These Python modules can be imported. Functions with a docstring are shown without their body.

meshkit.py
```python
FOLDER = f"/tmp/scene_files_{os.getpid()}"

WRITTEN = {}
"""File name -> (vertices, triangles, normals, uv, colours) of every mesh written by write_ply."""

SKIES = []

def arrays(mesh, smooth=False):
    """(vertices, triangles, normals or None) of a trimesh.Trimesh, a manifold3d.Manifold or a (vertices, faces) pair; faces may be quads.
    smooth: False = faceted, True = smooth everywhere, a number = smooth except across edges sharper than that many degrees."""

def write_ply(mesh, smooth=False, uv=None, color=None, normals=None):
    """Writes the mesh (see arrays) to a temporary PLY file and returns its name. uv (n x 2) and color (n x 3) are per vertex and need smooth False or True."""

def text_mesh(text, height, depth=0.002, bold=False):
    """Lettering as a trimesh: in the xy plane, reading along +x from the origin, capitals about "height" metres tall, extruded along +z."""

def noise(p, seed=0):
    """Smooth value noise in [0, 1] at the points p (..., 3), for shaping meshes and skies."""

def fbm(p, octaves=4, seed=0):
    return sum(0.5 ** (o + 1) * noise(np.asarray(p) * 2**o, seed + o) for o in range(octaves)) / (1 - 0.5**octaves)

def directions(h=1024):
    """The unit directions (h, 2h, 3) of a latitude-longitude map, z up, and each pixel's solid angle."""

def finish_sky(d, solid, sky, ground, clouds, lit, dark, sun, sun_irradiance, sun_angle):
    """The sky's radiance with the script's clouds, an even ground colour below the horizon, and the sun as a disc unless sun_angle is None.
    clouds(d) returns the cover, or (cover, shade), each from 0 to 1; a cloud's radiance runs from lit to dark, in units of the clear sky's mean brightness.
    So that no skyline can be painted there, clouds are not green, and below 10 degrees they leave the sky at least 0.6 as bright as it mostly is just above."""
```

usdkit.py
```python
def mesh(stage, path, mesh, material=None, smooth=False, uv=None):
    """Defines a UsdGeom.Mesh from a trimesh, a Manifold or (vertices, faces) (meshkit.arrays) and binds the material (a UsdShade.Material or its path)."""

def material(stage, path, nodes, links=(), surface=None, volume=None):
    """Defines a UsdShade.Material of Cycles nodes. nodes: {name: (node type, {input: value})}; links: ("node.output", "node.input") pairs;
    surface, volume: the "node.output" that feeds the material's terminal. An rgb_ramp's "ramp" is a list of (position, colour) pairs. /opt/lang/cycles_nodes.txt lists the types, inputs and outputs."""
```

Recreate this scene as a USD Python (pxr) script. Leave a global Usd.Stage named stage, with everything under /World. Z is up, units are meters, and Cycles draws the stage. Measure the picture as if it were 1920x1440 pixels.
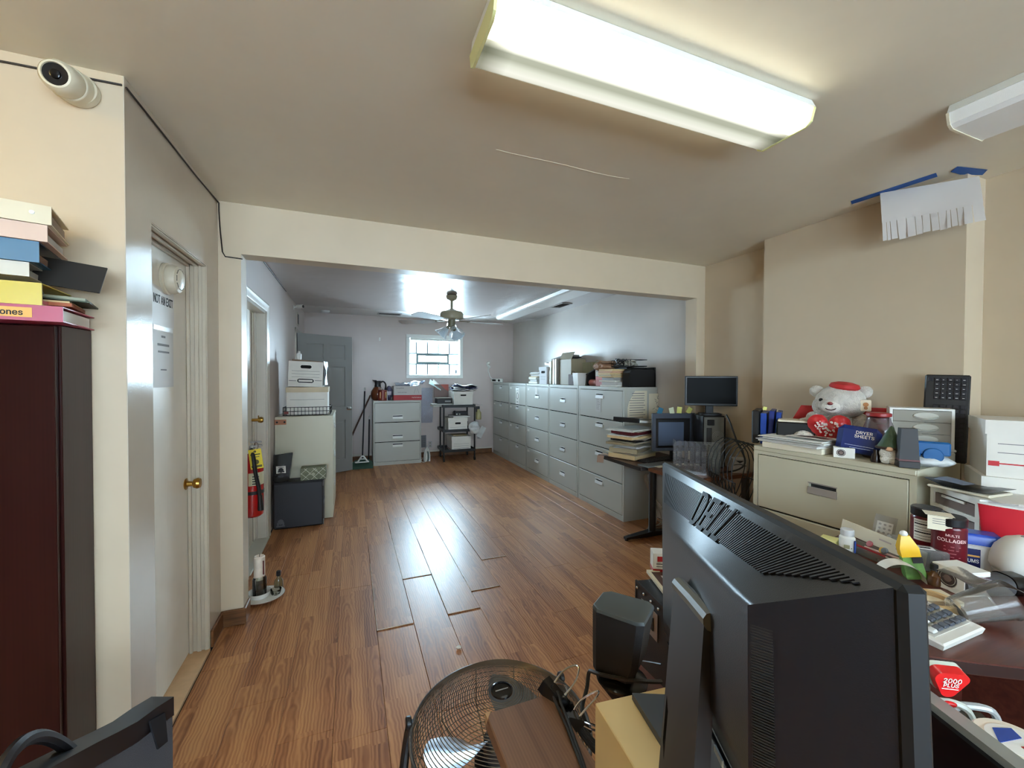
import math, random
import numpy as np, trimesh, manifold3d as m3, usdkit, meshkit
from shapely.geometry import Polygon, Point, box as sbox
from pxr import Usd, UsdGeom, UsdLux, UsdShade, Sdf, Gf, Vt

stage = Usd.Stage.CreateInMemory()
UsdGeom.SetStageUpAxis(stage, 'Z'); UsdGeom.SetStageMetersPerUnit(stage, 1.0)
UsdGeom.Xform.Define(stage, '/World'); UsdGeom.Scope.Define(stage, '/World/Looks')
rng = random.Random(7); PI = math.pi

# ---------------------------------------------------------------- camera
FPX, EYE = 768.24, 1.43
YAW, PITCH, ROLL = (math.radians(a) for a in (21.52, -0.933, 0.2006))
fw = np.array([math.sin(YAW)*math.cos(PITCH), math.cos(YAW)*math.cos(PITCH), math.sin(PITCH)])
rt = np.array([math.cos(YAW), -math.sin(YAW), 0.0]); up = np.cross(rt, fw)
rt, up = math.cos(ROLL)*rt + math.sin(ROLL)*up, -math.sin(ROLL)*rt + math.cos(ROLL)*up
cam = UsdGeom.Camera.Define(stage, '/World/camera')
M4 = Gf.Matrix4d(*rt, 0, *up, 0, *(-fw), 0, 0, 0, EYE, 1)
cam.AddTransformOp().Set(M4)
cam.CreateHorizontalApertureAttr(36.0); cam.CreateVerticalApertureAttr(27.0)
cam.CreateFocalLengthAttr(36.0*FPX/1920); cam.CreateClippingRangeAttr(Gf.Vec2f(0.02, 100))
cam.CreateExposureAttr(1.08)
cam.CreateFStopAttr(0.0)

# ---------------------------------------------------------------- sky and daylight
dome = UsdLux.DomeLight.Define(stage, '/World/sky')
dome.CreateColorAttr(Gf.Vec3f(0.72, 0.84, 1.0)); dome.CreateIntensityAttr(3.3)

def area_light(name, center, w, h, normal, color, inten):
    l = UsdLux.RectLight.Define(stage, '/World/' + name)
    l.CreateWidthAttr(w); l.CreateHeightAttr(h); l.CreateColorAttr(Gf.Vec3f(*color)); l.CreateIntensityAttr(inten)
    z = -np.array(normal, float); z /= np.linalg.norm(z)
    x = np.cross([0, 0, 1.0], z) if abs(z[2]) < .9 else np.array([1.0, 0, 0]); x /= np.linalg.norm(x); y = np.cross(z, x)
    l.AddTransformOp().Set(Gf.Matrix4d(*x, 0, *y, 0, *z, 0, *map(float, center), 1))
    return l

# ---------------------------------------------------------------- measuring helpers
def ray(px, py):
    return (px-960)/FPX*rt - (py-720)/FPX*up + fw
def at(px, py, x=None, y=None, z=None):
    d = ray(px, py)
    t = x/d[0] if x is not None else y/d[1] if y is not None else (z-EYE)/d[2]
    return np.array([0, 0, EYE]) + t*d
def span(npx, p):
    return npx*float((np.asarray(p, float)-[0, 0, EYE]) @ fw)/FPX

# ---------------------------------------------------------------- materials
def lin(c):
    c = np.asarray(c, float)/255.0
    return tuple(np.where(c < .04045, c/12.92, ((c+.055)/1.055)**2.4))
_mats = {}
def mat(name, rgb, rough=.5, metal=0., spec=.5, bump=0., bscale=200., vary=0., vscale=6., trans=0., coat=0., alpha=1., ior=1.5, emit=0., sheen=0.):
    """plain surface with optional tone variation and fine relief; rgb in sRGB 0..255"""
    if name in _mats: return _mats[name]
    base = lin(rgb)
    n = {'p': ('principled_bsdf', dict(base_color=base, roughness=rough, metallic=metal, specular_ior_level=spec, transmission_weight=trans, coat_weight=coat, coat_roughness=.08, ior=ior))}
    if alpha < 1: n['p'][1]['alpha'] = alpha
    if emit: n['p'][1].update(emission_color=base, emission_strength=emit)
    if sheen: n['p'][1].update(sheen_weight=sheen)
    L = []
    if bump or vary:
        n['tc'] = ('texture_coordinate', {})
    if vary:
        n['nz'] = ('noise_texture', dict(scale=vscale, detail=4., roughness=.6)); L.append(('tc.object', 'nz.vector'))
        lo, hi = tuple(x*(1-vary) for x in base), tuple(min(1, x*(1+vary)) for x in base)
        n['rp'] = ('rgb_ramp', dict(ramp=[(0.25, lo), (0.75, hi)])); L += [('nz.fac', 'rp.fac'), ('rp.color', 'p.base_color')]
    if bump:
        n['nb'] = ('noise_texture', dict(scale=bscale, detail=2.)); n['b'] = ('bump', dict(strength=min(1., bump), distance=.002 if bump <= 1 else .002*bump))
        L += [('tc.object', 'nb.vector'), ('nb.fac', 'b.height'), ('b.normal', 'p.normal')]
    _mats[name] = usdkit.material(stage, '/World/Looks/' + name, n, L, surface='p.BSDF')
    return _mats[name]

def wall_paint(name, rgb, rough, bump=.35, spec=.5, bscale=90., stain=.06, dist=.003):
    n = dict(tc=('texture_coordinate', {}), p=('principled_bsdf', dict(roughness=rough, specular_ior_level=spec)),
             nz=('noise_texture', dict(scale=1.3, detail=5., roughness=.65)), nb=('noise_texture', dict(scale=bscale, detail=3., roughness=.55)),
             nl=('noise_texture', dict(scale=5., detail=2.)), ad=('math', dict(math_type='multiply_add', value2=.12)),
             b=('bump', dict(strength=bump, distance=dist)))
    base = np.array(lin(rgb)); n['rp'] = ('rgb_ramp', dict(ramp=[(.3, tuple(base*(1-stain))), (.7, tuple(base*(1+stain*.5)))]))
    L = [('tc.object', 'nz.vector'), ('nz.fac', 'rp.fac'), ('rp.color', 'p.base_color'), ('tc.object', 'nb.vector'), ('tc.object', 'nl.vector'),
         ('nb.fac', 'ad.value1'), ('nl.fac', 'ad.value3'), ('ad.value', 'b.height'), ('b.normal', 'p.normal')]
    _mats[name] = usdkit.material(stage, '/World/Looks/' + name, n, L, surface='p.BSDF')
    return _mats[name]

def wood(name, c_dark, c_mid, c_light, rough=.35, along='y', freq=1.0, random_tone=True, strips=False, coat=.0, spec=.5):
    """streaky wood; the grain runs along the given axis of the object; strips: tones change per three-strip laminate lamella"""
    ax = 'xyz'.index(along)
    sc = [26*freq]*3; sc[ax] = 1.1*freq
    sc2 = [190*freq]*3; sc2[ax] = 5*freq
    n = dict(tc=('texture_coordinate', {}), oi=('object_info', {}), p=('principled_bsdf', dict(roughness=rough, specular_ior_level=.33 if strips else spec, coat_weight=coat, coat_roughness=.1)),
             off=('combine_xyz', {}), om=('math', dict(math_type='multiply', value2=37.0)), add=('vector_math', dict(math_type='add')),
             m1=('mapping', dict(scale=tuple(sc))), m2=('mapping', dict(scale=tuple(sc2))),
             n1=('noise_texture', dict(scale=1., detail=3., roughness=.6, distortion=.9)), n2=('noise_texture', dict(scale=1., detail=3., roughness=.65)),
             mx=('math', dict(math_type='multiply_add', value2=.55)), mr=('math', dict(math_type='multiply_add', value2=.2, value3=.11)),
             w1=('wave_texture', dict(scale=1.6, distortion=3.0, detail=2., detail_scale=.6)), wm=('math', dict(math_type='multiply_add', value2=.11)),
             rp=('rgb_ramp', dict(ramp=[(.28, lin(c_dark)), (.5, lin(c_mid)), (.74, lin(c_light))])))
    L = [('oi.random', 'om.value1'), ('om.value', 'off.z'), ('om.value', f'off.{along}'), ('tc.object', 'add.vector1')]
    if strips:
        n.update(sx=('separate_xyz', {}), fx=('math', dict(math_type='divide', value2=.0683)), fl=('math', dict(math_type='floor')), wn=('white_noise_texture', dict(dimensions='1D')),
                 ys=('math', dict(math_type='multiply_add', value2=1.4)), yd=('math', dict(math_type='divide', value2=.62)), yf=('math', dict(math_type='floor')),
                 cb=('combine_xyz', {}), wn2=('white_noise_texture', dict(dimensions='3D')), o2=('vector_math', dict(math_type='multiply', vector2=(21., 21., 21.))), add2=('vector_math', dict(math_type='add')))
        L += [('tc.object', 'sx.vector'), ('sx.x', 'fx.value1'), ('fx.value', 'fl.value1'), ('fl.value', 'wn.w'), ('wn.value', 'ys.value1'), ('sx.y', 'ys.value3'),
              ('ys.value', 'yd.value1'), ('yd.value', 'yf.value1'), ('fl.value', 'cb.x'), ('yf.value', 'cb.y'), ('cb.vector', 'wn2.vector'),
              ('wn2.color', 'o2.vector1'), ('o2.vector', 'add2.vector1'), ('off.vector', 'add2.vector2'), ('add2.vector', 'add.vector2'), ('wn2.value', 'mr.value1')]
        # nested cathedral rings, centred somewhere in every lamella
        n.update(f1=('math', dict(math_type='fraction')), f2=('math', dict(math_type='fraction')), rx=('math', dict(math_type='multiply_add', value2=1.5)), c1=('math', dict(math_type='multiply_add', value2=1., value3=-1.25)),
                 c2=('math', dict(math_type='multiply_add', value2=.55, value3=-.28)), cv=('combine_xyz', {}), nd=('noise_texture', dict(scale=9., detail=2.)), dv=('vector_math', dict(math_type='multiply_add', vector2=(.35, .35, 0.))))
        n['w1'] = ('wave_texture', dict(wave_type='rings', rings_direction='z', scale=1.7, distortion=1.2, detail=2., detail_scale=1.5))
        L += [('fx.value', 'f1.value1'), ('yd.value', 'f2.value1'), ('wn2.value', 'rx.value1'), ('f1.value', 'rx.value3'), ('rx.value', 'c1.value1'), ('f2.value', 'c2.value1'), ('c1.value', 'cv.x'), ('c2.value', 'cv.y'),
              ('tc.object', 'nd.vector'), ('nd.color', 'dv.vector1'), ('cv.vector', 'dv.vector3'), ('dv.vector', 'w1.vector')]
    else:
        L += [('off.vector', 'add.vector2'), ('oi.random', 'mr.value1')]
        if not random_tone: n['mr'][1].update(value2=.0, value3=.0)
    n['sh'] = ('math', dict(math_type='add', value2=.06 if random_tone else .22))
    L += [('add.vector', 'm1.vector'), ('add.vector', 'm2.vector'), ('m1.vector', 'n1.vector'), *([] if strips else [('m1.vector', 'w1.vector')]), ('m2.vector', 'n2.vector'), ('n1.fac', 'mx.value1'),
          ('mr.value', 'sh.value1'), ('sh.value', 'mx.value3'), ('n2.fac', 'wm.value1'), ('mx.value', 'wm.value3'), ('wm.value', 'rp.fac'), ('rp.color', 'p.base_color')]
    n['wv'] = ('math', dict(math_type='multiply_add', value2=.17 if strips else .08)); n['ws'] = ('math', dict(math_type='subtract', value2=.12))
    L = [l for l in L if l != ('wm.value', 'rp.fac')] + [('w1.fac', 'wv.value1'), ('wm.value', 'wv.value3'), ('wv.value', 'ws.value1'), ('ws.value', 'rp.fac')]
    n['bp'] = ('bump', dict(strength=.12, distance=.001)); L += [('n2.fac', 'bp.height'), ('bp.normal', 'p.normal')]
    _mats[name] = usdkit.material(stage, '/World/Looks/' + name, n, L, surface='p.BSDF')
    return _mats[name]

def clear_pane(name, rgb=(240, 245, 245), gloss=.06, ior=1.45, base_mix=0.0, body=(200, 200, 200), bumpy=0., bscale=60.):
    """thin clear sheet: light passes, fresnel reflection, optional milky share of a diffuse body"""
    n = dict(t=('transparent_bsdf', dict(color=lin(rgb))), g=('glossy_bsdf', dict(color=(1, 1, 1), roughness=gloss)), f=('fresnel', dict(IOR=ior)), m=('mix_closure', {}),
             d=('principled_bsdf', dict(base_color=lin(body), roughness=.4)), m2=('mix_closure', dict(fac=base_mix)))
    L = [('f.fac', 'm.fac'), ('t.BSDF', 'm.closure1'), ('g.BSDF', 'm.closure2'), ('m.closure', 'm2.closure1'), ('d.BSDF', 'm2.closure2')]
    if bumpy:
        n.update(tc=('texture_coordinate', {}), nb=('noise_texture', dict(scale=bscale, detail=2.)), b=('bump', dict(strength=bumpy, distance=.01)))
        L += [('tc.object', 'nb.vector'), ('nb.fac', 'b.height'), ('b.normal', 'g.normal'), ('b.normal', 'f.normal')]
    _mats[name] = usdkit.material(stage, '/World/Looks/' + name, n, L, surface='m2.closure' if base_mix else 'm.closure')
    return _mats[name]

# ---------------------------------------------------------------- naming, things and parts
_used = {}
def numbered(parent, name):
    k = (parent, name); i = _used.get(k, -1) + 1; _used[k] = i
    return f'{parent}/{name}' if i == 0 else f'{parent}/{name}_{i:03d}'
def _meta(p, label=None, cat=None, group=None, kind=None):
    for k, v in (('label', label), ('category', cat), ('group', group), ('kind', kind)):
        if v: p.SetCustomDataByKey(k, v)
def _pose(x, loc, rz, rx, ry):
    m = Gf.Matrix4d(1.0)
    for a, v in (((0, 1, 0), ry), ((1, 0, 0), rx), ((0, 0, 1), rz)):
        if v: m = m*Gf.Matrix4d().SetRotate(Gf.Rotation(Gf.Vec3d(*a), math.degrees(v)))
    m.SetTranslateOnly(Gf.Vec3d(*map(float, loc)))
    x.AddTransformOp().Set(m)
def thing(name, label, cat, loc=(0, 0, 0), rz=0., rx=0., ry=0., group=None, kind=None):
    x = UsdGeom.Xform.Define(stage, numbered('/World', name)); _pose(x, loc, rz, rx, ry)
    _meta(x.GetPrim(), label, cat, group, kind)
    return str(x.GetPath())
def part(parent, name, mesh, m, label=None, smooth=35, kind=None, loc=None, rz=0., rx=0., ry=0.):
    p = numbered(parent, name)
    g = usdkit.mesh(stage, p, mesh, m, smooth=smooth)
    if loc is not None or rz or rx or ry: _pose(g, loc if loc is not None else (0, 0, 0), rz, rx, ry)
    _meta(g.GetPrim(), label, kind=kind)
    return p
def solo(name, mesh, m, label, cat, loc=(0, 0, 0), rz=0., rx=0., ry=0., group=None, kind=None, smooth=35):
    p = numbered('/World', name); g = usdkit.mesh(stage, p, mesh, m, smooth=smooth); _pose(g, loc, rz, rx, ry)
    _meta(g.GetPrim(), label, cat, group, kind)
    return p
def struct(name, mesh, m, smooth=35):
    p = numbered('/World', name); g = usdkit.mesh(stage, p, mesh, m, smooth=smooth); _meta(g.GetPrim(), kind='structure'); return p
def sgroup(name, loc=(0, 0, 0), rz=0.):
    x = UsdGeom.Xform.Define(stage, numbered('/World', name)); _pose(x, loc, rz, 0, 0); _meta(x.GetPrim(), kind='structure'); return str(x.GetPath())

# ---------------------------------------------------------------- shapes
def tm(m):
    if isinstance(m, trimesh.Trimesh): return m
    v, f, _ = meshkit.arrays(m); return trimesh.Trimesh(v, f, process=False)
def cat(*ms):
    return trimesh.util.concatenate([tm(m) for m in ms])
def tr(m, d=(0, 0, 0), rx=0., ry=0., rz=0., s=None):
    m = tm(m).copy()
    if s is not None: m.apply_scale(s)
    for a, ang in (((1, 0, 0), rx), ((0, 1, 0), ry), ((0, 0, 1), rz)):
        if ang: m.apply_transform(trimesh.transformations.rotation_matrix(ang, a))
    m.apply_translation(d); return m
def bx(x0, x1, y0, y1, z0, z1, b=0.):
    """box, edges chamfered by b"""
    if b <= 0:
        m = trimesh.creation.box((x1-x0, y1-y0, z1-z0)); m.apply_translation(((x0+x1)/2, (y0+y1)/2, (z0+z1)/2)); return m
    b = min(b, .45*min(x1-x0, y1-y0, z1-z0)); P = []
    for X, sx in ((x0, 1), (x1, -1)):
        for Y, sy in ((y0, 1), (y1, -1)):
            for Z, sz in ((z0, 1), (z1, -1)):
                P += [(X, Y+sy*b, Z+sz*b), (X+sx*b, Y, Z+sz*b), (X+sx*b, Y+sy*b, Z)]
    return trimesh.convex.convex_hull(np.array(P))
def cb(w, d, h, b=0., c=(0, 0, 0)):
    """box on its base centre"""
    return bx(c[0]-w/2, c[0]+w/2, c[1]-d/2, c[1]+d/2, c[2], c[2]+h, b)
def hull(P): return trimesh.convex.convex_hull(np.asarray(P, float))
def mbox(x0, x1, y0, y1, z0, z1):
    return m3.Manifold.cube((x1-x0, y1-y0, z1-z0)).translate((x0, y0, z0))
def lathe(profile, n=32, closed=False):
    """profile of (r, z) from bottom to top about the z axis"""
    P = np.array(profile, float); a = np.linspace(0, 2*PI, n, endpoint=False); V = []; Fc = []
    for r, z in P: V += [(r*math.cos(t), r*math.sin(t), z) for t in a]
    k = len(P)
    for i in range(k if closed else k-1):
        i2 = (i+1) % k
        for j in range(n):
            a0, a1, b0, b1 = i*n+j, i*n+(j+1) % n, i2*n+j, i2*n+(j+1) % n
            Fc += [(a0, a1, b1), (a0, b1, b0)]
    m = trimesh.Trimesh(np.array(V), np.array(Fc), process=False)
    if not closed:
        for end, flip in ((0, True), (k-1, False)):
            if P[end][0] > 1e-6:
                c = len(m.vertices); vs = np.vstack([m.vertices, [0, 0, P[end][1]]]); rows = [(end*n+(j+1) % n, end*n+j, c) if flip else (end*n+j, end*n+(j+1) % n, c) for j in range(n)]
                m = trimesh.Trimesh(vs, np.vstack([m.faces, rows]), process=False)
    m.merge_vertices(); m.update_faces(m.nondegenerate_faces()); return m
def cyl(r, h, n=24, b=0., c=(0, 0, 0)):
    p = [(r, 0), (r, h)] if not b else [(r-b, 0), (r, b), (r, h-b), (r-b, h)]
    return tr(lathe(p, n), c)
def rod(a, b, r, n=8, r2=None):
    a, b = np.asarray(a, float), np.asarray(b, float); d = b-a; L = np.linalg.norm(d)
    m = lathe([(r, 0), (r if r2 is None else r2, L)], n)
    m.apply_transform(trimesh.geometry.align_vectors((0, 0, 1), d/L)); m.apply_translation(a); return m
def tube(P, r, n=6, smooth=0, closed=False):
    """round wire through the points"""
    P = np.asarray(P, float)
    if smooth:
        from scipy.interpolate import CubicSpline
        if closed: P = np.vstack([P, P[:1]])
        t = np.r_[0, np.cumsum(np.linalg.norm(np.diff(P, axis=0), axis=1))]
        P = CubicSpline(t, P, bc_type='periodic' if closed else 'not-a-knot' if len(P) > 3 else 'natural')(np.linspace(0, t[-1], smooth))
        if closed: P = P[:-1]
    k = len(P)
    T = np.roll(P, -1, 0)-np.roll(P, 1, 0) if closed else np.gradient(P, axis=0)
    T /= np.linalg.norm(T, axis=1, keepdims=True)+1e-12
    N = np.zeros_like(P); ref = np.array([0, 0, 1.0]) if abs(T[0][2]) < .9 else np.array([1.0, 0, 0])
    for i in range(k):
        ref = ref-T[i]*(ref @ T[i]); ref /= np.linalg.norm(ref)+1e-12; N[i] = ref
    B = np.cross(T, N); a = np.arange(n)*2*PI/n; rr = np.broadcast_to(r, (k,))
    V = (P[:, None]+rr[:, None, None]*(np.cos(a)[None, :, None]*N[:, None]+np.sin(a)[None, :, None]*B[:, None])).reshape(-1, 3); Fc = []
    for i in range(k if closed else k-1):
        for j in range(n):
            i2 = (i+1) % k; q = (i*n+j, i*n+(j+1) % n, i2*n+(j+1) % n, i2*n+j); Fc += [(q[0], q[1], q[2]), (q[0], q[2], q[3])]
    if not closed:
        for i, fl in ((0, 1), (k-1, 0)):
            for j in range(1, n-1): Fc.append((i*n, i*n+j+1, i*n+j) if fl else (i*n, i*n+j, i*n+j+1))
    return trimesh.Trimesh(V, np.array(Fc), process=False)
def prism(poly, h, z=0.):
    """polygon (points or shapely) in xy extruded up"""
    p = poly if hasattr(poly, 'exterior') else Polygon(poly)
    m = trimesh.creation.extrude_polygon(p, h, engine='earcut'); m.apply_translation((0, 0, z)); return m
def front(m):
    """turn something drawn in xy (extruded along z) so that it faces -y, its y becoming z"""
    return tr(m, rx=PI/2)
def yprism(poly, depth, y=0.):
    """polygon drawn in xz, extruded from y to y+depth"""
    m = front(prism(poly, depth)); m.apply_translation((0, y+depth, 0)); return m
def rrect(x0, x1, y0, y1, r, n=6):
    return sbox(x0+r, y0+r, x1-r, y1-r).buffer(r, quad_segs=n)
def text(s, h, c, depth=.0006, bold=True, wide=None):
    """lettering facing -y, centred at c"""
    m = meshkit.text_mesh(s, h, depth, bold); e = m.bounds; m.apply_translation(-np.array([(e[0][0]+e[1][0])/2, (e[0][1]+e[1][1])/2, 0]))
    if wide: m.apply_scale((wide/(e[1][0]-e[0][0]), 1, 1))
    m = front(m); m.apply_translation(c); return m
def sheet(w, d, bend=.004, seed=0, n=8, t=.0006, curl=0.):
    """a loose sheet of paper lying flat, slightly wavy, centre at origin"""
    g = np.linspace(-.5, .5, n+1); X, Y = np.meshgrid(g*w, g*d, indexing='ij')
    Z = bend*2*(meshkit.fbm(np.stack([X*7+seed*3.1, Y*7, X*0+seed], -1), 2, seed)-.3)+curl*(np.abs(X/w)*2)**3
    Z = np.maximum(Z, 0)
    V = np.concatenate([np.stack([X, Y, Z], -1).reshape(-1, 3), np.stack([X, Y, Z+t], -1).reshape(-1, 3)]); N = (n+1)**2; Fc = []
    for i in range(n):
        for j in range(n):
            a, b, c, d2 = i*(n+1)+j, (i+1)*(n+1)+j, (i+1)*(n+1)+j+1, i*(n+1)+j+1
            Fc += [(a, c, b), (a, d2, c), (N+a, N+b, N+c), (N+a, N+c, N+d2)]
    ring = [i*(n+1) for i in range(n+1)]+[n*(n+1)+j for j in range(1, n+1)]+[i*(n+1)+n for i in range(n-1, -1, -1)]+[j for j in range(n-1, 0, -1)]
    for k in range(len(ring)):
        a, b = ring[k], ring[(k+1) % len(ring)]; Fc += [(a, b, N+b), (a, N+b, N+a)]
    return trimesh.Trimesh(V, np.array(Fc), process=False)
def blob(spheres, res=.01, smooth=8):
    """one smooth body from overlapping ellipsoids (centre, radii)"""
    body = None
    for c, r in spheres:
        s = m3.Manifold.sphere(1.0, 40).scale(tuple(np.broadcast_to(r, 3).astype(float))).translate(tuple(map(float, c)))
        body = s if body is None else body+s
    m = tm(body.refine_to_length(res)); m.merge_vertices()
    return trimesh.smoothing.filter_taubin(m, iterations=smooth)
# ================================================================ materials of the room
WALL1 = wall_paint('cream_wall', (203, 185, 158), .42, bump=.25)
WALL2 = wall_paint('daylit_wall', (206, 192, 185), .36, bump=.3)  # front room paint, its cooler daylight tone put into the colour
SEMI = wall_paint('semigloss_wall', (198, 186, 168), .17, bump=.5, bscale=150., spec=.32)
CEIL1 = wall_paint('cream_ceiling', (223, 213, 191), .45, bump=.2, bscale=30.)
CEIL2 = wall_paint('glossy_ceiling', (192, 184, 180), .30, bump=.9, bscale=12., spec=.24, dist=.006)
TRIM = mat('trim_paint', (212, 206, 194), .3, bump=.15, bscale=40., vary=.05)
DOORFR = mat('door_frame_paint', (196, 184, 164), .3, bump=.15, bscale=40., vary=.05)
DOORW = mat('door_paint', (236, 230, 216), .42, bump=.1, bscale=60., vary=.04)
DOORG = mat('grey_door_paint', (142, 142, 140), .38, bump=.3, bscale=120.)
LAMINATE = wood('laminate', (108, 65, 40), (158, 103, 64), (192, 138, 90), rough=.36, strips=True)
LAMGLOSS = wood('laminate_lifted', (108, 70, 48), (154, 104, 70), (184, 134, 94), rough=.36, strips=True)
BASEWOOD = wood('baseboard_wood', (74, 46, 26), (118, 78, 46), (150, 104, 62), rough=.4, along='x', freq=1.4)
MAHOG = wood('mahogany', (36, 14, 13), (41, 17, 15), (47, 20, 17), rough=.24, along='z', freq=.8, spec=.28)
DESKWOOD = wood('desk_mahogany', (50, 22, 18), (80, 38, 30), (104, 56, 42), rough=.3, along='x')
WALNUT = wood('walnut_board', (68, 44, 32), (102, 70, 50), (128, 92, 66), rough=.4, along='y', freq=1.3)
RAWWOOD = mat('raw_plywood', (206, 168, 126), .7, vary=.12, vscale=12.)
DARK = mat('dark_gap', (14, 12, 10), .9)
BLACK = mat('black_plastic', (22, 22, 24), .42, bump=.15, bscale=500.)
BLACKG = mat('black_gloss', (14, 14, 16), .12)
BLACKM = mat('black_metal', (20, 20, 22), .35, spec=.6)
CHROME = mat('chrome', (210, 212, 214), .18, metal=1.)
STEEL = mat('brushed_steel', (180, 180, 178), .38, metal=1.)
BRASS = mat('brass', (190, 146, 70), .25, metal=1.)
WHITE = mat('white_plastic', (228, 228, 222), .35)
OFFW = mat('ivory_plastic', (214, 204, 178), .4)
PAPER = mat('paper', (226, 224, 216), .8)
PAPERC = mat('cream_paper', (224, 214, 190), .8)
PAPERG = mat('grey_paper', (190, 188, 184), .8)
INK = mat('ink', (34, 34, 38), .7)
INKG = mat('grey_ink', (128, 126, 124), .7)
CARD = mat('white_card', (222, 218, 208), .75, vary=.06)
CARDB = mat('beige_card', (206, 190, 160), .8, vary=.06)
KRAFT = mat('kraft_card', (192, 156, 98), .8, vary=.05)
MANILA = mat('manila', (214, 186, 138), .75, vary=.05)
FILEGREY = mat('file_grey', (182, 182, 173), .36, vary=.03, vscale=2.)
FILEBEIGE = mat('file_beige', (196, 190, 166), .42, vary=.03, vscale=2.)
RED = mat('red_plastic', (178, 30, 30), .35)
REDM = mat('red_card', (196, 44, 52), .6)
BLUET = mat('blue_tape', (38, 92, 168), .6)
BLUE = mat('blue_plastic', (30, 66, 150), .35)

H = 2.415
XL, XR, YP, YB = -.69, 2.92, 2.758, 7.38      # left wall, right wall, partition face, back wall
YN = 1.737                                    # wall on the near left, facing the camera

# ---------------------------------------------------------------- floor of laminate planks
fl = sgroup('floor')
part(fl, 'subfloor', cat(bx(-3.4, XR+.1, -2.9, YN, -.12, -.012), bx(-.95, XR+.1, YN, YB+.1, -.12, -.012)), DARK)
PW, PL, x0 = .2035, 1.235, .1355
ends = {-4: 2.37, -3: 2.05, -2: 1.79, -1: 1.719, 0: 2.40, 1: 2.952, 2: 2.413, 3: 2.62, 4: 3.045, 5: 2.2, 6: 2.75}
lifted = {(0, 2.40): .0045, (1, 2.952): .0035, (2, 2.413): .005, (3, 2.62): .004, (4, 3.045): .0035, (1, 1.717): .0015}
for k in range(-4, 14):
    xa, xb = x0+k*PW, x0+(k+1)*PW
    xa, xb = max(xa, XL+.004), min(xb, XR-.003)
    if xb-xa < .02: continue
    y = ends.get(k, 1.75+(k*.47) % 1.2)
    while y > -.2: y -= PL
    while y < YB:
        ya, yb = max(y, -.4), min(y+PL, YB-.002)
        if yb-ya > .03:
            dz = 0.; m = LAMINATE
            for (kk, yy), v in lifted.items():
                if kk == k and abs(yy-y) < .02: dz = v; m = LAMGLOSS if v > .002 else LAMINATE
            g = .0004 if not dz else .0012
            q = bx(xa+g, xb-g, ya+g, yb-g, -.012, dz, .0012)
            if dz:
                q.vertices[:, 2] += (q.vertices[:, 2] > dz-.004)*((q.vertices[:, 0]-xa)*rng.uniform(-.008, .004)+(q.vertices[:, 1]-ya)*rng.uniform(-.0012, .0008))
            pl = part(fl, 'plank', q, m, smooth=False)
            if dz > .002:
                e = [bx(xa+.002, xb-.002, ya-.0012, ya+.0022, dz-.002, dz+.0008)]
                if k in (0, 1, 2, 3): e.append(bx(xa-.0008, xa+.0018, ya, yb-.35, dz-.002, dz+.0007))
                part(pl, 'worn_edge', cat(*e), mat('worn_edge', (214, 200, 180), .6))
        y += PL
# the uncovered rest of the floor, behind and left of the camera
part(fl, 'old_flooring', cat(bx(-3.3, XL, -2.8, YN, -.012, 0), bx(XL, XR, -2.8, -.402, -.012, 0)), LAMINATE)
part(fl, 'threshold', bx(XL-.09, XL+.004, 1.93, 2.555, -.012, .004), RAWWOOD, label='bare plywood strip at the foot of the white door')

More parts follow.
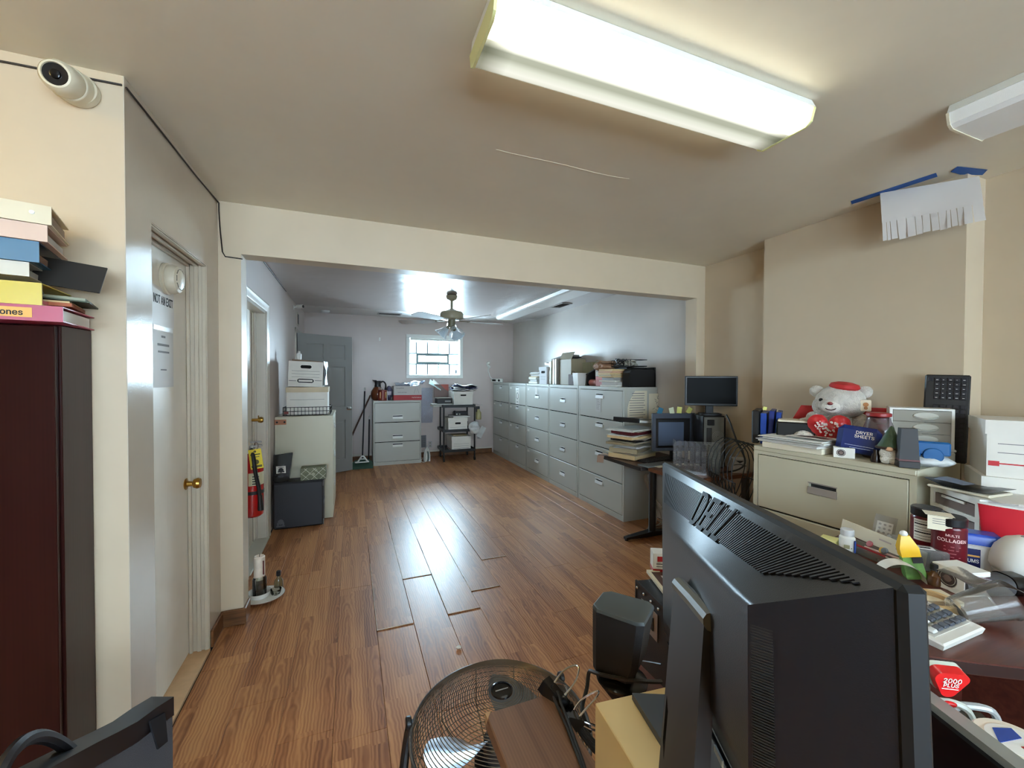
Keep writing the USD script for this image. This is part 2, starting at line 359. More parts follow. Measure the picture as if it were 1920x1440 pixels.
# ---------------------------------------------------------------- walls
struct('wall_near_left', bx(-3.3, XL-.0025, YN, YN+.10, 0, H), WALL1)
# left wall with the door opening (y 1.93..2.455)
D0, D1, DT = 1.925, 2.560, 2.005
wl = m3.Manifold.cube((.11, YP-YN-.10+.13, H)).translate((XL-.11, YN+.10, 0)) - mbox(XL-.2, XL+.1, D0, D1, -.1, DT)
struct('wall_left', cat(wl), SEMI)
struct('wall_left', bx(XL-.0024, XL, YN, YN+.0999, 0, H), SEMI)
struct('wall_closet', cat(bx(XL-.5, XL-.11, 1.84, 1.86, 0, H), bx(XL-.5, XL-.48, 1.86, 2.75, 0, H)), DARK)
# partition: piers and header
part_ = (mbox(XL, XR, YP, YP+.125, 0, H)-mbox(-.58, 2.825, YP-.1, YP+.3, -.1, 2.129))
pv = tm(part_)
struct('wall_divider', pv, WALL1)
# left wall of the back room with a doorway
E0, E1, ET = 3.40, 4.15, 2.0
w2 = mbox(XL-.11, XL, YP+.13, 6.12, 0, H+.06)-mbox(XL-.2, XL+.1, E0, E1, -.1, ET)
w2 = w2 + (mbox(XL-.11, XL, 6.12, YB, 0, H+.06)-mbox(XL-.2, XL+.1, 6.22, 7.02, -.1, 2.03))
struct('wall_back_left', tm(w2), WALL2)
# back wall with window opening
WX0, WX1, WZ0, WZ1 = .965, 1.875, 1.465, 2.125
wb = mbox(XL-.11, XR+.12, YB, YB+.22, 0, H+.08)-mbox(WX0, WX1, YB-.1, YB+.4, WZ0, WZ1)
struct('wall_back', tm(wb), WALL2)
struct('wall_right', bx(XR, XR+.12, -2.8, YP+.06, 0, H), WALL1)
struct('wall_back_right', bx(XR+.01, XR+.12, YP+.061, YB, 0, H+.06), wall_paint('right_wall_satin', (204, 195, 186), .38, bump=.35, bscale=60., spec=.3))
struct('wall_chimney', bx(2.75, XR, 1.04, 2.075, 0, H), WALL1)
struct('wall_far_left', bx(-3.42, -3.3, -2.8, YN+.1, 0, H), WALL1)
fr = mbox(-3.42, XR+.12, -2.92, -2.8, 0, H)-mbox(-1.6, 2.3, -3.1, -2.7, .75, 2.25)
struct('wall_front', tm(fr), WALL1)
wf = sgroup('window_2')
part(wf, 'frame', cat(*[bx(-1.6, 2.3, -2.87, -2.83, z, z+.05) for z in (.75, 2.2)], *[bx(x, x+.05, -2.87, -2.83, .8, 2.2) for x in (-1.6, -.32, .97, 2.25)]), STEEL)
part(wf, 'pane', cat(*[bx(x, x+1.23, -2.853, -2.847, .8, 2.2) for x in (-1.55, -.27, 1.02)]), clear_pane('window_glass'))
struct('ceiling', bx(-3.4, XR+.1, -2.9, YP+.06, H, H+.1), CEIL1)
cg = sgroup('ceiling')
part(cg, 'ceiling_panel', bx(XL-.1, XR+.12, YP+.061, 6.33, H, H+.1), CEIL2)
part(cg, 'ceiling_panel', hull([(x, y, z) for x in (XL-.1, XR+.12) for (y, z) in ((6.331, H-.002), (YB+.02, H+.055), (YB+.02, H+.16), (6.331, H+.1))]), wall_paint('back_ceiling', (214, 208, 204), .4))
# hairline plaster cracks in the main ceiling
cr = [at(930, 280, z=H), at(990, 294, z=H), at(1050, 307, z=H), at(1110, 322, z=H), at(1180, 335, z=H)]
part('/World/ceiling', 'crack', tube([(p[0], p[1], H-.0005) for p in cr], .0014, 4, smooth=14), mat('plaster_edge', (226, 214, 192), .6))

# ---------------------------------------------------------------- baseboards
struct('baseboard_left', cat(bx(-.69, -.676, 2.565, 2.757, .0, .09, .004), bx(-.69, -.565, YP-.014, YP-.0005, .0, .092, .004)), BASEWOOD)
struct('baseboard_pier', cat(bx(-.5795, -.566, YP-.012, YP+.11, 0, .092, .004)), BASEWOOD)
struct('baseboard_back', bx(XL+.01, 2.5, YB-.016, YB-.0005, 0, .085, .004), BASEWOOD)
struct('trim_1', bx(XL+.01, 2.5, YB-.012, YB-.0005, .086, .118, .003), TRIM)
struct('baseboard_right', bx(XR-.014, XR-.0005, 2.08, YP-.02, 0, .09, .004), BASEWOOD)

# ---------------------------------------------------------------- door 1 (closed white closet door) and casing
d1 = sgroup('door_1')
XD = XL-.086
part(d1, 'door_slab', bx(XD-.035, XD, D0+.006, D1-.006, .008, DT-.012, .002), DOORW)
kn = (XD, at(352, 905, x=XD)[1]-.0, at(352, 905, x=XD)[2])
kb = part(d1, 'door_knob', tr(lathe([(.0, 0), (.027, 0), (.029, .004), (.014, .008), (.011, .03), (.022, .036), (.027, .05), (.023, .062), (.0, .066)], 28), (XD, kn[1]-.03, kn[2]), ry=PI/2), BRASS, label='round brass door knob')
part(d1, 'jamb', cat(bx(XL-.105, XL-.0005, D1-.004, D1-.0005, 0, DT-.004), bx(XL-.105, XL-.0005, D0+.0005, D0+.003, 0, DT-.004), bx(XL-.105, XL-.0005, D0+.0005, D1-.0005, DT-.0045, DT-.0005)), DOORFR)
for k, (xa, xb, h) in enumerate(((XD+.002, XD+.016, .016), (XL-.052, XL-.034, .010), (XL-.020, XL-.002, .007))):
    part(d1, 'jamb_moulding', cat(bx(xa, xb, D1-.0045-h, D1-.0045, 0, DT-.005, .002), bx(xa, xb, D0+.003, D1-.005, DT-.005-h, DT-.005, .002)), DOORFR)
def casing(y0, y1, zt, x, w=.06, near=True, far=True, mat_=TRIM):
    prof = [(0, 0), (w, 0), (w, .016), (w*.8, .019), (w*.45, .012), (w*.15, .011), (0, .008)]     # (out from opening, proud of wall)
    ms = []
    def bar(p0, p1, outd):
        V = []
        for e in (p0, p1):
            V.append([np.array(e)+o*np.array(outd)+np.array((h, 0, 0)) for o, h in prof])
        V = np.array(V); n = len(prof); F = []
        for i in range(n):
            j = (i+1) % n; F += [(i, j, n+j), (i, n+j, n+i)]
        for i in range(1, n-1): F += [(0, i+1, i), (n, n+i, n+i+1)]
        m = trimesh.Trimesh(V.reshape(-1, 3), np.array(F), process=False); m.fix_normals(); ms.append(m)
    if far: bar((x, y1, 0), (x, y1, zt+w), (0, 1, 0))
    if near: bar((x, y0, 0), (x, y0, zt+w), (0, -1, 0))
    bar((x, y0-(w if near else 0), zt), (x, y1+(w if far else 0), zt), (0, 0, 1))
    return ms

# ---------------------------------------------------------------- door 2 (doorway on the left of the back room)
d2 = sgroup('door_2')
part(d2, 'door_slab', bx(XL-.125, XL-.09, E0-.03, E1+.03, .002, ET+.03, .002), DOORW)
part(d2, 'jamb', cat(bx(XL-.09, XL-.0005, E1-.02, E1, 0, ET), bx(XL-.09, XL-.0005, E0, E0+.02, 0, ET), bx(XL-.09, XL-.0005, E0, E1, ET-.02, ET), bx(XL-.085, XL-.07, E1-.035, E1-.02, 0, ET-.02)), TRIM)
part(d2, 'door_edge_line', bx(XL-.0899, XL-.088, E1-.105, E1-.10, .02, ET-.03), mat('gap_brown', (70, 62, 52), .8)); part(d2, 'door_stile', bx(XL-.0898, XL-.082, E1-.098, E1-.037, .02, ET-.03, .002), DOORW)
part(d2, 'latch', cat(bx(XL-.06, XL-.052, E1-.026, E1-.02, 1.03, 1.09, .002), rod((XL-.089, E1-.12, 1.06), (XL-.03, E1-.12, 1.06), .012, 12), tr(lathe([(0, 0), (.022, .004), (.026, .02), (.02, .036), (0, .04)], 20), (XL-.04, E1-.12, 1.06), ry=PI/2)), BRASS, label='tarnished brass latch and knob')
for m in casing(E0, E1, ET, XL+.0003, w=.07): part(d2, 'casing', m, TRIM, smooth=20)
part(d2, 'door_sill', bx(XL-.13, XL+.02, E0, E1, -.01, .012, .004), mat('pale_sill', (206, 206, 196), .5))

# ---------------------------------------------------------------- door 3 (open grey six panel door by the back wall)
part_frame = sgroup('door_3')
for m in casing(6.22, 7.02, 2.03, XL+.0003, w=.06): part(part_frame, 'casing', m, TRIM, smooth=20)
part(part_frame, 'jamb', cat(bx(XL-.11, XL-.0005, 7.0, 7.02, 0, 2.03), bx(XL-.11, XL-.0005, 6.22, 6.24, 0, 2.03)), TRIM)
part(part_frame, 'dark_opening', bx(XL-.16, XL-.115, 6.1, 7.1, 0, 2.1), mat('hall_gloom', (70, 68, 66), .8))  # solid slab behind the doorway, hall gloom put into its colour
ang = math.atan2(6.72-6.27, .025-(-.68))
dl = sgroup('door_4', (-.672, 6.30, 0), math.atan2(.40, .70))
W, Hd = .80, 2.03
slab = mbox(0, W, 0, .035, .01, Hd)
pan = []
for (x0_, x1_) in ((.11, .36), (.44, .69)):
    for (z0_, z1_) in ((.2, .78), (.98, 1.58), (1.68, 1.9)):
        slab = slab-mbox(x0_, x1_, -.01, .012, z0_, z1_); pan.append((x0_, x1_, z0_, z1_))
part(dl, 'door_slab', tm(slab), DOORG)
for (x0_, x1_, z0_, z1_) in pan:
    part(dl, 'door_panel', hull([(x, .0119, z) for x in (x0_+.018, x1_-.018) for z in (z0_+.018, z1_-.018)]+[(x, .002, z) for x in (x0_+.05, x1_-.05) for z in (z0_+.05, z1_-.05)]), DOORG)
part(dl, 'door_edge', bx(W+.0005, W+.003, 0, .035, .01, Hd), WHITE, label='white edge of the grey door')
part(dl, 'door_knob', cat(tr(lathe([(0, 0), (.028, 0), (.028, .006), (.011, .01), (.011, .03), (.026, .04), (.026, .055), (0, .062)], 24), (W-.065, -.0005, .955), rx=PI/2), bx(W+.003, W+.007, .008, .027, .93, .98)), CHROME)

# ---------------------------------------------------------------- window 1: glass blocks with a small vent frame
w1 = sgroup('window_1')
fo = .055
part(w1, 'frame', cat(bx(WX0-fo, WX1+fo, YB-.022, YB-.0005, WZ1, WZ1+fo, .004), bx(WX0-fo, WX1+fo, YB-.022, YB-.0005, WZ0-fo, WZ0, .004), bx(WX0-fo, WX0, YB-.022, YB-.0005, WZ0, WZ1, .004), bx(WX1, WX1+fo, YB-.022, YB-.0005, WZ0, WZ1, .004)), WHITE)
part(w1, 'reveal', cat(bx(WX0, WX0+.006, YB-.0004, YB+.12, WZ0, WZ1), bx(WX1-.006, WX1, YB-.0004, YB+.12, WZ0, WZ1), bx(WX0, WX1, YB-.0004, YB+.12, WZ0, WZ0+.006), bx(WX0, WX1, YB-.0004, YB+.12, WZ1-.006, WZ1)), WHITE)
GB = clear_pane('glass_block', (236, 250, 255), gloss=.15, base_mix=.12, body=(210, 235, 240), bumpy=.5, bscale=40.)
MORT = mat('block_mortar', (60, 78, 84), .8)
cols, rows = [WX0+.008, 1.09, 1.29, 1.49, 1.69, WX1-.008], [WZ0+.008, 1.665, 1.85, 2.085]
vents = (1.115, 1.665, 1.672, 1.843)
mor = []
for i in range(5):
    for j in range(3):
        if j == 1 and i in (1, 2, 3): continue
        part(w1, 'glass_block', bx(cols[i]+.005, cols[i+1]-.005, YB+.06, YB+.14, rows[j]+.005, rows[j+1]-.005, .008), GB)
for x in cols[1:-1]:
    mor += [bx(x-.008, x+.008, YB+.05, YB+.145, rows[0], rows[1]), bx(x-.008, x+.008, YB+.05, YB+.145, rows[2], rows[3])]
for z in rows[1:3]: mor += [bx(cols[0], cols[1]-.005, YB+.07, YB+.13, z-.008, z+.008), bx(cols[4]+.005, cols[5], YB+.07, YB+.13, z-.008, z+.008), bx(cols[1], cols[4], YB+.07, YB+.13, z-.008, z+.008)]
part(w1, 'mortar', cat(*mor), MORT)
vx0, vx1, vz0, vz1 = 1.095, 1.685, 1.672, 1.843
vf = tm(mbox(vx0, vx1, YB+.05, YB+.13, vz0, vz1)-mbox(vx0+.034, vx1-.034, YB, YB+.2, vz0+.03, vz1-.03))
v = part(w1, 'vent_frame', vf, mat('grey_vinyl', (112, 132, 134), .5))
part(v, 'vent_pane', bx(vx0+.034, vx1-.034, YB+.085, YB+.089, vz0+.03, vz1-.03), clear_pane('vent_glass', (250, 253, 255)))
part(w1, 'blind_rail', cat(bx(WX0+.02, WX1-.02, YB+.005, YB+.04, 2.082, 2.118, .003), *[bx(WX0+.03, WX1-.03, YB+.008, YB+.036, 2.052+k*.006, 2.055+k*.006) for k in range(5)]), WHITE, label='raised white mini blind')
part(w1, 'wall_sticker', bx(1.80, 1.835, YB+.055, YB+.058, 1.50, 1.56), mat('grey_sticker', (86, 100, 108), .6))
area_light('window_daylight', ((WX0+WX1)/2, YB+.24, (WZ0+WZ1)/2), WX1-WX0, WZ1-WZ0, (0, -1, 0), (.80, .90, 1.0), 84.)

# ---------------------------------------------------------------- lamps of the room
def fluorescent(name, label, x0, x1, y0, y1, z0, z1, lit, joints=()):
    """wraparound ceiling fixture: pan, prismatic lens, end caps; long axis is the longer side"""
    t = thing(name, label, 'ceiling light', ((x0+x1)/2, (y0+y1)/2, z0)); L, Wd, h = x1-x0, y1-y0, z1-z0
    along_x = L > Wd; l, w = (L, Wd) if along_x else (Wd, L)
    prof = [(-w/2, h*.62), (-w/2+.012, .012), (-w/2+.03, 0), (w/2-.03, 0), (w/2-.012, .012), (w/2, h*.62)]
    R = 0 if along_x else PI/2
    def run(pr, xa, xb):      # profile in yz along x
        m = prism(pr, xb-xa); m = tr(m, rx=PI/2); m = tr(m, rz=PI/2); m = tr(m, (xa, 0, 0)); return tr(m, rz=R)
    part(t, 'pan', run([(-w/2-.004, h*.62), (w/2+.004, h*.62), (w/2-.01, h), (-w/2+.01, h)], -l/2, l/2), WHITE)
    nseg = len(joints)+1; cuts = [-l/2]+list(joints)+[l/2]
    for a, b in zip(cuts[:-1], cuts[1:]):
        part(t, 'lens', run(prof, a+.004, b-.004), LENS_LIT if lit else LENS_OFF, smooth=False)
    for s in (-1, 1):
        part(t, 'end_cap', run([(-w/2-.003, h*.62), (-w/2+.009, .009), (-w/2+.028, -.003), (w/2-.028, -.003), (w/2-.009, .009), (w/2+.003, h*.62)], s*l/2-.004, s*l/2+.004), mat('lens_edge', (226, 226, 160), .3) if lit else OFFW)
    return t
# the lit lens gives off light, brighter over its two tubes
n = dict(tc=('texture_coordinate', {}), s=('separate_xyz', {}), a=('math', dict(math_type='multiply_add', value2=-4.3, value3=.5)), rp=('rgb_ramp', dict(ramp=[(0, (3.4, 3.4, 2.9)), (.04, (1.6, 1.6, 1.3)), (.1, (.33, .33, .27)), (.22, (.42, .42, .37)), (.32, (.36, .37, .31)), (.42, (.21, .22, .17)), (.5, (.22, .23, .18)), (.6, (.9, .9, .78)), (.68, (6.0, 5.9, 5.4)), (.8, (8.0, 7.9, 7.3)), (.9, (5.6, 5.6, 4.9)), (.96, (3.6, 3.6, 2.9)), (1, (3.2, 3.2, 2.4))])),
         ck=('voronoi_texture', dict(scale=220., metric='chebychev')), mu=('math', dict(math_type='multiply_add', value2=.16, value3=.94)),
         x=('math', dict(math_type='multiply')), em=('emission', dict(strength=1.15)), gl=('glossy_bsdf', dict(roughness=.2)), f=('fresnel', dict(IOR=1.4)), mx=('mix_closure', {}),
         ex=('math', dict(math_type='absolute')), er=('rgb_ramp', dict(ramp=[(0, (1, 1, 1)), (.84, (1, 1, 1)), (.97, (.35, .35, .3)), (1, (.35, .35, .3))])), ed=('math', dict(math_type='multiply', value2=1.68)), vm=('vector_math', dict(math_type='multiply')), sc=('vector_math', dict(math_type='scale')))
L = [('tc.object', 's.vector'), ('s.y', 'a.value1'), ('a.value', 'rp.fac'), ('tc.object', 'ck.vector'), ('ck.distance', 'mu.value1'), ('s.x', 'ex.value1'), ('ex.value', 'ed.value1'), ('ed.value', 'er.fac'),
     ('rp.color', 'vm.vector1'), ('er.color', 'vm.vector2'), ('vm.vector', 'em.color'), ('f.fac', 'mx.fac'), ('em.emission', 'mx.closure1'), ('gl.BSDF', 'mx.closure2')]
for k in ('ck', 'mu', 'x', 'sc'): n.pop(k)
L = [l for l in L if not any(e.split('.')[0] in ('ck', 'mu', 'x', 'sc') for e in l)]
LENS_LIT = usdkit.material(stage, '/World/Looks/lit_lens', n, L, surface='mx.closure')
LENS_OFF = mat('unlit_lens', (238, 238, 234), .25, bump=.3, bscale=400.)
fluorescent('ceiling_light', 'lit fluorescent wraparound light with prismatic lens on the front room ceiling', .335, 1.52, .965, 1.19, 2.33, H-.001, True)
fluorescent('ceiling_light', 'unlit fluorescent wraparound light at the right edge of the front room ceiling', 2.0, 2.262, -.40, .812, 2.335, H-.001, False)
fluorescent('ceiling_light', 'long unlit fluorescent strip light on the back room ceiling above the grey cabinets', 2.15, 2.43, 3.7, 6.15, 2.345, H-.001, False, joints=(0.02,))
# a warm ceiling globe left of the frame lights the near left wall
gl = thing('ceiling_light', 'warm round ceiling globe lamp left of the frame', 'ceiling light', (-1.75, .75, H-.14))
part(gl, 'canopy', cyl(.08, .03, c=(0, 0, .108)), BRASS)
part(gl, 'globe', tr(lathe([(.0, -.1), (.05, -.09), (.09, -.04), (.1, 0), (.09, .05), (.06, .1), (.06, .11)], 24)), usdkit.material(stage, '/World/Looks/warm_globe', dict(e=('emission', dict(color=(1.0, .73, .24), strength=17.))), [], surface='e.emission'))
# ================================================================ shared builders
def ext(px0, py0, px1, py1, y):
    a, b = at(px0, py0, y=y), at(px1, py1, y=y)
    return a[0], b[0], b[2], a[2]            # x0, x1, z0, z1

PULLD = mat('pull_shade', (58, 60, 64), .5)  # shade of the pull pockets put into the colour
PULL = mat('pull_lit', (228, 230, 230), .3)  # light caught on the lower lips put into the colour
def lateral(label, loc, rz, W, D, Ht, fr, hw=.13, body=FILEGREY, base=.055, rim=.035, cat_='filing cabinet', group=None, margin=.022, lip=PULL, name='filing_cabinet', labels=(), hh=.045):
    """metal drawer cabinet, front at y=0 facing -y; fr: handle height inside each drawer from the top (0..1)"""
    t = thing(name, label, cat_, loc, rz, group=group); n = len(fr)
    m = mbox(-W/2, W/2, 0, D, 0, Ht); dh = (Ht-base-rim)/n
    m = m-mbox(-W/2+margin, W/2-margin, -.01, .02, base, Ht-rim)
    part(t, 'body', cat(tm(m), bx(-W/2+.002, W/2-.002, -.004, .004, Ht-.026, Ht, .003)), body)
    part(t, 'recess', bx(-W/2+margin+.0005, W/2-margin-.0005, .0186, .0198, base+.0005, Ht-rim-.0005), DARK)  # dark plate, puts the shade of the drawer gaps into colour
    for i, f in enumerate(fr):
        z1 = Ht-rim-i*dh-.005; z0 = z1-dh+.010; x0_, x1_ = -W/2+margin+.003, W/2-margin-.003
        zh = z1-f*(z1-z0)
        d = m3.Manifold(m3.Mesh(vert_properties=np.array(bx(x0_, x1_, -.002, .018, z0, z1, .003).vertices, np.float32), tri_verts=np.array(bx(x0_, x1_, -.002, .018, z0, z1, .003).faces, np.uint32)))
        if d.is_empty(): d = mbox(x0_, x1_, -.002, .018, z0, z1)
        d = d-mbox(-hw/2, hw/2, -.01, .017, zh-hh/2, zh+hh/2)
        dp = part(t, 'drawer', tm(d), body); part(dp, 'pull_recess', bx(-hw/2+.001, hw/2-.001, .0155, .0168, zh-hh/2+.001, zh+hh/2-.001), PULLD)
        hb = part(dp, 'handle', cat(hull([(sx*(hw/2+.004), y_, z_) for sx in (-1, 1) for (y_, z_) in ((-.0022, zh-hh/2-.008), (-.010, zh-hh/2-.005), (-.006, zh+.006), (-.0022, zh+.006))]), bx(-hw/2-.004, hw/2+.004, -.005, -.002, zh+hh/2-.002, zh+hh/2+.004)), lip)
        if i in labels: part(dp, 'label_card', bx(x0_+.02, x0_+.09, -.0035, -.002, z1-.06, z1-.03), PAPER)
    return t

def banker(label, loc, W, D, Ht, rz=0., rx=0., ry=0., lid=True, hole=True, lines=(), body=CARD, lidmat=None, lidh=.07, group=None, hole_z=.62, stripe=None, name='storage_box', printed=True):
    """cardboard storage box, front facing -y, base centre at loc"""
    t = thing(name, label, 'box', loc, rz, rx, ry, group=group)
    m = mbox(-W/2, W/2, -D/2, D/2, 0, Ht)-mbox(-W/2+.005, W/2-.005, -D/2+.005, D/2-.005, .006, Ht+.1)
    if hole:
        h = front(prism(rrect(-.05, .05, -.016, .016, .0155), .03)); h.apply_translation((0, -D/2+.015, Ht*hole_z))
        m = m-m3.Manifold(m3.Mesh(vert_properties=np.array(h.vertices, np.float32), tri_verts=np.array(h.faces, np.uint32)))
    part(t, 'body', tm(m), body)
    if hole: part(t, 'hand_hole', bx(-.06, .06, -D/2+.0062, -D/2+.009, Ht*hole_z-.025, Ht*hole_z+.025), DARK)  # dark plate behind the cut, stands in for the shade inside
    if lid:
        l = mbox(-W/2-.006, W/2+.006, -D/2-.006, D/2+.006, Ht-lidh, Ht+.006)-mbox(-W/2-.001, W/2+.001, -D/2-.001, D/2+.001, Ht-lidh-.1, Ht+.0005)
        part(t, 'lid', tm(l), lidmat or body)
    if printed and lines:
        part(t, 'printed_lines', cat(*[bx(-W/2+.03, W/2-.03, -D/2-.0006, -D/2-.0001, z*Ht-.0015, z*Ht+.0015) for z in lines]), INKG)
    if stripe:
        part(t, 'printed_stripe', bx(-W/2-.0006, W/2+.0006, -D/2-.0006, D/2, stripe[0]*Ht, stripe[1]*Ht), stripe[2])
    return t

def binder(label, loc, T, L, D, color, rz=0., pages=PAPER, rx=0., ry=0., label_mat=None, label_span=(-.35, .35), writing=None, group=None, fill=.8, name='binder', catg='binder', rings=False):
    """ring binder lying flat: spine faces -y (length L along x), depth D along y, thickness T"""
    t = thing(name, label, catg, loc, rz, rx, ry, group=group)
    m = mbox(-L/2, L/2, 0, D, 0, T)-mbox(-L/2-.1, L/2+.1, .004, D+.1, .003, T-.003)
    part(t, 'cover', cat(tr(tm(m))), color)
    part(t, 'pages', bx(-L/2+.008, L/2-.008, .03, D-.012, .004, .004+(T-.008)*fill), pages)
    if label_mat is not None:
        lp = part(t, 'spine_label', bx(L*label_span[0], L*label_span[1], -.0012, -.0001, T*.2, T*.82), label_mat)
        if writing:
            part(lp, 'writing', text(writing, T*.34, (L*(label_span[0]+label_span[1])/2, -.0013, T*.5), wide=L*(label_span[1]-label_span[0])*.85), INK)
    if rings: part(t, 'ring_mechanism', cat(*[tr(tube([(0, .03*math.cos(a)+.045, T*.42*math.sin(a)+T*.5) for a in np.linspace(0, 2*PI, 14)], .0015, 5), (x, 0, 0)) for x in (-L/2+.02, -L/2+.05, L/2-.02, L/2-.05)]), CHROME)
    return t

def pile(label, loc, W, D, specs, rz=0., seed=0, name='paper_stack', catg='papers', jit=.02, group=None):
    """loose papers and folders in one pile; specs: (thickness, material, part name[, size factor])"""
    t = thing(name, label, catg, loc, rz, group=group); r = random.Random(seed); z = 0.
    for k, s in enumerate(specs):
        th, m_, nm = s[:3]; f = s[3] if len(s) > 3 else 1.
        if jit > .03 and th > .012:
            for e in range(2): part(t, 'sheet', tr(sheet(W*f*r.uniform(.8, 1.08), D*f, .012, seed+k*7+e, 6), (r.uniform(-jit, jit), r.uniform(-jit, jit), z+.002*e), rz=r.uniform(-.3, .3)), PAPERC if (k+e) % 2 else PAPERG)
            z += .006
        if th < .003: q = sheet(W*f, D*f, .006, seed+k, 6, t=th)
        else: q = bx(-W*f/2, W*f/2, -D*f/2, D*f/2, 0, th, min(.002, th*.2))
        part(t, nm, tr(q, (r.uniform(-jit, jit), r.uniform(-jit, jit), z), rz=r.uniform(-.14, .14)*(jit/.02)), m_)
        z += th+(.004 if th < .003 else .0006)
    return t

# ================================================================ row of grey cabinets on the right of the back room
FX = 2.513
HROW = 1.335
rows_ = [(6.50, 7.335, (.14, .14, .14, .14), .10, 'farthest grey four drawer cabinet, beside the back wall at the end of the row', (1, )),
         (5.775, 6.497, (.14, .14, .14, .14), .10, 'grey four drawer cabinet second from the back wall, white notice on its top drawer', (0, 1, 2)),
         (4.992, 5.765, (.46, .46, .46, .46), .12, 'grey four drawer cabinet in the middle of the row, tag over its top handle', (0, 1, 2, 3)),
         (4.227, 4.988, (.5, .5, .5, .5), .12, 'grey four drawer cabinet second nearest in the row, under the tall tan binders', ()),
         (3.347, 4.218, (.2, .2, .2, .2), .13, 'nearest and widest grey four drawer cabinet in the row, papers taped on its side', ())]
cabs = []
for (ya, yb, fr_, hw, lab, lb) in rows_:
    cabs.append(lateral(lab, (FX, (ya+yb)/2, 0), -PI/2, yb-ya-.004, XR-FX-.004, HROW, fr_, hw, group=None, labels=lb))
def on_front(y, z, w, h, m_, name, label, catg='notice', extra=None):
    t = thing(name, label, catg, (FX-.0045, y, z), -PI/2)
    part(t, 'sheet', bx(-w/2, w/2, -.0008, 0, -h/2, h/2), m_)
    if extra: extra(t)
    return t
def ring_print(t):
    part(t, 'printed_emblem', cat(tr(tube([(.035*math.cos(a), 0, .05*math.sin(a)) for a in np.linspace(0, 2*PI, 20)], .004, 5), (0, -.001, -.0)), bx(-.03, .03, -.002, -.0008, .09, .1), bx(-.03, .03, -.002, -.0008, -.1, -.09)), INKG)
on_front(6.12, 1.13, .155, .27, PAPER, 'notice_sheet', 'white notice with a printed ring on a far cabinet top drawer', extra=ring_print)
on_front(5.40, 1.235, .09, .1, PAPER, 'drawer_tag', 'small white tag above the middle cabinet top handle', 'tag')
def qr_like(t):
    part(t, 'printed_lines', cat(*[bx(-.035, .025+.01*math.sin(k*5), -.0014, -.0008, .06-k*.017, .064-k*.017) for k in range(8)]), INKG)
on_front(3.80, 1.145, .10, .17, PAPERG, 'drawer_tag', 'grey printed tag hanging under the nearest grey cabinet top handle', 'tag', extra=qr_like)

# papers taped on the side of the nearest cabinet (it faces the camera)
def side_paper(px0, py0, px1, py1, label, seed, kind):
    x0_, x1_, z0_, z1_ = ext(px0, py0, px1, py1, 3.345); t = thing('notice_sheet', label, 'notice', ((x0_+x1_)/2, 3.3462, (z0_+z1_)/2)); w, h = x1_-x0_, z1_-z0_
    if kind == 'lines':
        part(t, 'sheet', yprism([(-w/2, -h/2), (w/2, -h/2), (w/2, h/2), (-w*.12, h/2), (-w*.42, h*.12), (-w/2, -h*.1)], .0008), PAPERC)
        part(t, 'printed_lines', cat(*[bx(-w*.4+(.12*w if k < 3 else 0), w*(.36+.06*math.sin(3*k)), -.0006, 0, h*.4-k*h*.085, h*.4-k*h*.085+.006) for k in range(11)]), INKG)
    else:
        part(t, 'sheet', bx(-w/2, w/2, 0, .0008, -h/2, h/2), PAPERC); r = random.Random(seed); ms = []
        for k in range(26):
            a = r.uniform(-.38, .38)*w; b = r.uniform(-.42, .42)*h; q = bx(-.016, .016, -.0006, 0, -.002, .002); ms.append(tr(q, (a*.6+b*.25*w/h, 0, b), ry=r.uniform(-1.2, 1.2)))
        part(t, 'printed_drawing', cat(*ms), INKG)
side_paper(1177, 733, 1213, 785, 'torn cream sheet of printed lines taped on the nearest grey cabinet side', 1, 'lines')
side_paper(1217, 738, 1249, 790, 'cream sheet with a scribbled drawing taped on the nearest grey cabinet side', 2, 'draw')

# ---------------------------------------------------------------- things on top of the row
ZT = HROW+.0005
def px_on_top(px, x): return at(px, 716, x=x)[1]
t = thing('power_adapter', 'white plug adapter with a dark socket on the far end of the cabinets', 'adapter', (2.56, 7.25, ZT), -PI/2+.5)
part(t, 'body', hull(list(cb(.26, .06, .07, .012).vertices)+[]), WHITE); part(t, 'socket', cat(bx(-.10, -.01, -.031, -.029, .02, .055), tr(cyl(.022, .002, 16), (.07, -.0295, .036), rx=PI/2)), DARK)
wp = [at(940, 706, x=2.46)]
cordpts = [(2.42, YB-.004, 1.70), (2.40, YB-.006, 1.66), (2.43, YB-.006, 1.62), (2.42, YB-.006, 1.56), (2.44, YB-.006, 1.50), (2.46, YB-.008, 1.44), (2.52, YB-.03, 1.39), (2.56, YB-.06, 1.37)]
solo('wall_lead', cat(tube(cordpts, .012, 7, smooth=40), tr(trimesh.creation.icosphere(2, .03), (2.42, YB-.03, 1.70), s=None), tube([(2.43, YB-.02, 1.72), (2.40, YB-.03, 1.67), (2.45, YB-.03, 1.63), (2.42, YB-.02, 1.6)], .014, 6, smooth=20)), WHITE, 'white tangled cord hanging down the back wall beside the far cabinet', 'cord')
pile('stack of white booklets on the cabinet near the white card box', (2.74, 5.72, ZT), .26, .34, [(.03, PAPER, 'booklet'), (.035, PAPERG, 'booklet'), (.03, PAPER, 'booklet', .95), (.012, MANILA, 'folder', .9), (.035, PAPERG, 'booklet', .9), (.01, PAPER, 'booklet', .85), (.02, PAPERG, 'booklet', .85)], seed=3)
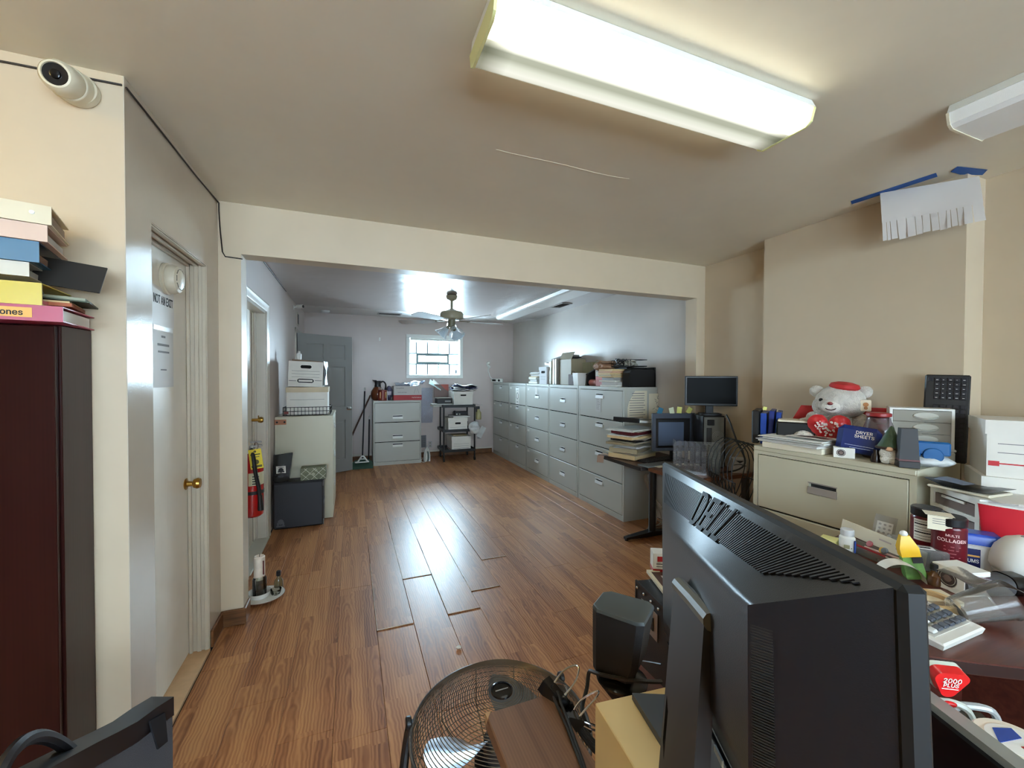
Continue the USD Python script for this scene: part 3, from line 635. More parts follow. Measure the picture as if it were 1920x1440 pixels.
def rolled():
    t = thing('dark_bundle', 'dark bundle of black folders squeezed beside the white card box', 'bundle', (2.66, 5.42, ZT), -PI/2)
    part(t, 'folder', bx(-.07, .07, -.0, .25, .0, .05, .01), mat('white_folder', (208, 206, 200), .6)); part(t, 'folder', tr(bx(-.06, .075, -.01, .24, .052, .08, .01), ry=.05), BLACK)
    part(t, 'folder', tr(bx(-.065, .07, -.02, .22, .085, .115, .01), ry=-.06), mat('dark_red_folder', (74, 40, 34), .5)); part(t, 'folder', tr(bx(-.06, .06, -.015, .2, .122, .155, .012), ry=-.04), BLACK)
rolled()
banker('small white card box with a square hole and a lid on the grey cabinets', (2.64, 5.20, ZT), .19, .26, .235, rz=-PI/2+.12, hole=True, lidh=.04, hole_z=.72, lines=(.45, .3), body=mat('cool_white_card', (224, 226, 228), .7))
t = thing('binder', 'white open binder leaning on the white card box', 'binder', (2.74, 5.22, ZT+.243), -PI/2)
part(t, 'cover', tr(bx(-.14, .14, -.12, .12, 0, .006), ry=.12, d=(0, 0, .02)), mat('white_vinyl', (214, 214, 210), .4)); part(t, 'cover', tr(bx(-.14, .12, -.12, .1, .008, .03), ry=.12, d=(0, 0, .02)), BLACK)
t = thing('folder', 'black folder lying tilted on top of the tall tan spine', 'folder', (2.76, 4.98, ZT+.34), -PI/2+.15, ry=-.16)
part(t, 'cover', bx(-.2, .17, -.13, .14, 0, .012, .004), BLACK); part(t, 'pages', bx(-.18, .15, -.11, .12, .0125, .04), mat('grey_board', (128, 124, 116), .7))
def upright(name, label, y, th, h, d, m_, letter=None, lean=0., catg='binder', x=FX+.03, edge=None):
    t = thing(name, label, catg, (x, y, ZT), -PI/2, ry=lean)
    part(t, 'cover', bx(-th/2, th/2, 0, d, 0, h, .003), m_)
    if edge: part(t, 'spine', bx(-th/2+.006, th/2-.006, -.002, -.0001, .01, h-.01), edge)
    if letter: part(t, 'lettering', tr(text(letter, th*.5, (0, 0, 0)), ry=PI/2, d=(0, -.0005, h*.5)), mat('gold_print', (232, 222, 196), .5))
    return t
TAN = mat('tan_board', (150, 138, 112), .6)
upright('binder', 'tall tan binder with large letters down its spine', 5.03, .085, .32, .30, TAN, 'NYMAPLE', edge=mat('tan_spine', (166, 150, 116), .5))
upright('binder', 'tall narrow white binder left of the wide tan binder', 4.935, .05, .34, .30, mat('white_binder', (224, 226, 226), .4))
upright('binder', 'narrow grey and white binder against the wide tan binder', 4.865, .045, .345, .29, mat('grey_binder', (150, 146, 136), .5), edge=WHITE)
t = thing('storage_box', 'large plain tan board box between the binders and the white bin', 'box', (2.66, 4.66, ZT), -PI/2); part(t, 'body', bx(-.16, .16, -.09, .12, 0, .33, .004), TAN); part(t, 'flap', tr(bx(-.16, .16, 0, .004, 0, .10), rx=-.5, d=(0, -.088, .331)), TAN)
t = thing('storage_box', 'pale olive box standing behind the white bin', 'box', (2.80, 4.40, ZT), -PI/2); part(t, 'body', bx(-.13, .14, -.06, .06, 0, .285, .003), mat('olive_card', (176, 172, 140), .6)); part(t, 'corrugation', cat(*[bx(-.13+k*.03, -.127+k*.03, -.062, -.0605, .01, .28) for k in range(9)]), mat('olive_line', (140, 138, 112), .7))
t = thing('gift_bag', 'small dark brown paper bag with a cord handle', 'bag', (2.56, 4.47, ZT), -PI/2+.1); part(t, 'body', bx(-.075, .075, 0, .09, 0, .135, .004), mat('brown_card', (72, 44, 36), .6)); part(t, 'handle', tube([(-.03, .02, .135), (-.02, .02, .17), (.03, .02, .165), (.045, .02, .135)], .0025, 5, smooth=14), mat('brown_cord', (96, 62, 46), .7))
t = thing('plastic_bin', 'plain white plastic bin beside the black folder stand', 'bin', (2.57, 4.30, ZT), -PI/2); part(t, 'body', tm(m3.Manifold(m3.Mesh(vert_properties=np.array(hull([(sx*.05, sy*.05, 0) for sx in (-1, 1) for sy in (-1, 1)]+[(sx*.062, sy*.062, .15) for sx in (-1, 1) for sy in (-1, 1)]).vertices, np.float32), tri_verts=np.array(hull([(sx*.05, sy*.05, 0) for sx in (-1, 1) for sy in (-1, 1)]+[(sx*.062, sy*.062, .15) for sx in (-1, 1) for sy in (-1, 1)]).faces, np.uint32)))-mbox(-.045, .045, -.045, .045, .006, .2)), WHITE)
# black desk-top shelf with pink boxes, envelopes and papers inside
t = thing('desktop_shelf', 'black plastic desktop shelf with sloping left side on the nearest cabinet', 'shelf', (FX+.09, 3.78, ZT), -PI/2)
part(t, 'side_panel', tr(prism([(0, 0), (.30, 0), (.30, .24), (.16, .24), (0, .12)], .02), rx=PI/2, rz=PI/2, d=(-.42, 0, 0)), BLACK)
part(t, 'side_panel', tr(prism(rrect(-.02, .30, 0, .18, .05).union(sbox(-.02, 0, .30, .1)), .115), rx=PI/2, rz=PI/2, d=(.305, 0, 0)), BLACK)
part(t, 'back_panel', bx(-.42, .42, .285, .30, 0, .20), BLACK)
part(t, 'top_panel', bx(.11, .32, .02, .28, .186, .2, .004), BLACK)
part(t, 'slanted_rail', rod((-.42, .0, .13), (-.18, .06, .235), .008, 6), BLACK)
t = thing('card_box', 'pink card box under the white carton in the black shelf', 'box', (2.575, 3.87, ZT), -PI/2); part(t, 'body', bx(-.085, .085, 0, .2, 0, .105, .002), mat('pink_card', (196, 122, 118), .7)); part(t, 'lid', bx(-.087, .087, -.002, .202, .075, .107, .002), mat('pink_card2', (206, 132, 126), .7)); part(t, 'side_label', bx(.0855, .0862, .01, .19, .01, .07), mat('dark_pink', (128, 52, 54), .7))
t = thing('carton', 'white carton lying on the pink box in the black shelf', 'box', (2.58, 3.88, ZT+.108), -PI/2+.05); part(t, 'body', bx(-.085, .085, 0, .19, 0, .07, .003), PAPER); part(t, 'flap', bx(-.083, .083, -.002, .0, .05, .068), PAPERG)
t = thing('parcel_tube', 'rolled pink parcel lying left of the pink box', 'parcel', (2.58, 4.055, ZT), -PI/2); part(t, 'roll', tr(cyl(.036, .17, 20, .004), (.085, .05, .0365), ry=-PI/2), mat('pink_wrap', (188, 110, 100), .6)); part(t, 'end_tape', tr(cyl(.0366, .02, 20), (.05, .05, .0365), ry=-PI/2), mat('pink_wrap2', (206, 150, 140), .6))
pile('flat grey files and papers at the bottom of the black shelf', (2.66, 3.645, ZT), .25, .30, [(.02, PAPER, 'paper_block', 1.05), (.03, PAPERG, 'paper_block'), (.015, PAPER, 'paper_block', 1.0), (.03, mat('grey_files', (140, 138, 134), .7), 'file'), (.012, MANILA, 'folder', 1.05), (.02, mat('buff', (176, 158, 120), .7), 'file')], seed=5, rz=-PI/2)
pile('manila envelopes and tan folders stacked above the grey files', (2.65, 3.655, ZT+.124), .25, .30, [(.02, MANILA, 'envelope', 1.05), (.018, mat('peach_env', (206, 160, 128), .7), 'envelope'), (.02, MANILA, 'envelope', .98)], seed=9, rz=-PI/2)
t = thing('paper_bundle', 'crumpled brown paper bundle heaped on the pink and white boxes', 'paper', (2.66, 3.90, ZT+.18), -PI/2)
V = trimesh.creation.icosphere(4, 1.0); V.apply_scale((.19, .12, .055)); V.vertices += .03*(meshkit.fbm(V.vertices*14, 3, 4)[:, None]-.5)*V.vertex_normals*2.2; V.vertices[:, 2] += .04
part(t, 'crumpled_paper', V, mat('brown_paper', (158, 120, 92), .75, vary=.15, vscale=14.), smooth=25); part(t, 'loose_sheet', tr(sheet(.3, .2, .03, 5), (.09, 0, .075), ry=.12), mat('brown_paper2', (176, 140, 110), .75))
# wire basket with cables on the shelf
t = thing('wire_basket', 'black wire tray holding cables on top of the black shelf', 'basket', (2.68, 3.53, ZT+.2005), -PI/2)
bw = []
for z in (.012, .075): bw.append(tube([(-.16, -.08, z), (.16, -.08, z), (.16, .12, z), (-.16, .12, z)], .0035, 5, closed=True))
for k in range(9): bw.append(rod((-.16+k*.04, -.08, .075), (-.16+k*.04, -.08, .004), .0022, 5)); bw.append(rod((-.16+k*.04, -.08, .006), (-.16+k*.04, .12, .006), .002, 5))
part(t, 'wire_frame', cat(*bw), BLACKM)
def coil(label, loc, R, n, m_, seed, r=.006, flat=.5):
    q = random.Random(seed); P = []
    for k in range(n*8): a = k*PI/4; P.append((R*(1+q.uniform(-.3, .2))*math.cos(a), R*.6*(1+q.uniform(-.3, .2))*math.sin(a)*.8, R*flat*(1+math.sin(a*1.3+seed))*.9+r))
    return solo('cable', tube(P, r, 6, smooth=n*40), m_, label, 'cable', loc)
coil('black cable coiled in the wire tray over the shelf', (2.66, 3.60, ZT+.215), .075, 3, BLACK, 3)
coil('grey cable coiled at the right of the wire tray', (2.66, 3.44, ZT+.215), .07, 3, mat('grey_cable', (150, 148, 136), .5), 8, flat=.35)

# ================================================================ back wall: three drawer cabinet, cart, small things
c3 = lateral('grey three drawer lateral cabinet under the small window at the back', (.717, 6.9, 0), 0, .757, .46, 1.045, (.74, .74, .16), hw=.155, margin=.02, lip=WHITE, hh=.05)
def jug():
    t = thing('jug', 'brown glass jug with a black spout and handle on the three drawer cabinet', 'jug', (.42, 7.13, 1.0455))
    part(t, 'bowl', lathe([(.0, 0), (.075, 0), (.10, .03), (.115, .09), (.105, .15), (.07, .2), (.05, .22), (.045, .215), (.065, .195), (.095, .15)], 28), mat('brown_glass', (112, 62, 38), .12, coat=.5))
    part(t, 'collar', lathe([(.048, .2), (.052, .23), (.045, .27), (.055, .315), (.05, .318), (.04, .27), (.04, .2)], 28), BLACK)
    part(t, 'spout', hull([(-.03, -.02, .28), (-.03, .02, .28), (-.09, 0, .335), (-.02, -.02, .33), (-.02, .02, .33), (.0, 0, .27)]), BLACK)
    part(t, 'handle', tube([(.045, 0, .29), (.10, 0, .30), (.125, 0, .26), (.12, 0, .18), (.115, 0, .13)], .012, 8, smooth=24), BLACK)
jug()
t = thing('snack_box', 'red and gold printed tin in front of the brown jug', 'tin', (.49, 6.99, 1.0455)); part(t, 'body', cyl(.075, .17, 32, .006), mat('red_tin', (128, 44, 26), .35)); part(t, 'print_panel', tr(bx(-.05, .05, -.0775, -.0765, .04, .14), (0, .012, 0)), mat('gold_print2', (196, 150, 66), .4)); part(t, 'white_strip', tr(bx(-.012, .012, -.078, -.0766, .0, .165), (0, 0, 0), rz=1.0), WHITE); part(t, 'print_picture', bx(-.03, .03, -.067, -.0655, .05, .09), mat('dark_red', (90, 22, 20), .5))
t = thing('wrapped_pack', 'dark purple plastic pack squeezed beside the red striped carton', 'pack', (.592, 7.06, 1.0455)); V = trimesh.creation.icosphere(3, 1.); V.apply_scale((.055, .1, .12)); V.vertices += .03*(meshkit.fbm(V.vertices*22, 3, 9)[:, None]-.5)*V.vertex_normals; V.apply_translation((0, 0, .12)); V.vertices[:, 2] = np.maximum(V.vertices[:, 2], 0); part(t, 'film', V, mat('purple_film', (88, 84, 108), .25, vary=.5, vscale=20.)); part(t, 'label', bx(-.03, .03, -.103, -.1, .09, .15), mat('pale_label', (170, 160, 170), .5))
t = thing('carton', 'long white carton with a red lower band on the three drawer cabinet', 'box', (.882, 7.03, 1.0455))
part(t, 'body', bx(-.225, .225, -.10, .14, 0, .235, .003), mat('white_carton', (196, 192, 188), .6)); part(t, 'red_band', bx(-.2258, .2258, -.1008, .1408, .001, .085), mat('red_band', (170, 32, 38), .5)); part(t, 'lettering', text('Performance', .018, (.14, -.1009, .045)), mat('pale_print', (214, 190, 186), .6)); part(t, 'printed_lines', cat(text('Compatible', .018, (-.13, -.1009, .2)), text('toner cartridge', .015, (-.09, -.1009, .13))), INKG)
part(t, 'printed_drawing', cat(tube([(.1, -.1005, .11), (.125, -.1005, .2), (.14, -.1005, .12), (.155, -.1005, .2), (.18, -.1005, .11)], .002, 4)), INKG)
pf = thing('plastic_sheeting', 'crumpled clear plastic sheeting on the red striped carton', 'plastic', (.92, 7.04, 1.282))
FILM = clear_pane('clear_film', (238, 240, 246), gloss=.12, base_mix=.4, body=(200, 204, 216), bumpy=.6, bscale=14.)
part(pf, 'film', sheet(.46, .22, .07, 12, 14), FILM); part(pf, 'film', tr(sheet(.34, .2, .06, 19, 14), (.08, -.01, .03), ry=-.1), FILM)
sb = solo('plastic_bag', tr(sheet(.27, .62, .05, 31, 12), (1.22, 7.30, .93), rx=PI/2), FILM, 'clear plastic bag hanging between the carton and the black cart', 'bag')

# cart
CX0, CX1, CY0, CY1 = 1.455, 1.99, 6.80, 7.28
t = thing('utility_cart', 'black three tier utility cart below the small window', 'cart', (0, 0, 0))
for (x, y) in ((CX0, CY0), (CX1, CY0), (CX0+.04, CY1), (CX1, CY1)):
    lg = part(t, 'leg', rod((x, y, .07), (x, y, .925), .014, 10), BLACKM); part(lg, 'caster', cat(tr(cyl(.033, .022, 16), (x-.011, y, .034), ry=PI/2), bx(x-.008, x+.008, y-.01, y+.01, .04, .075)), BLACK)
for z in (.16, .50, .915):
    part(t, 'shelf', tm(mbox(CX0-.012, CX1+.012, CY0-.012, CY1+.012, z, z+.045)-mbox(CX0+.002, CX1-.002, CY0+.002, CY1-.002, z+.012, z+.1)), BLACK)
def cartz(k): return (.1725, .5125, .9275)[k]
banker('white storage box with a square lid on the bottom tier of the black cart', (1.76, 7.0, cartz(0)), .33, .38, .24, lidh=.06, hole=False, lines=(.5, .35, .2), stripe=(.06, .1, mat('red_line', (150, 60, 66), .6)))
solo('folder', bx(-.12, .12, -.1, .1, 0, .012, .003), MANILA, 'manila folder lying on the bottom cart box lid', 'folder', (1.76, 7.0, cartz(0)+.2475))
banker('white storage box with a dark hand hole on the middle cart tier', (1.70, 6.99, cartz(1)), .33, .36, .22, lidh=.055, hole=True, hole_z=.6, lines=(.3,))
pile('pad of white papers on the middle cart box lid', (1.745, 6.98, cartz(1)+.2275), .30, .26, [(.02, PAPER, 'paper_block'), (.008, PAPERG, 'paper_block')], seed=15)
t = thing('black_device', 'small black adapter and lens among papers on the middle cart tier', 'device', (1.77, 6.97, cartz(1)+.264)); part(t, 'body', bx(-.10, .12, -.05, .05, 0, .06, .006), BLACK); part(t, 'knob', cat(*[tr(trimesh.creation.icosphere(2, .016), (x, -.07, .014)) for x in (-.07, -.02)]), WHITE); part(t, 'loop', tube([(-.11, -.03, .01), (-.125, -.03, .05), (-.10, -.03, .07), (-.08, -.03, .03)], .006, 6, smooth=14), BLACK)
banker('white storage box with an open hand hole on the top tier of the black cart', (1.80, 7.02, cartz(2)), .33, .38, .25, lidh=.045, hole=True, hole_z=.78, lines=(.1,))
t = thing('cloth_pile', 'dark blue and white crumpled cloth piled on the top cart box', 'cloth', (1.82, 7.0, cartz(2)+.2565))
for k, (m_, zz, sx) in enumerate(((PAPER, 0, .38), (mat('navy_cloth', (52, 56, 92), .8, vary=.3, vscale=25.), .016, .42), (PAPERG, .04, .40), (mat('navy_cloth', (0, 0, 0)), .055, .40), (PAPER, .08, .36))):
    part(t, 'fold', tr(sheet(sx, .34, .04, 41+k, 14, t=.006), (.015*k, .01*k, zz), ry=.03*k), m_)
t = thing('black_device', 'flat black radio with a silver display on the left of the cart top', 'device', (1.50, 7.02, cartz(2)+.052)); part(t, 'body', bx(-.135, .12, -.1, .1, 0, .085, .006), BLACK); part(t, 'display', bx(.0, .1, -.1015, -.1, .025, .05), mat('silver_print', (150, 152, 150), .4)); part(t, 'top_plate', bx(-.14, .125, -.105, .105, .086, .098, .003), mat('warm_grey', (150, 142, 136), .6))
pile('messy white papers spilling under the black radio', (1.47, 7.03, cartz(2)), .33, .26, [(.02, PAPER, 'paper_block'), (.0012, PAPER, 'sheet', 1.1), (.012, PAPERG, 'paper_block', .95), (.008, PAPER, 'paper_block', 1.05)], seed=21)
t = thing('board', 'tan board standing upright with a red patch behind the radio', 'board', (1.50, 7.16, cartz(2)+.15)); part(t, 'panel', bx(-.14, .115, 0, .02, 0, .225, .002), mat('tan_panel', (128, 106, 98), .6)); part(t, 'red_patch', yprism([(-.03, .224), (.113, .224), (.113, .1), (.05, .14)], .001, -.0015), mat('red_patch', (170, 92, 80), .7))
t = thing('paper_sheet', 'pale green sheet leaning up toward the window sill', 'paper', (1.385, 7.2, 1.285)); part(t, 'sheet', tr(sheet(.24, .16, .02, 51, 8), (0, 0, 0), rx=.5, ry=.55), mat('pale_green_paper', (196, 224, 220), .6)); part(t, 'sheet', tr(sheet(.2, .14, .02, 53, 8), (.04, .02, .01), rx=.5, ry=.7), PAPER)
t = thing('plastic_bag', 'white plastic bag knotted on the right post of the cart', 'bag', (2.03, 6.74, .55)); V = trimesh.creation.icosphere(3, 1.); V.apply_scale((.1, .06, .11)); V.vertices += .05*(meshkit.fbm(V.vertices*20, 3, 2)[:, None]-.5)*V.vertex_normals; part(t, 'bulge', tr(V, (-.06, 0, .02)), mat('white_bag', (206, 208, 206), .4)); part(t, 'tail', tr(sheet(.1, .2, .03, 7, 8), (.06, 0, -.06), rx=PI/2, ry=.5), mat('white_bag', (0, 0, 0)))
t = thing('spray_bottle', 'spray bottle with a black trigger hung on the cart corner', 'bottle', (2.06, 6.80, .70)); part(t, 'bottle', lathe([(.0, 0), (.045, 0), (.05, .02), (.048, .12), (.02, .16), (.018, .18)], 20), mat('dull_yellow', (158, 150, 104), .35)); part(t, 'trigger', cat(bx(-.07, .02, -.016, .016, .18, .225, .006), bx(-.05, -.03, -.01, .01, .13, .18, .004)), BLACK); part(t, 'white_rag', tr(sheet(.14, .12, .05, 61, 8), (0, -.01, .235)), WHITE)
t = thing('clothes_iron', 'white upright clothes iron on the floor beside the three drawer cabinet', 'iron', (1.205, 6.94, 0))
part(t, 'sole_plate', yprism(Polygon([(-.055, 0), (.055, 0), (.058, .1), (.04, .2), (0, .27), (-.04, .2), (-.058, .1)]), .012, .03), STEEL); part(t, 'body', hull([(x*s, y, .01+z*s) for x, z in ((-.052, 0), (.052, 0), (.05, .1), (.032, .19), (0, .24), (-.032, .19), (-.05, .1)) for y, s in ((.029, 1.), (-.03, .72))]), WHITE); part(t, 'handle', tube([(0, -.03, .03), (0, -.085, .05), (0, -.085, .14), (0, -.03, .17)], .014, 8, smooth=16), mat('grey_green', (96, 116, 112), .4)); part(t, 'cord', tube([(-.03, -.02, .01), (-.09, -.03, .008), (-.1, .02, .03), (-.07, .04, .05)], .005, 6, smooth=18), WHITE)
# broom, mop, brush and dustpan left of the cabinet
t = thing('broom', 'broom with a thin black pole and white tip leaning on the back wall', 'broom', (.175, 6.985, 0)); part(t, 'pole', rod((0, 0, .1), (.045, .24, 1.19), .0115, 10), BLACK); part(t, 'pole_tip', rod((.0452, .2412, 1.195), (.0475, .252, 1.25), .0115, 10), WHITE, label='white pole tip'); part(t, 'brush_head', hull([(-.13, -.03, .0), (.13, -.03, 0), (.13, .03, 0), (-.13, .03, 0), (-.03, -.015, .12), (.03, -.015, .12), (.03, .015, .12), (-.03, .015, .12)]), WHITE)
t = thing('mop', 'shorter black pole with a pale tip beside the cabinet', 'mop', (.275, 7.13, 0)); part(t, 'pole', rod((0, 0, .02), (.02, .19, .71), .011, 10), BLACK); part(t, 'pole_tip', rod((.0202, .192, .713), (.022, .205, .77), .012, 10), WHITE); part(t, 'mop_head', bx(-.1, .06, -.03, .04, 0, .04, .008), BLACK)
t = thing('wooden_stick', 'long brown wooden stick leaning diagonally behind the grey door', 'stick', (-.185, 7.06, .012)); part(t, 'pole', rod((0, 0, 0), (.50, .285, 1.105), .013, 10), mat('brown_stick', (84, 56, 42), .5)); part(t, 'end_cap', rod((-.004, -.003, -.008), (.015, .010, .03), .0145, 10), BLACK)
t = thing('dustpan', 'dark green dustpan with a white clip-on brush on the floor', 'dustpan', (.17, 6.84, 0)); part(t, 'pan', hull([(-.17, -.1, 0), (.16, -.1, 0), (.13, .05, 0), (-.14, .05, 0), (-.1, .03, .12), (.1, .03, .12), (.15, -.02, .09), (-.15, -.02, .09)]), mat('dark_green', (44, 72, 58), .45)); part(t, 'brush_grip', cat(tube([(-.1, -.04, .1), (-.03, -.05, .16), (.0, -.05, .19), (.05, -.05, .14), (.09, -.04, .1)], .013, 7, smooth=22), bx(-.11, .1, -.07, -.03, .09, .105, .004)), WHITE)
# outlets, vents and screws on the back wall
def plate(label, x, y, z, rz, w=.07, h=.115, catg='outlet', m_=OFFW, slots=True, name='wall_outlet'):
    t = thing(name, label, catg, (x, y, z), rz); part(t, 'plate', bx(-w/2, w/2, -.005, -.0005, -h/2, h/2, .002), m_)
    if slots: part(t, 'socket', cat(*[bx(-.014, .014, -.0062, -.005, s*h*.22-.014, s*h*.22+.014, .0006) for s in (-1, 1)]), mat('dim_plastic', (150, 142, 130), .5))
    return t
PW2 = mat('painted_plate', (178, 170, 168), .4)
plate('painted socket on the back wall low beside the far cabinets', 2.25, YB, .33, 0, m_=PW2); plate('socket under the window behind the black cart', 1.33, YB, .22, 0, m_=PW2)
t = thing('wall_vent', 'grey register vent low on the back wall beside the three drawer cabinet', 'vent', (1.19, YB, .28)); part(t, 'frame', bx(-.07, .07, -.008, -.0005, -.11, .11, .002), mat('vent_grey', (120, 120, 122), .5)); part(t, 'louvre', cat(*[bx(-.055, .055, -.012, -.008, -.09+k*.022, -.08+k*.022) for k in range(9)]), mat('vent_dark', (84, 84, 88), .5))
solo('wall_hook', cat(bx(-.012, .012, -.004, -.0005, -.03, .03, .001), tube([(0, -.004, .0), (0, -.02, -.01), (0, -.02, -.025), (0, -.008, -.03)], .004, 6, smooth=10)), WHITE, 'small white hook high on the back wall left of the window', 'hook', (at(712, 636, y=YB)[0], YB, at(712, 636, y=YB)[2]))
def ceil_vent(label, x, y, z, w, d):
    t = thing('ceiling_vent', label, 'vent', (x, y, z)); part(t, 'frame', tm(mbox(-w/2, w/2, -d/2, d/2, -.012, -.0005)-mbox(-w/2+.02, w/2-.02, -d/2+.02, d/2-.02, -.03, .01)), mat('vent_white', (176, 172, 170), .5)); part(t, 'slat', cat(*[tr(bx(-w/2+.02, w/2-.02, -.008, .008, -.001, .001), (0, -d/2+.03+k*.024, -.006), rx=.6) for k in range(int((d-.05)/.024))]), mat('vent_slat', (92, 88, 88), .5)); part(t, 'duct', bx(-w/2+.02, w/2-.02, -d/2+.02, d/2-.02, -.0015, -.0008), DARK)  # last part is a dark plate, shade above the slats put into colour
ceil_vent('dark slotted vent in the back room ceiling beside the strip light', 2.66, 4.95, H, .16, .36)
ceil_vent('slotted vent in the ceiling close to the back wall behind the fan', .58, 6.78, H+.0195, .36, .17)
# ================================================================ left side of the back room
cbg = lateral('beige steel cabinet seen from its side left of the back room, boxes piled on it', (-.168, 4.93, 0), PI/2, .80, .515, 1.035, (.3, .3, .3), hw=.13, body=FILEBEIGE)
t = thing('sticker', 'orange brown sticker with two dark dots at a beige cabinet top corner', 'sticker', (-.635, 4.5292, .985)); part(t, 'label_sheet', bx(-.05, .05, -.0012, 0, -.025, .025), mat('copper_sticker', (168, 108, 74), .5)); part(t, 'dot', tr(cyl(.009, .001, 12), (-.03, -.0011, 0), rx=PI/2), INK); part(t, 'dot', tr(cyl(.009, .001, 12), (.035, -.0011, 0), rx=PI/2), INK)
ZC = 1.0355
t = thing('wire_tray', 'black wire tray on the beige cabinet under the stacked storage boxes', 'tray', (-.41, 4.80, ZC))
w_, d_, h_ = .43, .38, .085; wr = []
for z in (.006, .045, h_): wr.append(tube([(-w_/2, -d_/2, z), (w_/2-.02, -d_/2, z), (w_/2, -d_/2+.02, z), (w_/2, d_/2, z), (-w_/2, d_/2, z)], .0032, 5, closed=True))
for k in range(14): x = -w_/2+k*w_/13; wr.append(rod((x, -d_/2, h_), (x, -d_/2, .006), .0024, 5)); wr.append(rod((x, d_/2, h_), (x, d_/2, .006), .0024, 5)); wr.append(rod((x, -d_/2, .006), (x, d_/2, .006), .0018, 5))
for k in range(9): y = -d_/2+k*d_/8; wr += [rod((sx*w_/2, y, h_), (sx*w_/2, y, .006), .0024, 5) for sx in (-1, 1)]
part(t, 'wire_frame', cat(*wr), BLACKM); part(t, 'tag', bx(-w_/2+.012, -w_/2+.05, -d_/2-.004, -d_/2-.0033, .02, .045), mat('red_tag', (140, 70, 66), .6))
lowb = banker('plain white storage box with a yellowed lid standing in the black wire tray', (-.408, 4.802, ZC+.0105), .375, .34, .27, lidh=.045, hole=False, lidmat=CARDB, lines=(.56,))
upb = banker('worn white storage box with hand hole and dark oval tilted on the lower box', (-.425, 4.80, ZC+.292), .315, .35, .255, ry=.035, lid=False, hole=True, hole_z=.79, lines=(.62, .5, .38))
part(upb, 'printed_oval', tr(tm(m3.Manifold(m3.Mesh(vert_properties=np.array(front(prism(rrect(-.075, .075, -.02, .02, .0195), .001)).vertices, np.float32), tri_verts=np.array(front(prism(rrect(-.075, .075, -.02, .02, .0195), .001)).faces, np.uint32)))-mbox(-.063, .063, -1, 1, -.010, .010)), (0, -.1751, .06)), INK)
part(upb, 'printed_rule', cat(bx(-.15, -.085, -.1756, -.1751, .055, .061), bx(.085, .15, -.1756, -.1751, .062, .068)), INKG)
t = thing('plastic_wrap', 'pale blue torn plastic wrap down the right side of the tilted storage box', 'wrap', (-.255, 4.80, ZC+.300)); part(t, 'film', tr(sheet(.25, .33, .03, 71, 12), (0, 0, .13), ry=PI/2), mat('blue_white_film', (206, 212, 224), .35)); part(t, 'hole_print', cat(bx(.03, .034, -.06, -.035, .16, .19), bx(.034, .038, .05, .08, .165, .2)), INK)
t = thing('box_contents', 'brown folders and papers sticking out of the tilted storage box', 'papers', (-.435, 4.80, ZC+.310)); part(t, 'folder', tr(bx(-.13, .14, -.15, .15, .23, .252), ry=.08), mat('brown_folder', (128, 104, 82), .7)); part(t, 'folder', tr(bx(-.12, .0, -.13, .15, .0, .23), ry=0), BLACK); part(t, 'paper_block', bx(.01, .12, -.14, .14, .05, .235), PAPER)
solo('plastic_bottle', lathe([(0, 0), (.022, 0), (.024, .01), (.024, .06), (.012, .075), (.012, .09), (0, .092)], 16), WHITE, 'small white bottle standing on the folders of the tilted storage box', 'bottle', (-.51, 4.9, ZC+.575))

# black box with emblem, coffee bag and patterned gift box
t = thing('leatherette_box', 'black leatherette box with a faded emblem, standing before the beige cabinet', 'box', (-.458, 4.41, 0)); part(t, 'body', bx(-.213, .213, -.095, .105, .004, .437, .014), mat('leatherette', (38, 38, 44), .5, bump=.6, bscale=260.))
part(t, 'corner_guard', cat(bx(.205, .2145, -.0965, -.06, .008, .06, .004), bx(.205, .2145, -.0965, -.06, .38, .434, .004), bx(.2132, .2145, -.09, .1, .2, .23)), mat('worn_corner', (92, 92, 96), .4))
part(t, 'emblem', cat(tr(cyl(.024, .001, 20), (-.15, -.0952, .075), rx=PI/2), bx(-.185, -.115, -.0962, -.0952, .03, .042), bx(-.18, -.165, -.0962, -.0952, .045, .07), bx(-.135, -.12, -.0962, -.0952, .045, .07)), mat('emblem_grey', (92, 92, 96), .4))
t = thing('coffee_bag', 'glossy black foil bag with a white picture label on the black box', 'bag', (-.600, 4.40, .4375))
V = hull([(-.068, -.05, 0), (.052, -.05, 0), (-.068, .05, 0), (.052, .05, 0), (-.075, -.052, .05), (.062, -.052, .05), (-.075, .045, .05), (.062, .045, .05), (-.078, -.012, .225), (.082, -.012, .232), (-.078, .008, .225), (.082, .008, .232), (-.078, -.004, .255), (.085, -.004, .268), (-.078, 0, .255), (.085, 0, .268)]).subdivide().subdivide(); V.vertices += (.010*(meshkit.fbm(V.vertices*24, 3, 5)[:, None]-.5))*V.vertex_normals; V.vertices[:, 2] = np.maximum(V.vertices[:, 2], 0)
bgp = part(t, 'foil_body', V, mat('black_foil', (14, 14, 18), .16, spec=.8)); lb = part(t, 'picture_label', tr(bx(-.048, .032, -.001, 0, -.045, .045), (0, -.0465, .11), rx=.16), PAPER); part(lb, 'printed_picture', tr(cat(tr(cyl(.022, .0008, 20), (-.008, -.0011, .004), rx=PI/2), bx(-.035, .02, -.0018, -.001, -.015, -.004), bx(-.03, .015, -.0018, -.001, .03, .034), bx(-.04, .025, -.0018, -.001, -.037, -.031)), (0, -.0465, .11), rx=.16), INK)
t = thing('gift_box', 'small green box with white lattice ribbon print on the black box', 'box', (-.335, 4.41, .4375)); part(t, 'body', bx(-.11, .11, -.06, .06, 0, .118, .003), mat('sage_print', (106, 110, 84), .55, vary=.35, vscale=40.))
rb = []
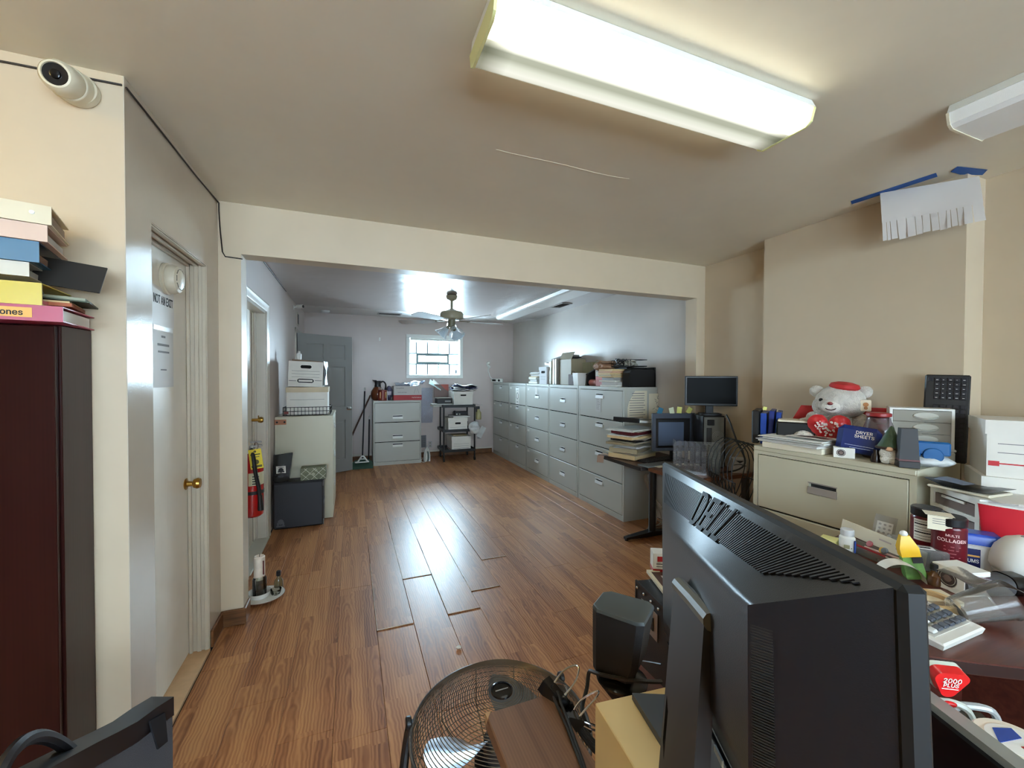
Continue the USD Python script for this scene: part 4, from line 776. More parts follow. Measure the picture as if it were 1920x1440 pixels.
for k in range(-2, 4):
    for s in (-1, 1):
        x0_ = k*.075-.03; q = sbox(-.108, .004, .108, .114).intersection(Polygon([(x0_-s*.07, 0), (x0_-s*.07+.005, 0), (x0_+s*.055+.005, .118), (x0_+s*.055, .118)]))
        if q.area > 1e-6 and q.geom_type == 'Polygon': rb.append(yprism(q, .0008, -.0608))
part(t, 'lattice_print', cat(*rb), mat('lattice_white', (206, 206, 190), .6)); part(t, 'bow_print', cat(tr(cyl(.016, .0008, 16), (-.0, -.0602, .055), rx=PI/2), tr(cyl(.01, .0008, 16), (-.03, -.0602, .06), rx=PI/2), tr(cyl(.012, .0008, 16), (.025, -.0602, .09), rx=PI/2)), mat('leaf_print', (160, 162, 136), .6))

# fire extinguisher on the wall beside the doorway
EX, EY = -.617, 3.2
t = thing('fire_extinguisher', 'red fire extinguisher with a yellow inspection tag hung beside the doorway', 'fire extinguisher', (EX, EY, .49))
part(t, 'cylinder', lathe([(.0, 0), (.05, .0), (.064, .012), (.066, .03), (.066, .33), (.06, .375), (.04, .41), (.02, .425), (.0, .427)], 32), mat('extinguisher_red', (176, 22, 22), .22, coat=.6))
part(t, 'label', tm((m3.Manifold.cylinder(.085, .0668, .0668, 48)-m3.Manifold.cylinder(.3, .0662, .0662, 48).translate((0, 0, -.1))-mbox(-.1, -.01, -.1, .1, -.1, .3)).translate((0, 0, .215))), mat('cream_label', (196, 186, 150), .5)); part(t, 'label_print', cat(*[bx(.012, .05, -.0672, -.062, .225+k*.016, .231+k*.016) for k in range(4)]), INK); part(t, 'strap', tm((m3.Manifold.cylinder(.022, .0685, .0685, 48)-m3.Manifold.cylinder(.3, .066, .066, 48).translate((0, 0, -.1))).translate((0, 0, .155))), BLACK)
part(t, 'valve_head', cat(cyl(.018, .05, 16, c=(0, 0, .425)), bx(-.012, .06, -.012, .012, .465, .478, .003), bx(-.012, .055, -.01, .01, .492, .503, .003)), STEEL); part(t, 'hose', tube([(.0, -.02, .45), (.02, -.075, .42), (.035, -.082, .3), (.05, -.07, .2), (.055, -.065, .12), (.058, -.06, .06)], .012, 8, smooth=30), BLACK); part(t, 'hose_nozzle', rod((.0555, -.066, .15), (.0595, -.06, .05), .014, 10, .018), BLACK)
tg = part(t, 'inspection_tag', tr(bx(-.037, .037, -.001, 0, -.065, .065), (.035, -.072, .395), ry=-.12, rx=0), mat('yellow_tag', (226, 200, 40), .5)); part(tg, 'tag_print', tr(cat(tr(cyl(.008, .001, 12), (0, -.0012, .05), rx=PI/2), bx(-.028, .028, -.0018, -.001, .026, .034), bx(-.022, .022, -.0018, -.001, .012, .017), tr(cyl(.016, .001, 16), (0, -.0012, -.02), rx=PI/2), bx(-.03, .03, -.0018, -.001, -.056, -.042)), (.035, -.072, .395), ry=-.12), mat('tag_ink', (88, 82, 30), .6)); part(t, 'pull_pin', tube([(.02, -.03, .48), (.035, -.05, .50), (.045, -.06, .48), (.04, -.07, .46)], .004, 6, smooth=12), CHROME)
part(t, 'wall_bracket', bx(-.0725, -.066, -.02, .02, .3, .46), STEEL)

# plate with candle jar on the floor by the pier
t = thing('plate', 'white oval rimmed china plate on the floor behind the left pier', 'plate', (-.525, 3.03, .0015)); part(t, 'dish', lathe([(.0, 0), (.065, 0), (.07, .004), (.118, .016), (.12, .018), (.117, .0185), (.068, .007), (.0, .005)], 48), mat('china', (224, 220, 210), .2)); part(t, 'gold_rim', tr(tube([(.1195*math.cos(a), .1195*math.sin(a), .0183) for a in np.linspace(0, 2*PI, 60)[:-1]], .0012, 5, closed=True)), mat('rim_pink', (150, 110, 96), .4))
solo('bowl', tr(lathe([(0, 0), (.05, 0), (.056, .006), (.064, .035), (.067, .036), (.062, .03), (.05, .006), (0, .006)], 40)), mat('china', (0, 0, 0)), 'low white bowl holding the glass candle jar on the floor plate', 'bowl', (-.55, 3.04, .008))
GLS = clear_pane('clear_glass', (236, 238, 234), gloss=.04, ior=1.6)
t = thing('candle_jar', 'clear glass jar with a burnt white candle on the floor plate', 'candle', (-.55, 3.04, .0155)); part(t, 'glass', lathe([(0, 0), (.036, 0), (.04, .01), (.04, .11), (.03, .13), (.03, .135), (.037, .11), (.037, .012), (0, .006)], 28), GLS); part(t, 'candle', tr(lathe([(0, 0), (.03, 0), (.032, .01), (.032, .145), (.027, .152), (.02, .147), (0, .145)], 24), (0, 0, .105)), mat('wax', (222, 208, 190), .5, vary=.2, vscale=14.)); part(t, 'wick', rod((0, 0, .25), (.002, 0, .27), .0015, 5), BLACK); part(t, 'red_drip', tr(bx(-.004, .004, -.003, 0, 0, .09, .001), (.026, -.021, .14)), mat('dark_red', (0, 0, 0))); part(t, 'residue', cyl(.034, .075, 24, .004, (0, 0, .008)), mat('brown_wax', (72, 52, 40), .4, vary=.4, vscale=20.))
t = thing('glass_cup', 'small clear glass cup on the right of the floor plate', 'cup', (-.455, 3.02, .016)); part(t, 'glass', lathe([(0, 0), (.024, 0), (.03, .012), (.033, .034), (.031, .034), (.027, .012), (0, .005)], 24), GLS)
t = thing('cork_bottle', 'small amber bottle with a dark stopper behind the floor plate', 'bottle', (-.455, 3.13, 0)); part(t, 'bottle', lathe([(0, 0), (.026, 0), (.028, .01), (.026, .055), (.012, .075), (.011, .085)], 20), mat('amber_glass', (110, 92, 62), .15)); part(t, 'stopper', cyl(.014, .035, 14, .003, (0, 0, .085)), BLACK)

# small camera, vent grille and cables high on the back room's left wall
t = thing('wall_camera', 'small white camera on a bracket high on the back room left wall', 'camera', (XL+.0005, 6.03, 2.33), PI/2); part(t, 'bracket', cat(bx(-.02, .02, -.01, 0, -.03, .03, .003), rod((0, -.008, .0), (.01, -.07, .02), .008, 10)), WHITE); part(t, 'camera_body', tr(lathe([(0, -.05), (.024, -.048), (.026, -.03), (.026, .03), (.022, .036)], 20), (.01, -.08, .02), rx=PI/2, rz=-.5), WHITE); part(t, 'lens', tr(cyl(.018, .004, 18), (-.007, -.113, .02), rx=PI/2, rz=-.5), BLACK)
t = thing('wall_vent', 'dark vent grille above the open grey door', 'vent', (XL+.0005, 6.48, 2.235), PI/2); part(t, 'frame', tm(mbox(-.1, .1, -.01, 0, -.09, .09)-mbox(-.08, .08, -.1, .1, -.07, .07)), TRIM); part(t, 'grille', cat(bx(-.08, .08, -.002, 0, -.07, .07), *[bx(-.08, .08, -.008, -.003, -.065+k*.018, -.056+k*.018) for k in range(8)]), mat('vent_dark', (0, 0, 0)))
plate('white smoke detector disc on the back room ceiling near the grey door', -.35, 6.9, H+.027, 0, w=.001, h=.001, catg='detector', slots=False, name='ceiling_detector'); part('/World/ceiling_detector', 'disc', tr(lathe([(0, -.03), (.05, -.028), (.06, -.01), (.062, 0)], 24), (0, 0, 0)), WHITE)
pts = [at(490, 488, z=H), at(505, 505, z=H), at(517, 521, z=H), at(535, 545, z=H)]
solo('cable', tube([(XL+.006, p[1], H-.008) for p in pts], .004, 5, smooth=20), BLACK, 'thin black cable along the top of the back room left wall', 'cable')

# ================================================================ near left: wall cable, dome camera, tall cabinet and binders
WIRE = mat('thin_wire', (36, 28, 24), .6)
solo('cable', tube([(-1.6, YN-.004, H-.055), (-1.2, YN-.004, H-.042), (-.95, YN-.004, H-.035), (XL-.004, YN-.004, H-.032)], .0035, 5), WIRE, 'thin dark cable along the top of the near left wall by the dome camera', 'cable')
solo('cable', tube([(XL+.005, YN+.002, H-.035), (XL+.005, 2.0, H-.03), (XL+.005, 2.4, H-.026), (XL+.005, YP-.008, H-.012)], .0035, 5), WIRE, 'thin dark cable along the wall top above the closet door', 'cable')
solo('cable', tube([(XL+.007, YP-.005, H-.012), (XL+.007, YP-.005, H-.06), (XL+.012, YP-.005, 2.25), (XL+.022, YP-.005, 2.13), (XL+.035, YP-.005, 2.105), (-.60, YP-.005, 2.102), (-.572, YP-.004, 2.10)], .0035, 5), WIRE, 'thin dark cable running down the left pier and across under the header', 'cable')
Wd, Ed = at(150, 172, y=YN), at(104, 139, y=YN-.115)
t = thing('dome_camera', 'ivory dome security camera on the near left wall under the ceiling', 'security camera', (0, 0, 0)); dcm = OFFW
dv = (Ed-Wd); dl_ = np.linalg.norm(dv); Rm = trimesh.geometry.align_vectors((0, 0, 1), dv/dl_)
def al(m): q = tm(m).copy(); q.apply_transform(Rm); q.apply_translation(Wd); return q
part(t, 'base', tr(cyl(.05, .03, 36, .004), rx=PI/2, d=tuple(Wd+np.array([.004, -.0005, -.003]))), dcm)
part(t, 'housing', al(lathe([(.049, .012), (.05, .03), (.05, dl_*.52), (.048, dl_*.55), (.046, dl_*.56), (.0, dl_*.6)], 36)), dcm)
part(t, 'eyeball', al(lathe([(.0, dl_*.5), (.046, dl_*.575), (.0465, dl_*.78), (.043, dl_*.95), (.036, dl_*1.03), (.031, dl_*1.04), (.030, dl_*1.0), (.0, dl_*.995)], 36)), dcm)
lp = part(t, 'lens_ring', al(lathe([(.0, dl_*.997), (.0295, dl_*.999), (.0295, dl_*1.012), (.02, dl_*1.005), (.0, dl_*1.004)], 32)), mat('lens_black', (26, 26, 28), .2)); part(lp, 'lens', al(lathe([(.013, dl_*1.005), (.012, dl_*1.04), (0, dl_*1.06)], 24)), BLACKG)

TC = (-1.19, 1.652); ZTC = 1.576
t = thing('tall_cabinet', 'tall dark mahogany cabinet at the left edge with binders on top', 'cabinet', (0, 0, 0))
part(t, 'body', bx(-1.6, -.779, 1.585, 1.735, 0, ZTC, .002), MAHOG); part(t, 'door', bx(-1.19, -.785, 1.566, 1.5835, .05, ZTC-.004, .002), MAHOG); part(t, 'door', bx(-1.598, -1.193, 1.566, 1.5835, .05, ZTC-.004, .002), MAHOG); part(t, 'door_pull', bx(-1.215, -1.205, 1.545, 1.566, .9, 1.05, .002), STEEL)
def spine_at(px, py, L, rz):
    p = at(px, py, y=1.50); c, s = math.cos(rz), math.sin(rz); return np.array([p[0]-c*L/2, p[1]-s*L/2])
zz = ZTC+.001
def put(label, px, T, L, D, col, rz, **k):
    global zz
    c = spine_at(px, 590, L, rz); b = binder(label, (c[0], c[1], zz), T, L, D, col, rz=rz, **k); zz += T+.0012; return b
put('pink binder with a handwritten orange spine label at the bottom of the stack', 118, .042, .29, .235, mat('pink_vinyl', (176, 66, 92), .35), .16, label_mat=mat('orange_label', (232, 180, 100), .7), label_span=(-.46, .30), writing='-BA  Benefits + Jones', fill=.9)
put('bright yellow binder on the pink binder', 79, .060, .28, .20, mat('yellow_vinyl', (206, 184, 62), .3), .17, fill=.25, rings=True, pages=mat('pinkish_pages', (206, 120, 130), .7))
# folders sticking out between the yellow and the white binder
t = thing('folder', 'dark green folder with pale pages over the yellow binder', 'folder', (-.86, 1.545, zz-.03), .30); part(t, 'cover', tr(bx(-.13, .15, 0, .20, 0, .004), ry=.04), mat('dark_green_card', (60, 70, 48), .6)); part(t, 'pages', tr(bx(-.12, .14, .005, .195, .0045, .012), ry=.04), mat('sage_pages', (150, 152, 130), .7))
t = thing('folder', 'rusty orange folder beside the green folder', 'folder', (-.87, 1.54, zz-.052), .27); part(t, 'cover', bx(-.12, .125, 0, .19, 0, .010), mat('rust_card', (168, 84, 40), .6)); part(t, 'pages', bx(-.11, .12, .005, .185, .0102, .016), MANILA)
zz += .014
put('thin white binder between the yellow and blue binders', 56, .038, .27, .20, mat('white_vinyl2', (206, 198, 180), .4), .24, fill=.6, pages=PAPERG)
put('shiny blue binder with a white spine label in the stack', 75, .056, .28, .21, mat('blue_vinyl', (62, 110, 140), .18, spec=.8), .26, label_mat=mat('white_label', (206, 202, 190), .6), label_span=(-.49, .18), writing='24 CCS', fill=.5, rings=True, pages=mat('brownish_pages', (130, 100, 80), .7))
put('pale pink binder under the top white binder', 91, .045, .29, .22, mat('peach_vinyl', (216, 184, 162), .4), .28, fill=.7, pages=PAPERG)
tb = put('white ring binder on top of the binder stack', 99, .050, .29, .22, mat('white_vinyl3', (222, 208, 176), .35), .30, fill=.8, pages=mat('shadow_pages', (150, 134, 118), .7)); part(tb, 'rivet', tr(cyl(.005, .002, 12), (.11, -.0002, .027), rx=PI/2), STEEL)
t = thing('folder', 'black plastic folder sticking out of the right of the binder stack', 'folder', tuple(at(160, 522, y=1.60))); part(t, 'cover', tr(bx(-.115, .042, -.002, .002, -.04, .045, .0015), rx=-.25, ry=.13), mat('black_folder', (40, 36, 32), .5))

# black tote bag at the bottom left
t = thing('tote_bag', 'dark grey tote bag with a black rim, standing at the lower left corner', 'bag', (0, 0, 0))
TP = [at(323, 1309, y=1.30), at(290, 1330, y=1.25), at(255, 1356, y=1.20), at(218, 1376, y=1.15), at(180, 1395, y=1.10), at(130, 1422, y=1.03), at(80, 1450, y=.96), at(20, 1490, y=.88)]
def loft(P, drop0, drop1, o0, o1):
    V, Fq = [], []
    for i, p in enumerate(P):
        for z in (p[2]+drop0, drop1 if drop1 == 0 else p[2]+drop1):
            for o in (o0, o1): V.append((p[0]+o*.93, p[1]-o*.36, z))
        if i: a = (i-1)*4; Fq += [(a+x, a+y, a+4+y, a+4+x) for x, y in ((0, 1), (1, 3), (3, 2), (2, 0))]
    k = (len(P)-1)*4; Fq += [(0, 1, 3, 2), (k, k+1, k+3, k+2)]
    m = trimesh.Trimesh(np.array(V), np.array([f for q in Fq for f in ((q[0], q[1], q[2]), (q[0], q[2], q[3]))]), process=False); m.fix_normals(); return m
part(t, 'fabric_body', loft(TP, -.02, 0, 0., -.05), mat('grey_fabric', (70, 70, 74), .85, bump=.4, bscale=700.), smooth=30)
part(t, 'rim_band', loft(TP, .004, -.045, .004, -.054), mat('black_nylon', (22, 22, 26), .45), smooth=30)
part(t, 'strap_tab', hull([tuple(at(px, py, y=yy)+np.array([o*.93, -o*.36, 0])) for (px, py, yy) in ((274, 1352, 1.23), (303, 1336, 1.27), (290, 1405, 1.215), (308, 1390, 1.245)) for o in (.0045, .009)]), mat('black_nylon', (0, 0, 0)))
part(t, 'carry_handle', tube([tuple(np.array(p)+np.array([-.03, 0, dz])) for p, dz in ((TP[4], -.02), (TP[5], .05), (TP[6], .06), (TP[7], -.02))], .011, 8, smooth=24), mat('black_nylon', (0, 0, 0)))

# things on the white closet door (they face +x)
sp = at(316, 519, x=XD+.03)
t = thing('smoke_detector', 'round white smoke detector mounted on the closet door', 'smoke detector', (XD+.0005, 2.30, sp[2]), PI/2)
part(t, 'base_ring', tr(lathe([(0, 0), (.07, 0), (.071, .012), (.066, .016), (0, .016)], 40), rx=PI/2), mat('ivory2', (216, 206, 184), .4)); part(t, 'cover', tr(lathe([(.064, .0162), (.066, .03), (.058, .05), (.035, .062), (.0, .065)], 40), rx=PI/2), mat('ivory2', (0, 0, 0)))
part(t, 'slot', cat(*[tr(bx(-.012, .012, -.002, .002, -.0015, .0015), (.045*math.cos(a), -.056, .045*math.sin(a)), ry=-a+PI/2) for a in np.linspace(.3, 6.0, 9)]), mat('slot_dark', (120, 110, 94), .6))
t = thing('sign', 'white paper sign reading NOT AN EXIT on the closet door', 'sign', (XD+.0008, 2.275, 1.735), PI/2); part(t, 'sheet', bx(-.115, .115, -.0008, 0, -.085, .085), mat('white_sheet', (226, 224, 220), .5)); part(t, 'lettering', text('NOT AN EXIT', .036, (.0, -.0009, .03), wide=.20), INK)
t = thing('notice_sheet', 'printed notice taped on the closet door below the exit sign', 'notice', (XD+.0008, 2.27, 1.515), PI/2); part(t, 'sheet', bx(-.108, .108, -.0008, 0, -.135, .135), mat('white_sheet2', (216, 214, 210), .6)); part(t, 'printed_lines', cat(bx(-.02, .02, -.0014, -.0008, .085, .094), bx(-.06, .06, -.0014, -.0008, .048, .058), bx(-.055, .06, -.0014, -.0008, .018, .026), bx(-.03, .03, -.0014, -.0008, -.06, -.054)), INKG); part(t, 'tape', bx(-.1, .1, -.0016, -.0009, .115, .135), mat('tape_clear', (222, 222, 216), .3))

# ================================================================ ceiling fan in the back room
FX_, FY_ = at(847, 553, z=H)[:2]
t = thing('ceiling_fan', 'five blade ceiling fan with three glass shades in the back room', 'ceiling fan', (FX_, FY_, H-.0005)); AB = mat('antique_ivory', (160, 154, 128), .35)
part(t, 'canopy', lathe([(0, -.075), (.02, -.074), (.055, -.055), (.066, -.03), (.066, -.008), (.05, 0), (0, 0)], 32), AB); part(t, 'downrod', cyl(.013, .11, 14, c=(0, 0, -.18)), AB)
part(t, 'motor_housing', tr(lathe([(0, -.30), (.10, -.30), (.132, -.29), (.138, -.272), (.138, -.228), (.124, -.205), (.07, -.192), (.03, -.172), (.018, -.165), (0, -.165)], 40)), AB); part(t, 'switch_housing', lathe([(0, -.395), (.036, -.39), (.044, -.37), (.044, -.30), (0, -.30)], 28), mat('dark_ivory', (110, 106, 84), .4))
BL = mat('fan_blade', (186, 184, 180), .3)
for k in range(5):
    a = math.radians(5+72*k)
    blade = hull([(.2, -.045, 0), (.2, .045, 0), (.35, -.062, 0), (.35, .062, 0), (.62, -.068, 0), (.62, .068, 0), (.66, -.05, 0), (.66, .05, 0)]+[(x, y, .006) for x, y in ((.2, -.045), (.2, .045), (.35, -.062), (.35, .062), (.62, -.068), (.62, .068), (.66, -.05), (.66, .05))])
    bp = part(t, 'blade', tr(tr(blade, rx=.22), (0, 0, -.315), rz=a), BL); part(bp, 'blade_iron', tr(tr(cat(bx(.09, .23, -.012, .012, -.008, -.001), tr(cyl(.022, .005, 16), (.215, 0, -.007))), rx=.15), (0, 0, -.303), rz=a), mat('dark_brass', (120, 112, 88), .3, metal=.6))
for k in range(3):
    a = math.radians(-90+120*k+10); sh = tr(lathe([(.018, 0), (.026, -.02), (.04, -.05), (.055, -.075), (.058, -.078), (.054, -.074), (.038, -.05), (.023, -.02), (.016, -.003)], 24), s=1.5)
    sp_ = part(t, 'glass_shade', tr(tr(tr(sh, ry=-.75), (.055, 0, -.395)), rz=a), clear_pane('frosted_shade', (220, 230, 235), gloss=.15, base_mix=.45, body=(214, 222, 226))); part(sp_, 'lamp_holder', tr(tr(tr(cat(cyl(.018, .045, 14, .003, (0, 0, -.03)), tr(trimesh.creation.icosphere(2, .022), (0, 0, -.048))), ry=-.75), (.045, 0, -.385)), rz=a), mat('lamp_holder', (110, 104, 84), .4))
part(t, 'finial', lathe([(0, -.43), (.012, -.425), (.02, -.40), (.02, -.385)], 16), AB); part(t, 'pull_chain', rod((.03, -.02, -.38), (.032, -.02, -.56), .0015, 4), STEEL)
# ================================================================ computer tables at the right, in front of the partition
ZT2 = .70
def tabletop(m, x0, x1, y0, y1, z, th=.028, r=.02): return prism(rrect(x0, x1, y0, y1, r), th, z-th)
t = thing('adjustable_table', 'small computer table with black edge and a black T shaped leg', 'table', (0, 0, 0))
part(t, 'tabletop', tabletop(None, 2.19, 2.82, 2.70, 3.325, ZT2), mat('table_edge', (30, 26, 26), .35)); part(t, 'laminate_top', prism(rrect(2.2, 2.81, 2.71, 3.315, .015), .0012, ZT2), mat('table_brown', (88, 60, 44), .4))
part(t, 'column', rod((2.535, 2.96, .04), (2.535, 2.96, ZT2-.03), .032, 20), BLACKM)
part(t, 'foot', cat(hull([(x, y, z) for (x, hw_, z1) in ((2.24, .022, .03), (2.52, .035, .055), (2.80, .022, .03)) for y in (2.96-hw_, 2.96+hw_) for z in (.012, z1)]), cyl(.016, .014, 12, c=(2.255, 2.96, 0)), cyl(.016, .014, 12, c=(2.78, 2.96, 0))), BLACKM)
t = thing('brown_table', 'brown wooden corner table holding the computer tower and clear sorter', 'table', (0, 0, 0))
part(t, 'tabletop', tabletop(None, 2.255, 2.9, 2.245, 2.695, ZT2, .03, .01), wood('brown_top', (78, 46, 30), (120, 76, 52), (148, 100, 70), rough=.35, along='x'))
for (x, y) in ((2.86, 2.29), (2.86, 2.66), (2.70, 2.66)): part(t, 'leg', bx(x-.02, x+.02, y-.02, y+.02, 0, ZT2-.03), BLACKM)
# heap of binders and papers on the adjustable table
t = pile('messy heap of papers, a dark red folder and beige files on the black edged table', (2.41, 3.09, ZT2+.0015), .34, .26, [(.04, MANILA, 'file', 1.05), (.0012, PAPERC, 'sheet', 1.25), (.042, mat('beige_files', (160, 146, 116), .7), 'file'), (.018, PAPERG, 'paper_block', .98), (.02, mat('tan_files', (146, 130, 100), .7), 'file', 1.02), (.0012, PAPERC, 'sheet', 1.15), (.016, BLACK, 'folder', 1.0), (.022, MANILA, 'file'), (.006, PAPER, 'paper_block', 1.05), (.026, mat('dark_red_binder', (96, 26, 30), .5), 'folder', .9), (.008, PAPER, 'paper_block', 1.1), (.0012, PAPER, 'sheet', 1.2), (.012, mat('pale_grey_file', (190, 190, 182), .6), 'file', 1.05)], rz=.35, seed=33, jit=.034)
t = thing('binder', 'dark grey ring binder lying open edged on top of the paper heap', 'binder', (2.43, 3.09, ZT2+.318), .42, rx=.0, ry=.10)
part(t, 'cover', bx(-.15, .16, -.13, .13, .035, .041, .002), mat('charcoal_binder', (112, 110, 106), .5)); part(t, 'back_cover', bx(-.15, .16, -.13, .13, 0, .005, .002), mat('charcoal_binder', (0, 0, 0))); part(t, 'spine', bx(-.156, -.149, -.13, .13, 0, .041, .003), BLACK); part(t, 'pages', bx(-.13, .14, -.122, .12, .0055, .026), PAPER)
t = thing('paper_sheet', 'crumpled cream paper corner hanging over the black table edge', 'paper', (2.20, 3.22, ZT2+.002)); part(t, 'sheet', tr(sheet(.10, .09, .03, 77, 6), (0, 0, 0), rz=.8), mat('peach_paper', (206, 178, 156), .7)); part(t, 'fold', tr(sheet(.07, .06, .02, 79, 5), (-.045, 0, -.03), ry=-1.0, rz=.8), mat('peach_dark', (150, 122, 104), .7))
def keyboard(label, loc, rz, L_, D_, nx, ny, body, keym, rx=0., ry=0., gaps=(), thick=.016, name='keyboard', catg='keyboard'):
    t = thing(name, label, catg, loc, rz, rx, ry)
    part(t, 'case', hull(list(bx(-L_/2, L_/2, -D_/2, D_/2, 0, thick, .004).vertices)), body); px_ = (L_-.02)/nx; py_ = (D_-.02)/ny
    for j in range(ny):
        for i in range(nx):
            if (i, j) in gaps or i in gaps: continue
            x = -L_/2+.01+i*px_; y = -D_/2+.01+j*py_
            b0 = bx(x+.001, x+px_-.001, y+.001, y+py_-.001, thick, thick+.005, .0018); part(t, 'key', b0, keym, smooth=False)
    return t
keyboard('black keyboard lying across the black edged table before the paper heap', (2.54, 2.86, ZT2+.0015), .10, .44, .13, 18, 5, BLACK, mat('dark_key', (40, 40, 46), .35))
t = thing('clipboard', 'flat grey board lying on the black edged table in front of the keyboard', 'board', (2.44, 2.755, ZT2+.0015), .12); part(t, 'board', bx(-.22, .22, -.07, .045, 0, .012, .003), mat('slate_board', (112, 116, 114), .5)); part(t, 'paper', tr(sheet(.36, .09, .008, 83, 8), (.03, -.075, .0)), PAPERC)
# clear acrylic sorter
t = thing('file_sorter', 'clear acrylic upright file sorter at the front of the brown table', 'file sorter', (2.475, 2.42, ZT2+.0005), -.62); AC = clear_pane('acrylic', (248, 249, 250), gloss=.05, ior=1.5, base_mix=.07, body=(225, 225, 228))
for k in range(8):
    h = .245-.006*k; x = -.15+.3*k/7
    part(t, 'divider', tr(tr(prism(rrect(-.075, .075, 0, h, .03), .003), rx=PI/2, rz=PI/2), (x, 0, .004)), AC)
part(t, 'base', bx(-.155, .16, -.08, .08, 0, .004), AC); part(t, 'front_wall', tr(prism(rrect(-.165, .165, 0, .25, .035), .003), rx=PI/2, d=(0, -.082, .0)), AC)
# computer tower with a monitor on top
tw = thing('computer_tower', 'black computer tower with a grey back panel on the brown table', 'computer', (2.715, 2.46, ZT2+.0005), -.45)
part(tw, 'case', bx(-.085, .085, 0, .20, .006, .425, .005), BLACK); bp = part(tw, 'back_panel', bx(-.078, .078, -.004, -.0005, .015, .415, .001), mat('grey_panel', (128, 128, 122), .4, metal=.3))
part(bp, 'port_block', bx(-.06, -.02, -.009, -.0042, .2, .33, .002), mat('port_dark', (60, 60, 60), .5)); part(bp, 'fan_grille', tr(cat(*[tr(tube([(r*math.cos(a), 0, r*math.sin(a)) for a in np.linspace(0, 2*PI, 24)[:-1]], .0015, 4, closed=True)) for r in (.012, .022, .032, .042)]), (.028, -.006, .26)), STEEL, kind='stuff'); part(bp, 'power_socket', bx(-.055, .0, -.01, -.0042, .35, .395, .002), BLACK); part(bp, 'slot_cover', cat(*[bx(-.06, .05, -.006, -.0042, .04+k*.02, .054+k*.02) for k in range(5)]), STEEL, kind='stuff')
part(tw, 'side_strip', bx(.086, .0885, .0, .19, .02, .41), BLACKG)
c0 = np.array([2.735, 2.545])
solo('cable', tube([at(1362, 778, x=2.68), at(1372, 800, x=2.66), at(1383, 830, x=2.64), at(1396, 858, x=2.60), (2.56, 2.28, ZT2+.02)], .006, 6, smooth=24), BLACK, 'black power cable running down the grey back of the computer tower', 'cable')
def monitor(label, loc, rz, W_, H_, z0, stand=True, bezel=BLACK, screen=mat('dark_screen', (8, 9, 11), .55, spec=.15), rx=0., base=(.2, .14), name='monitor'):
    """flat monitor, screen faces -y; loc is the centre of the foot"""
    t = thing(name, label, 'monitor', loc, rz, rx)
    part(t, 'frame', bx(-W_/2, W_/2, -.012, .02, z0, z0+H_, .004), bezel); part(t, 'screen', bx(-W_/2+.014, W_/2-.014, -.0132, -.0121, z0+.018, z0+H_-.014), screen)
    part(t, 'back_shell', hull([(x, .0205, z) for x in (-W_*.42, W_*.42) for z in (z0+.04, z0+H_-.04)]+[(x, .045, z) for x in (-W_*.3, W_*.3) for z in (z0+.07, z0+H_-.07)]), bezel)
    if stand: part(t, 'stand', cat(bx(-.03, .03, .046, .066, .0, z0+H_*.5, .004)), bezel); part(t, 'foot', prism(rrect(-base[0]/2, base[0]/2, -base[1]/2+.03, base[1]/2+.03, .03), .012), bezel)
    return t
monitor('black flat monitor with a dark screen standing on the computer tower', (2.765, 2.54, ZT2+.426), -.62, .40, .245, .075, base=(.16, .16))
# second monitor seen from behind, window reflection put into its bluish colours
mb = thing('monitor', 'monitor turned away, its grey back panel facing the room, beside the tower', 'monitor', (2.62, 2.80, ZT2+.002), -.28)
part(mb, 'frame', bx(-.19, .20, .0, .03, .09, .42, .006), mat('blue_reflection_shell', (78, 84, 96), .3)); part(mb, 'back_shell', hull([(x, -.0005, z) for x in (-.16, .15) for z in (.12, .375)]+[(x, -.012, z) for x in (-.15, .14) for z in (.13, .365)]), BLACK); part(mb, 'mount_plate', bx(-.145, .085, -.02, -.0125, .14, .345, .002), mat('blue_reflection_plate', (92, 104, 126), .16)); part(mb, 'foot', cat(bx(-.02, .04, .01, .03, 0, .1), bx(-.1, .12, -.06, .1, 0, .012, .004)), BLACK)
nt = [(-.13, .425, .35, mat('teal_note', (40, 104, 128), .7), 'teal'), (-.01, .425, -.25, mat('pale_note', (214, 222, 190), .7), 'pale'), (.05, .43, .1, mat('yellow_note', (226, 228, 130), .7), 'yellow'), (.13, .43, .55, mat('yellow_note', (0, 0, 0)), 'bright yellow')]
for (x, z, r_, m_, nm) in nt: part(mb, 'sticky_note', tr(bx(-.022, .022, .004, .005, 0, .055), (x, 0, z-.01), ry=r_), m_, label=f'{nm} sticky note on the monitor top')
t = thing('card_box', 'small white carton with a black triangle mark on the brown table', 'box', (2.80, 2.31, ZT2+.0005), -.5); part(t, 'body', bx(-.05, .05, -.04, .04, 0, .11, .002), mat('white_carton', (0, 0, 0))); part(t, 'printed_mark', cat(yprism([(-.03, .095), (.03, .095), (0, .075)], .0008, -.0408), tr(tube([(-.045, -.041, .06), (0, -.041, .066), (.045, -.041, .055)], .003, 4, smooth=10))), INK)
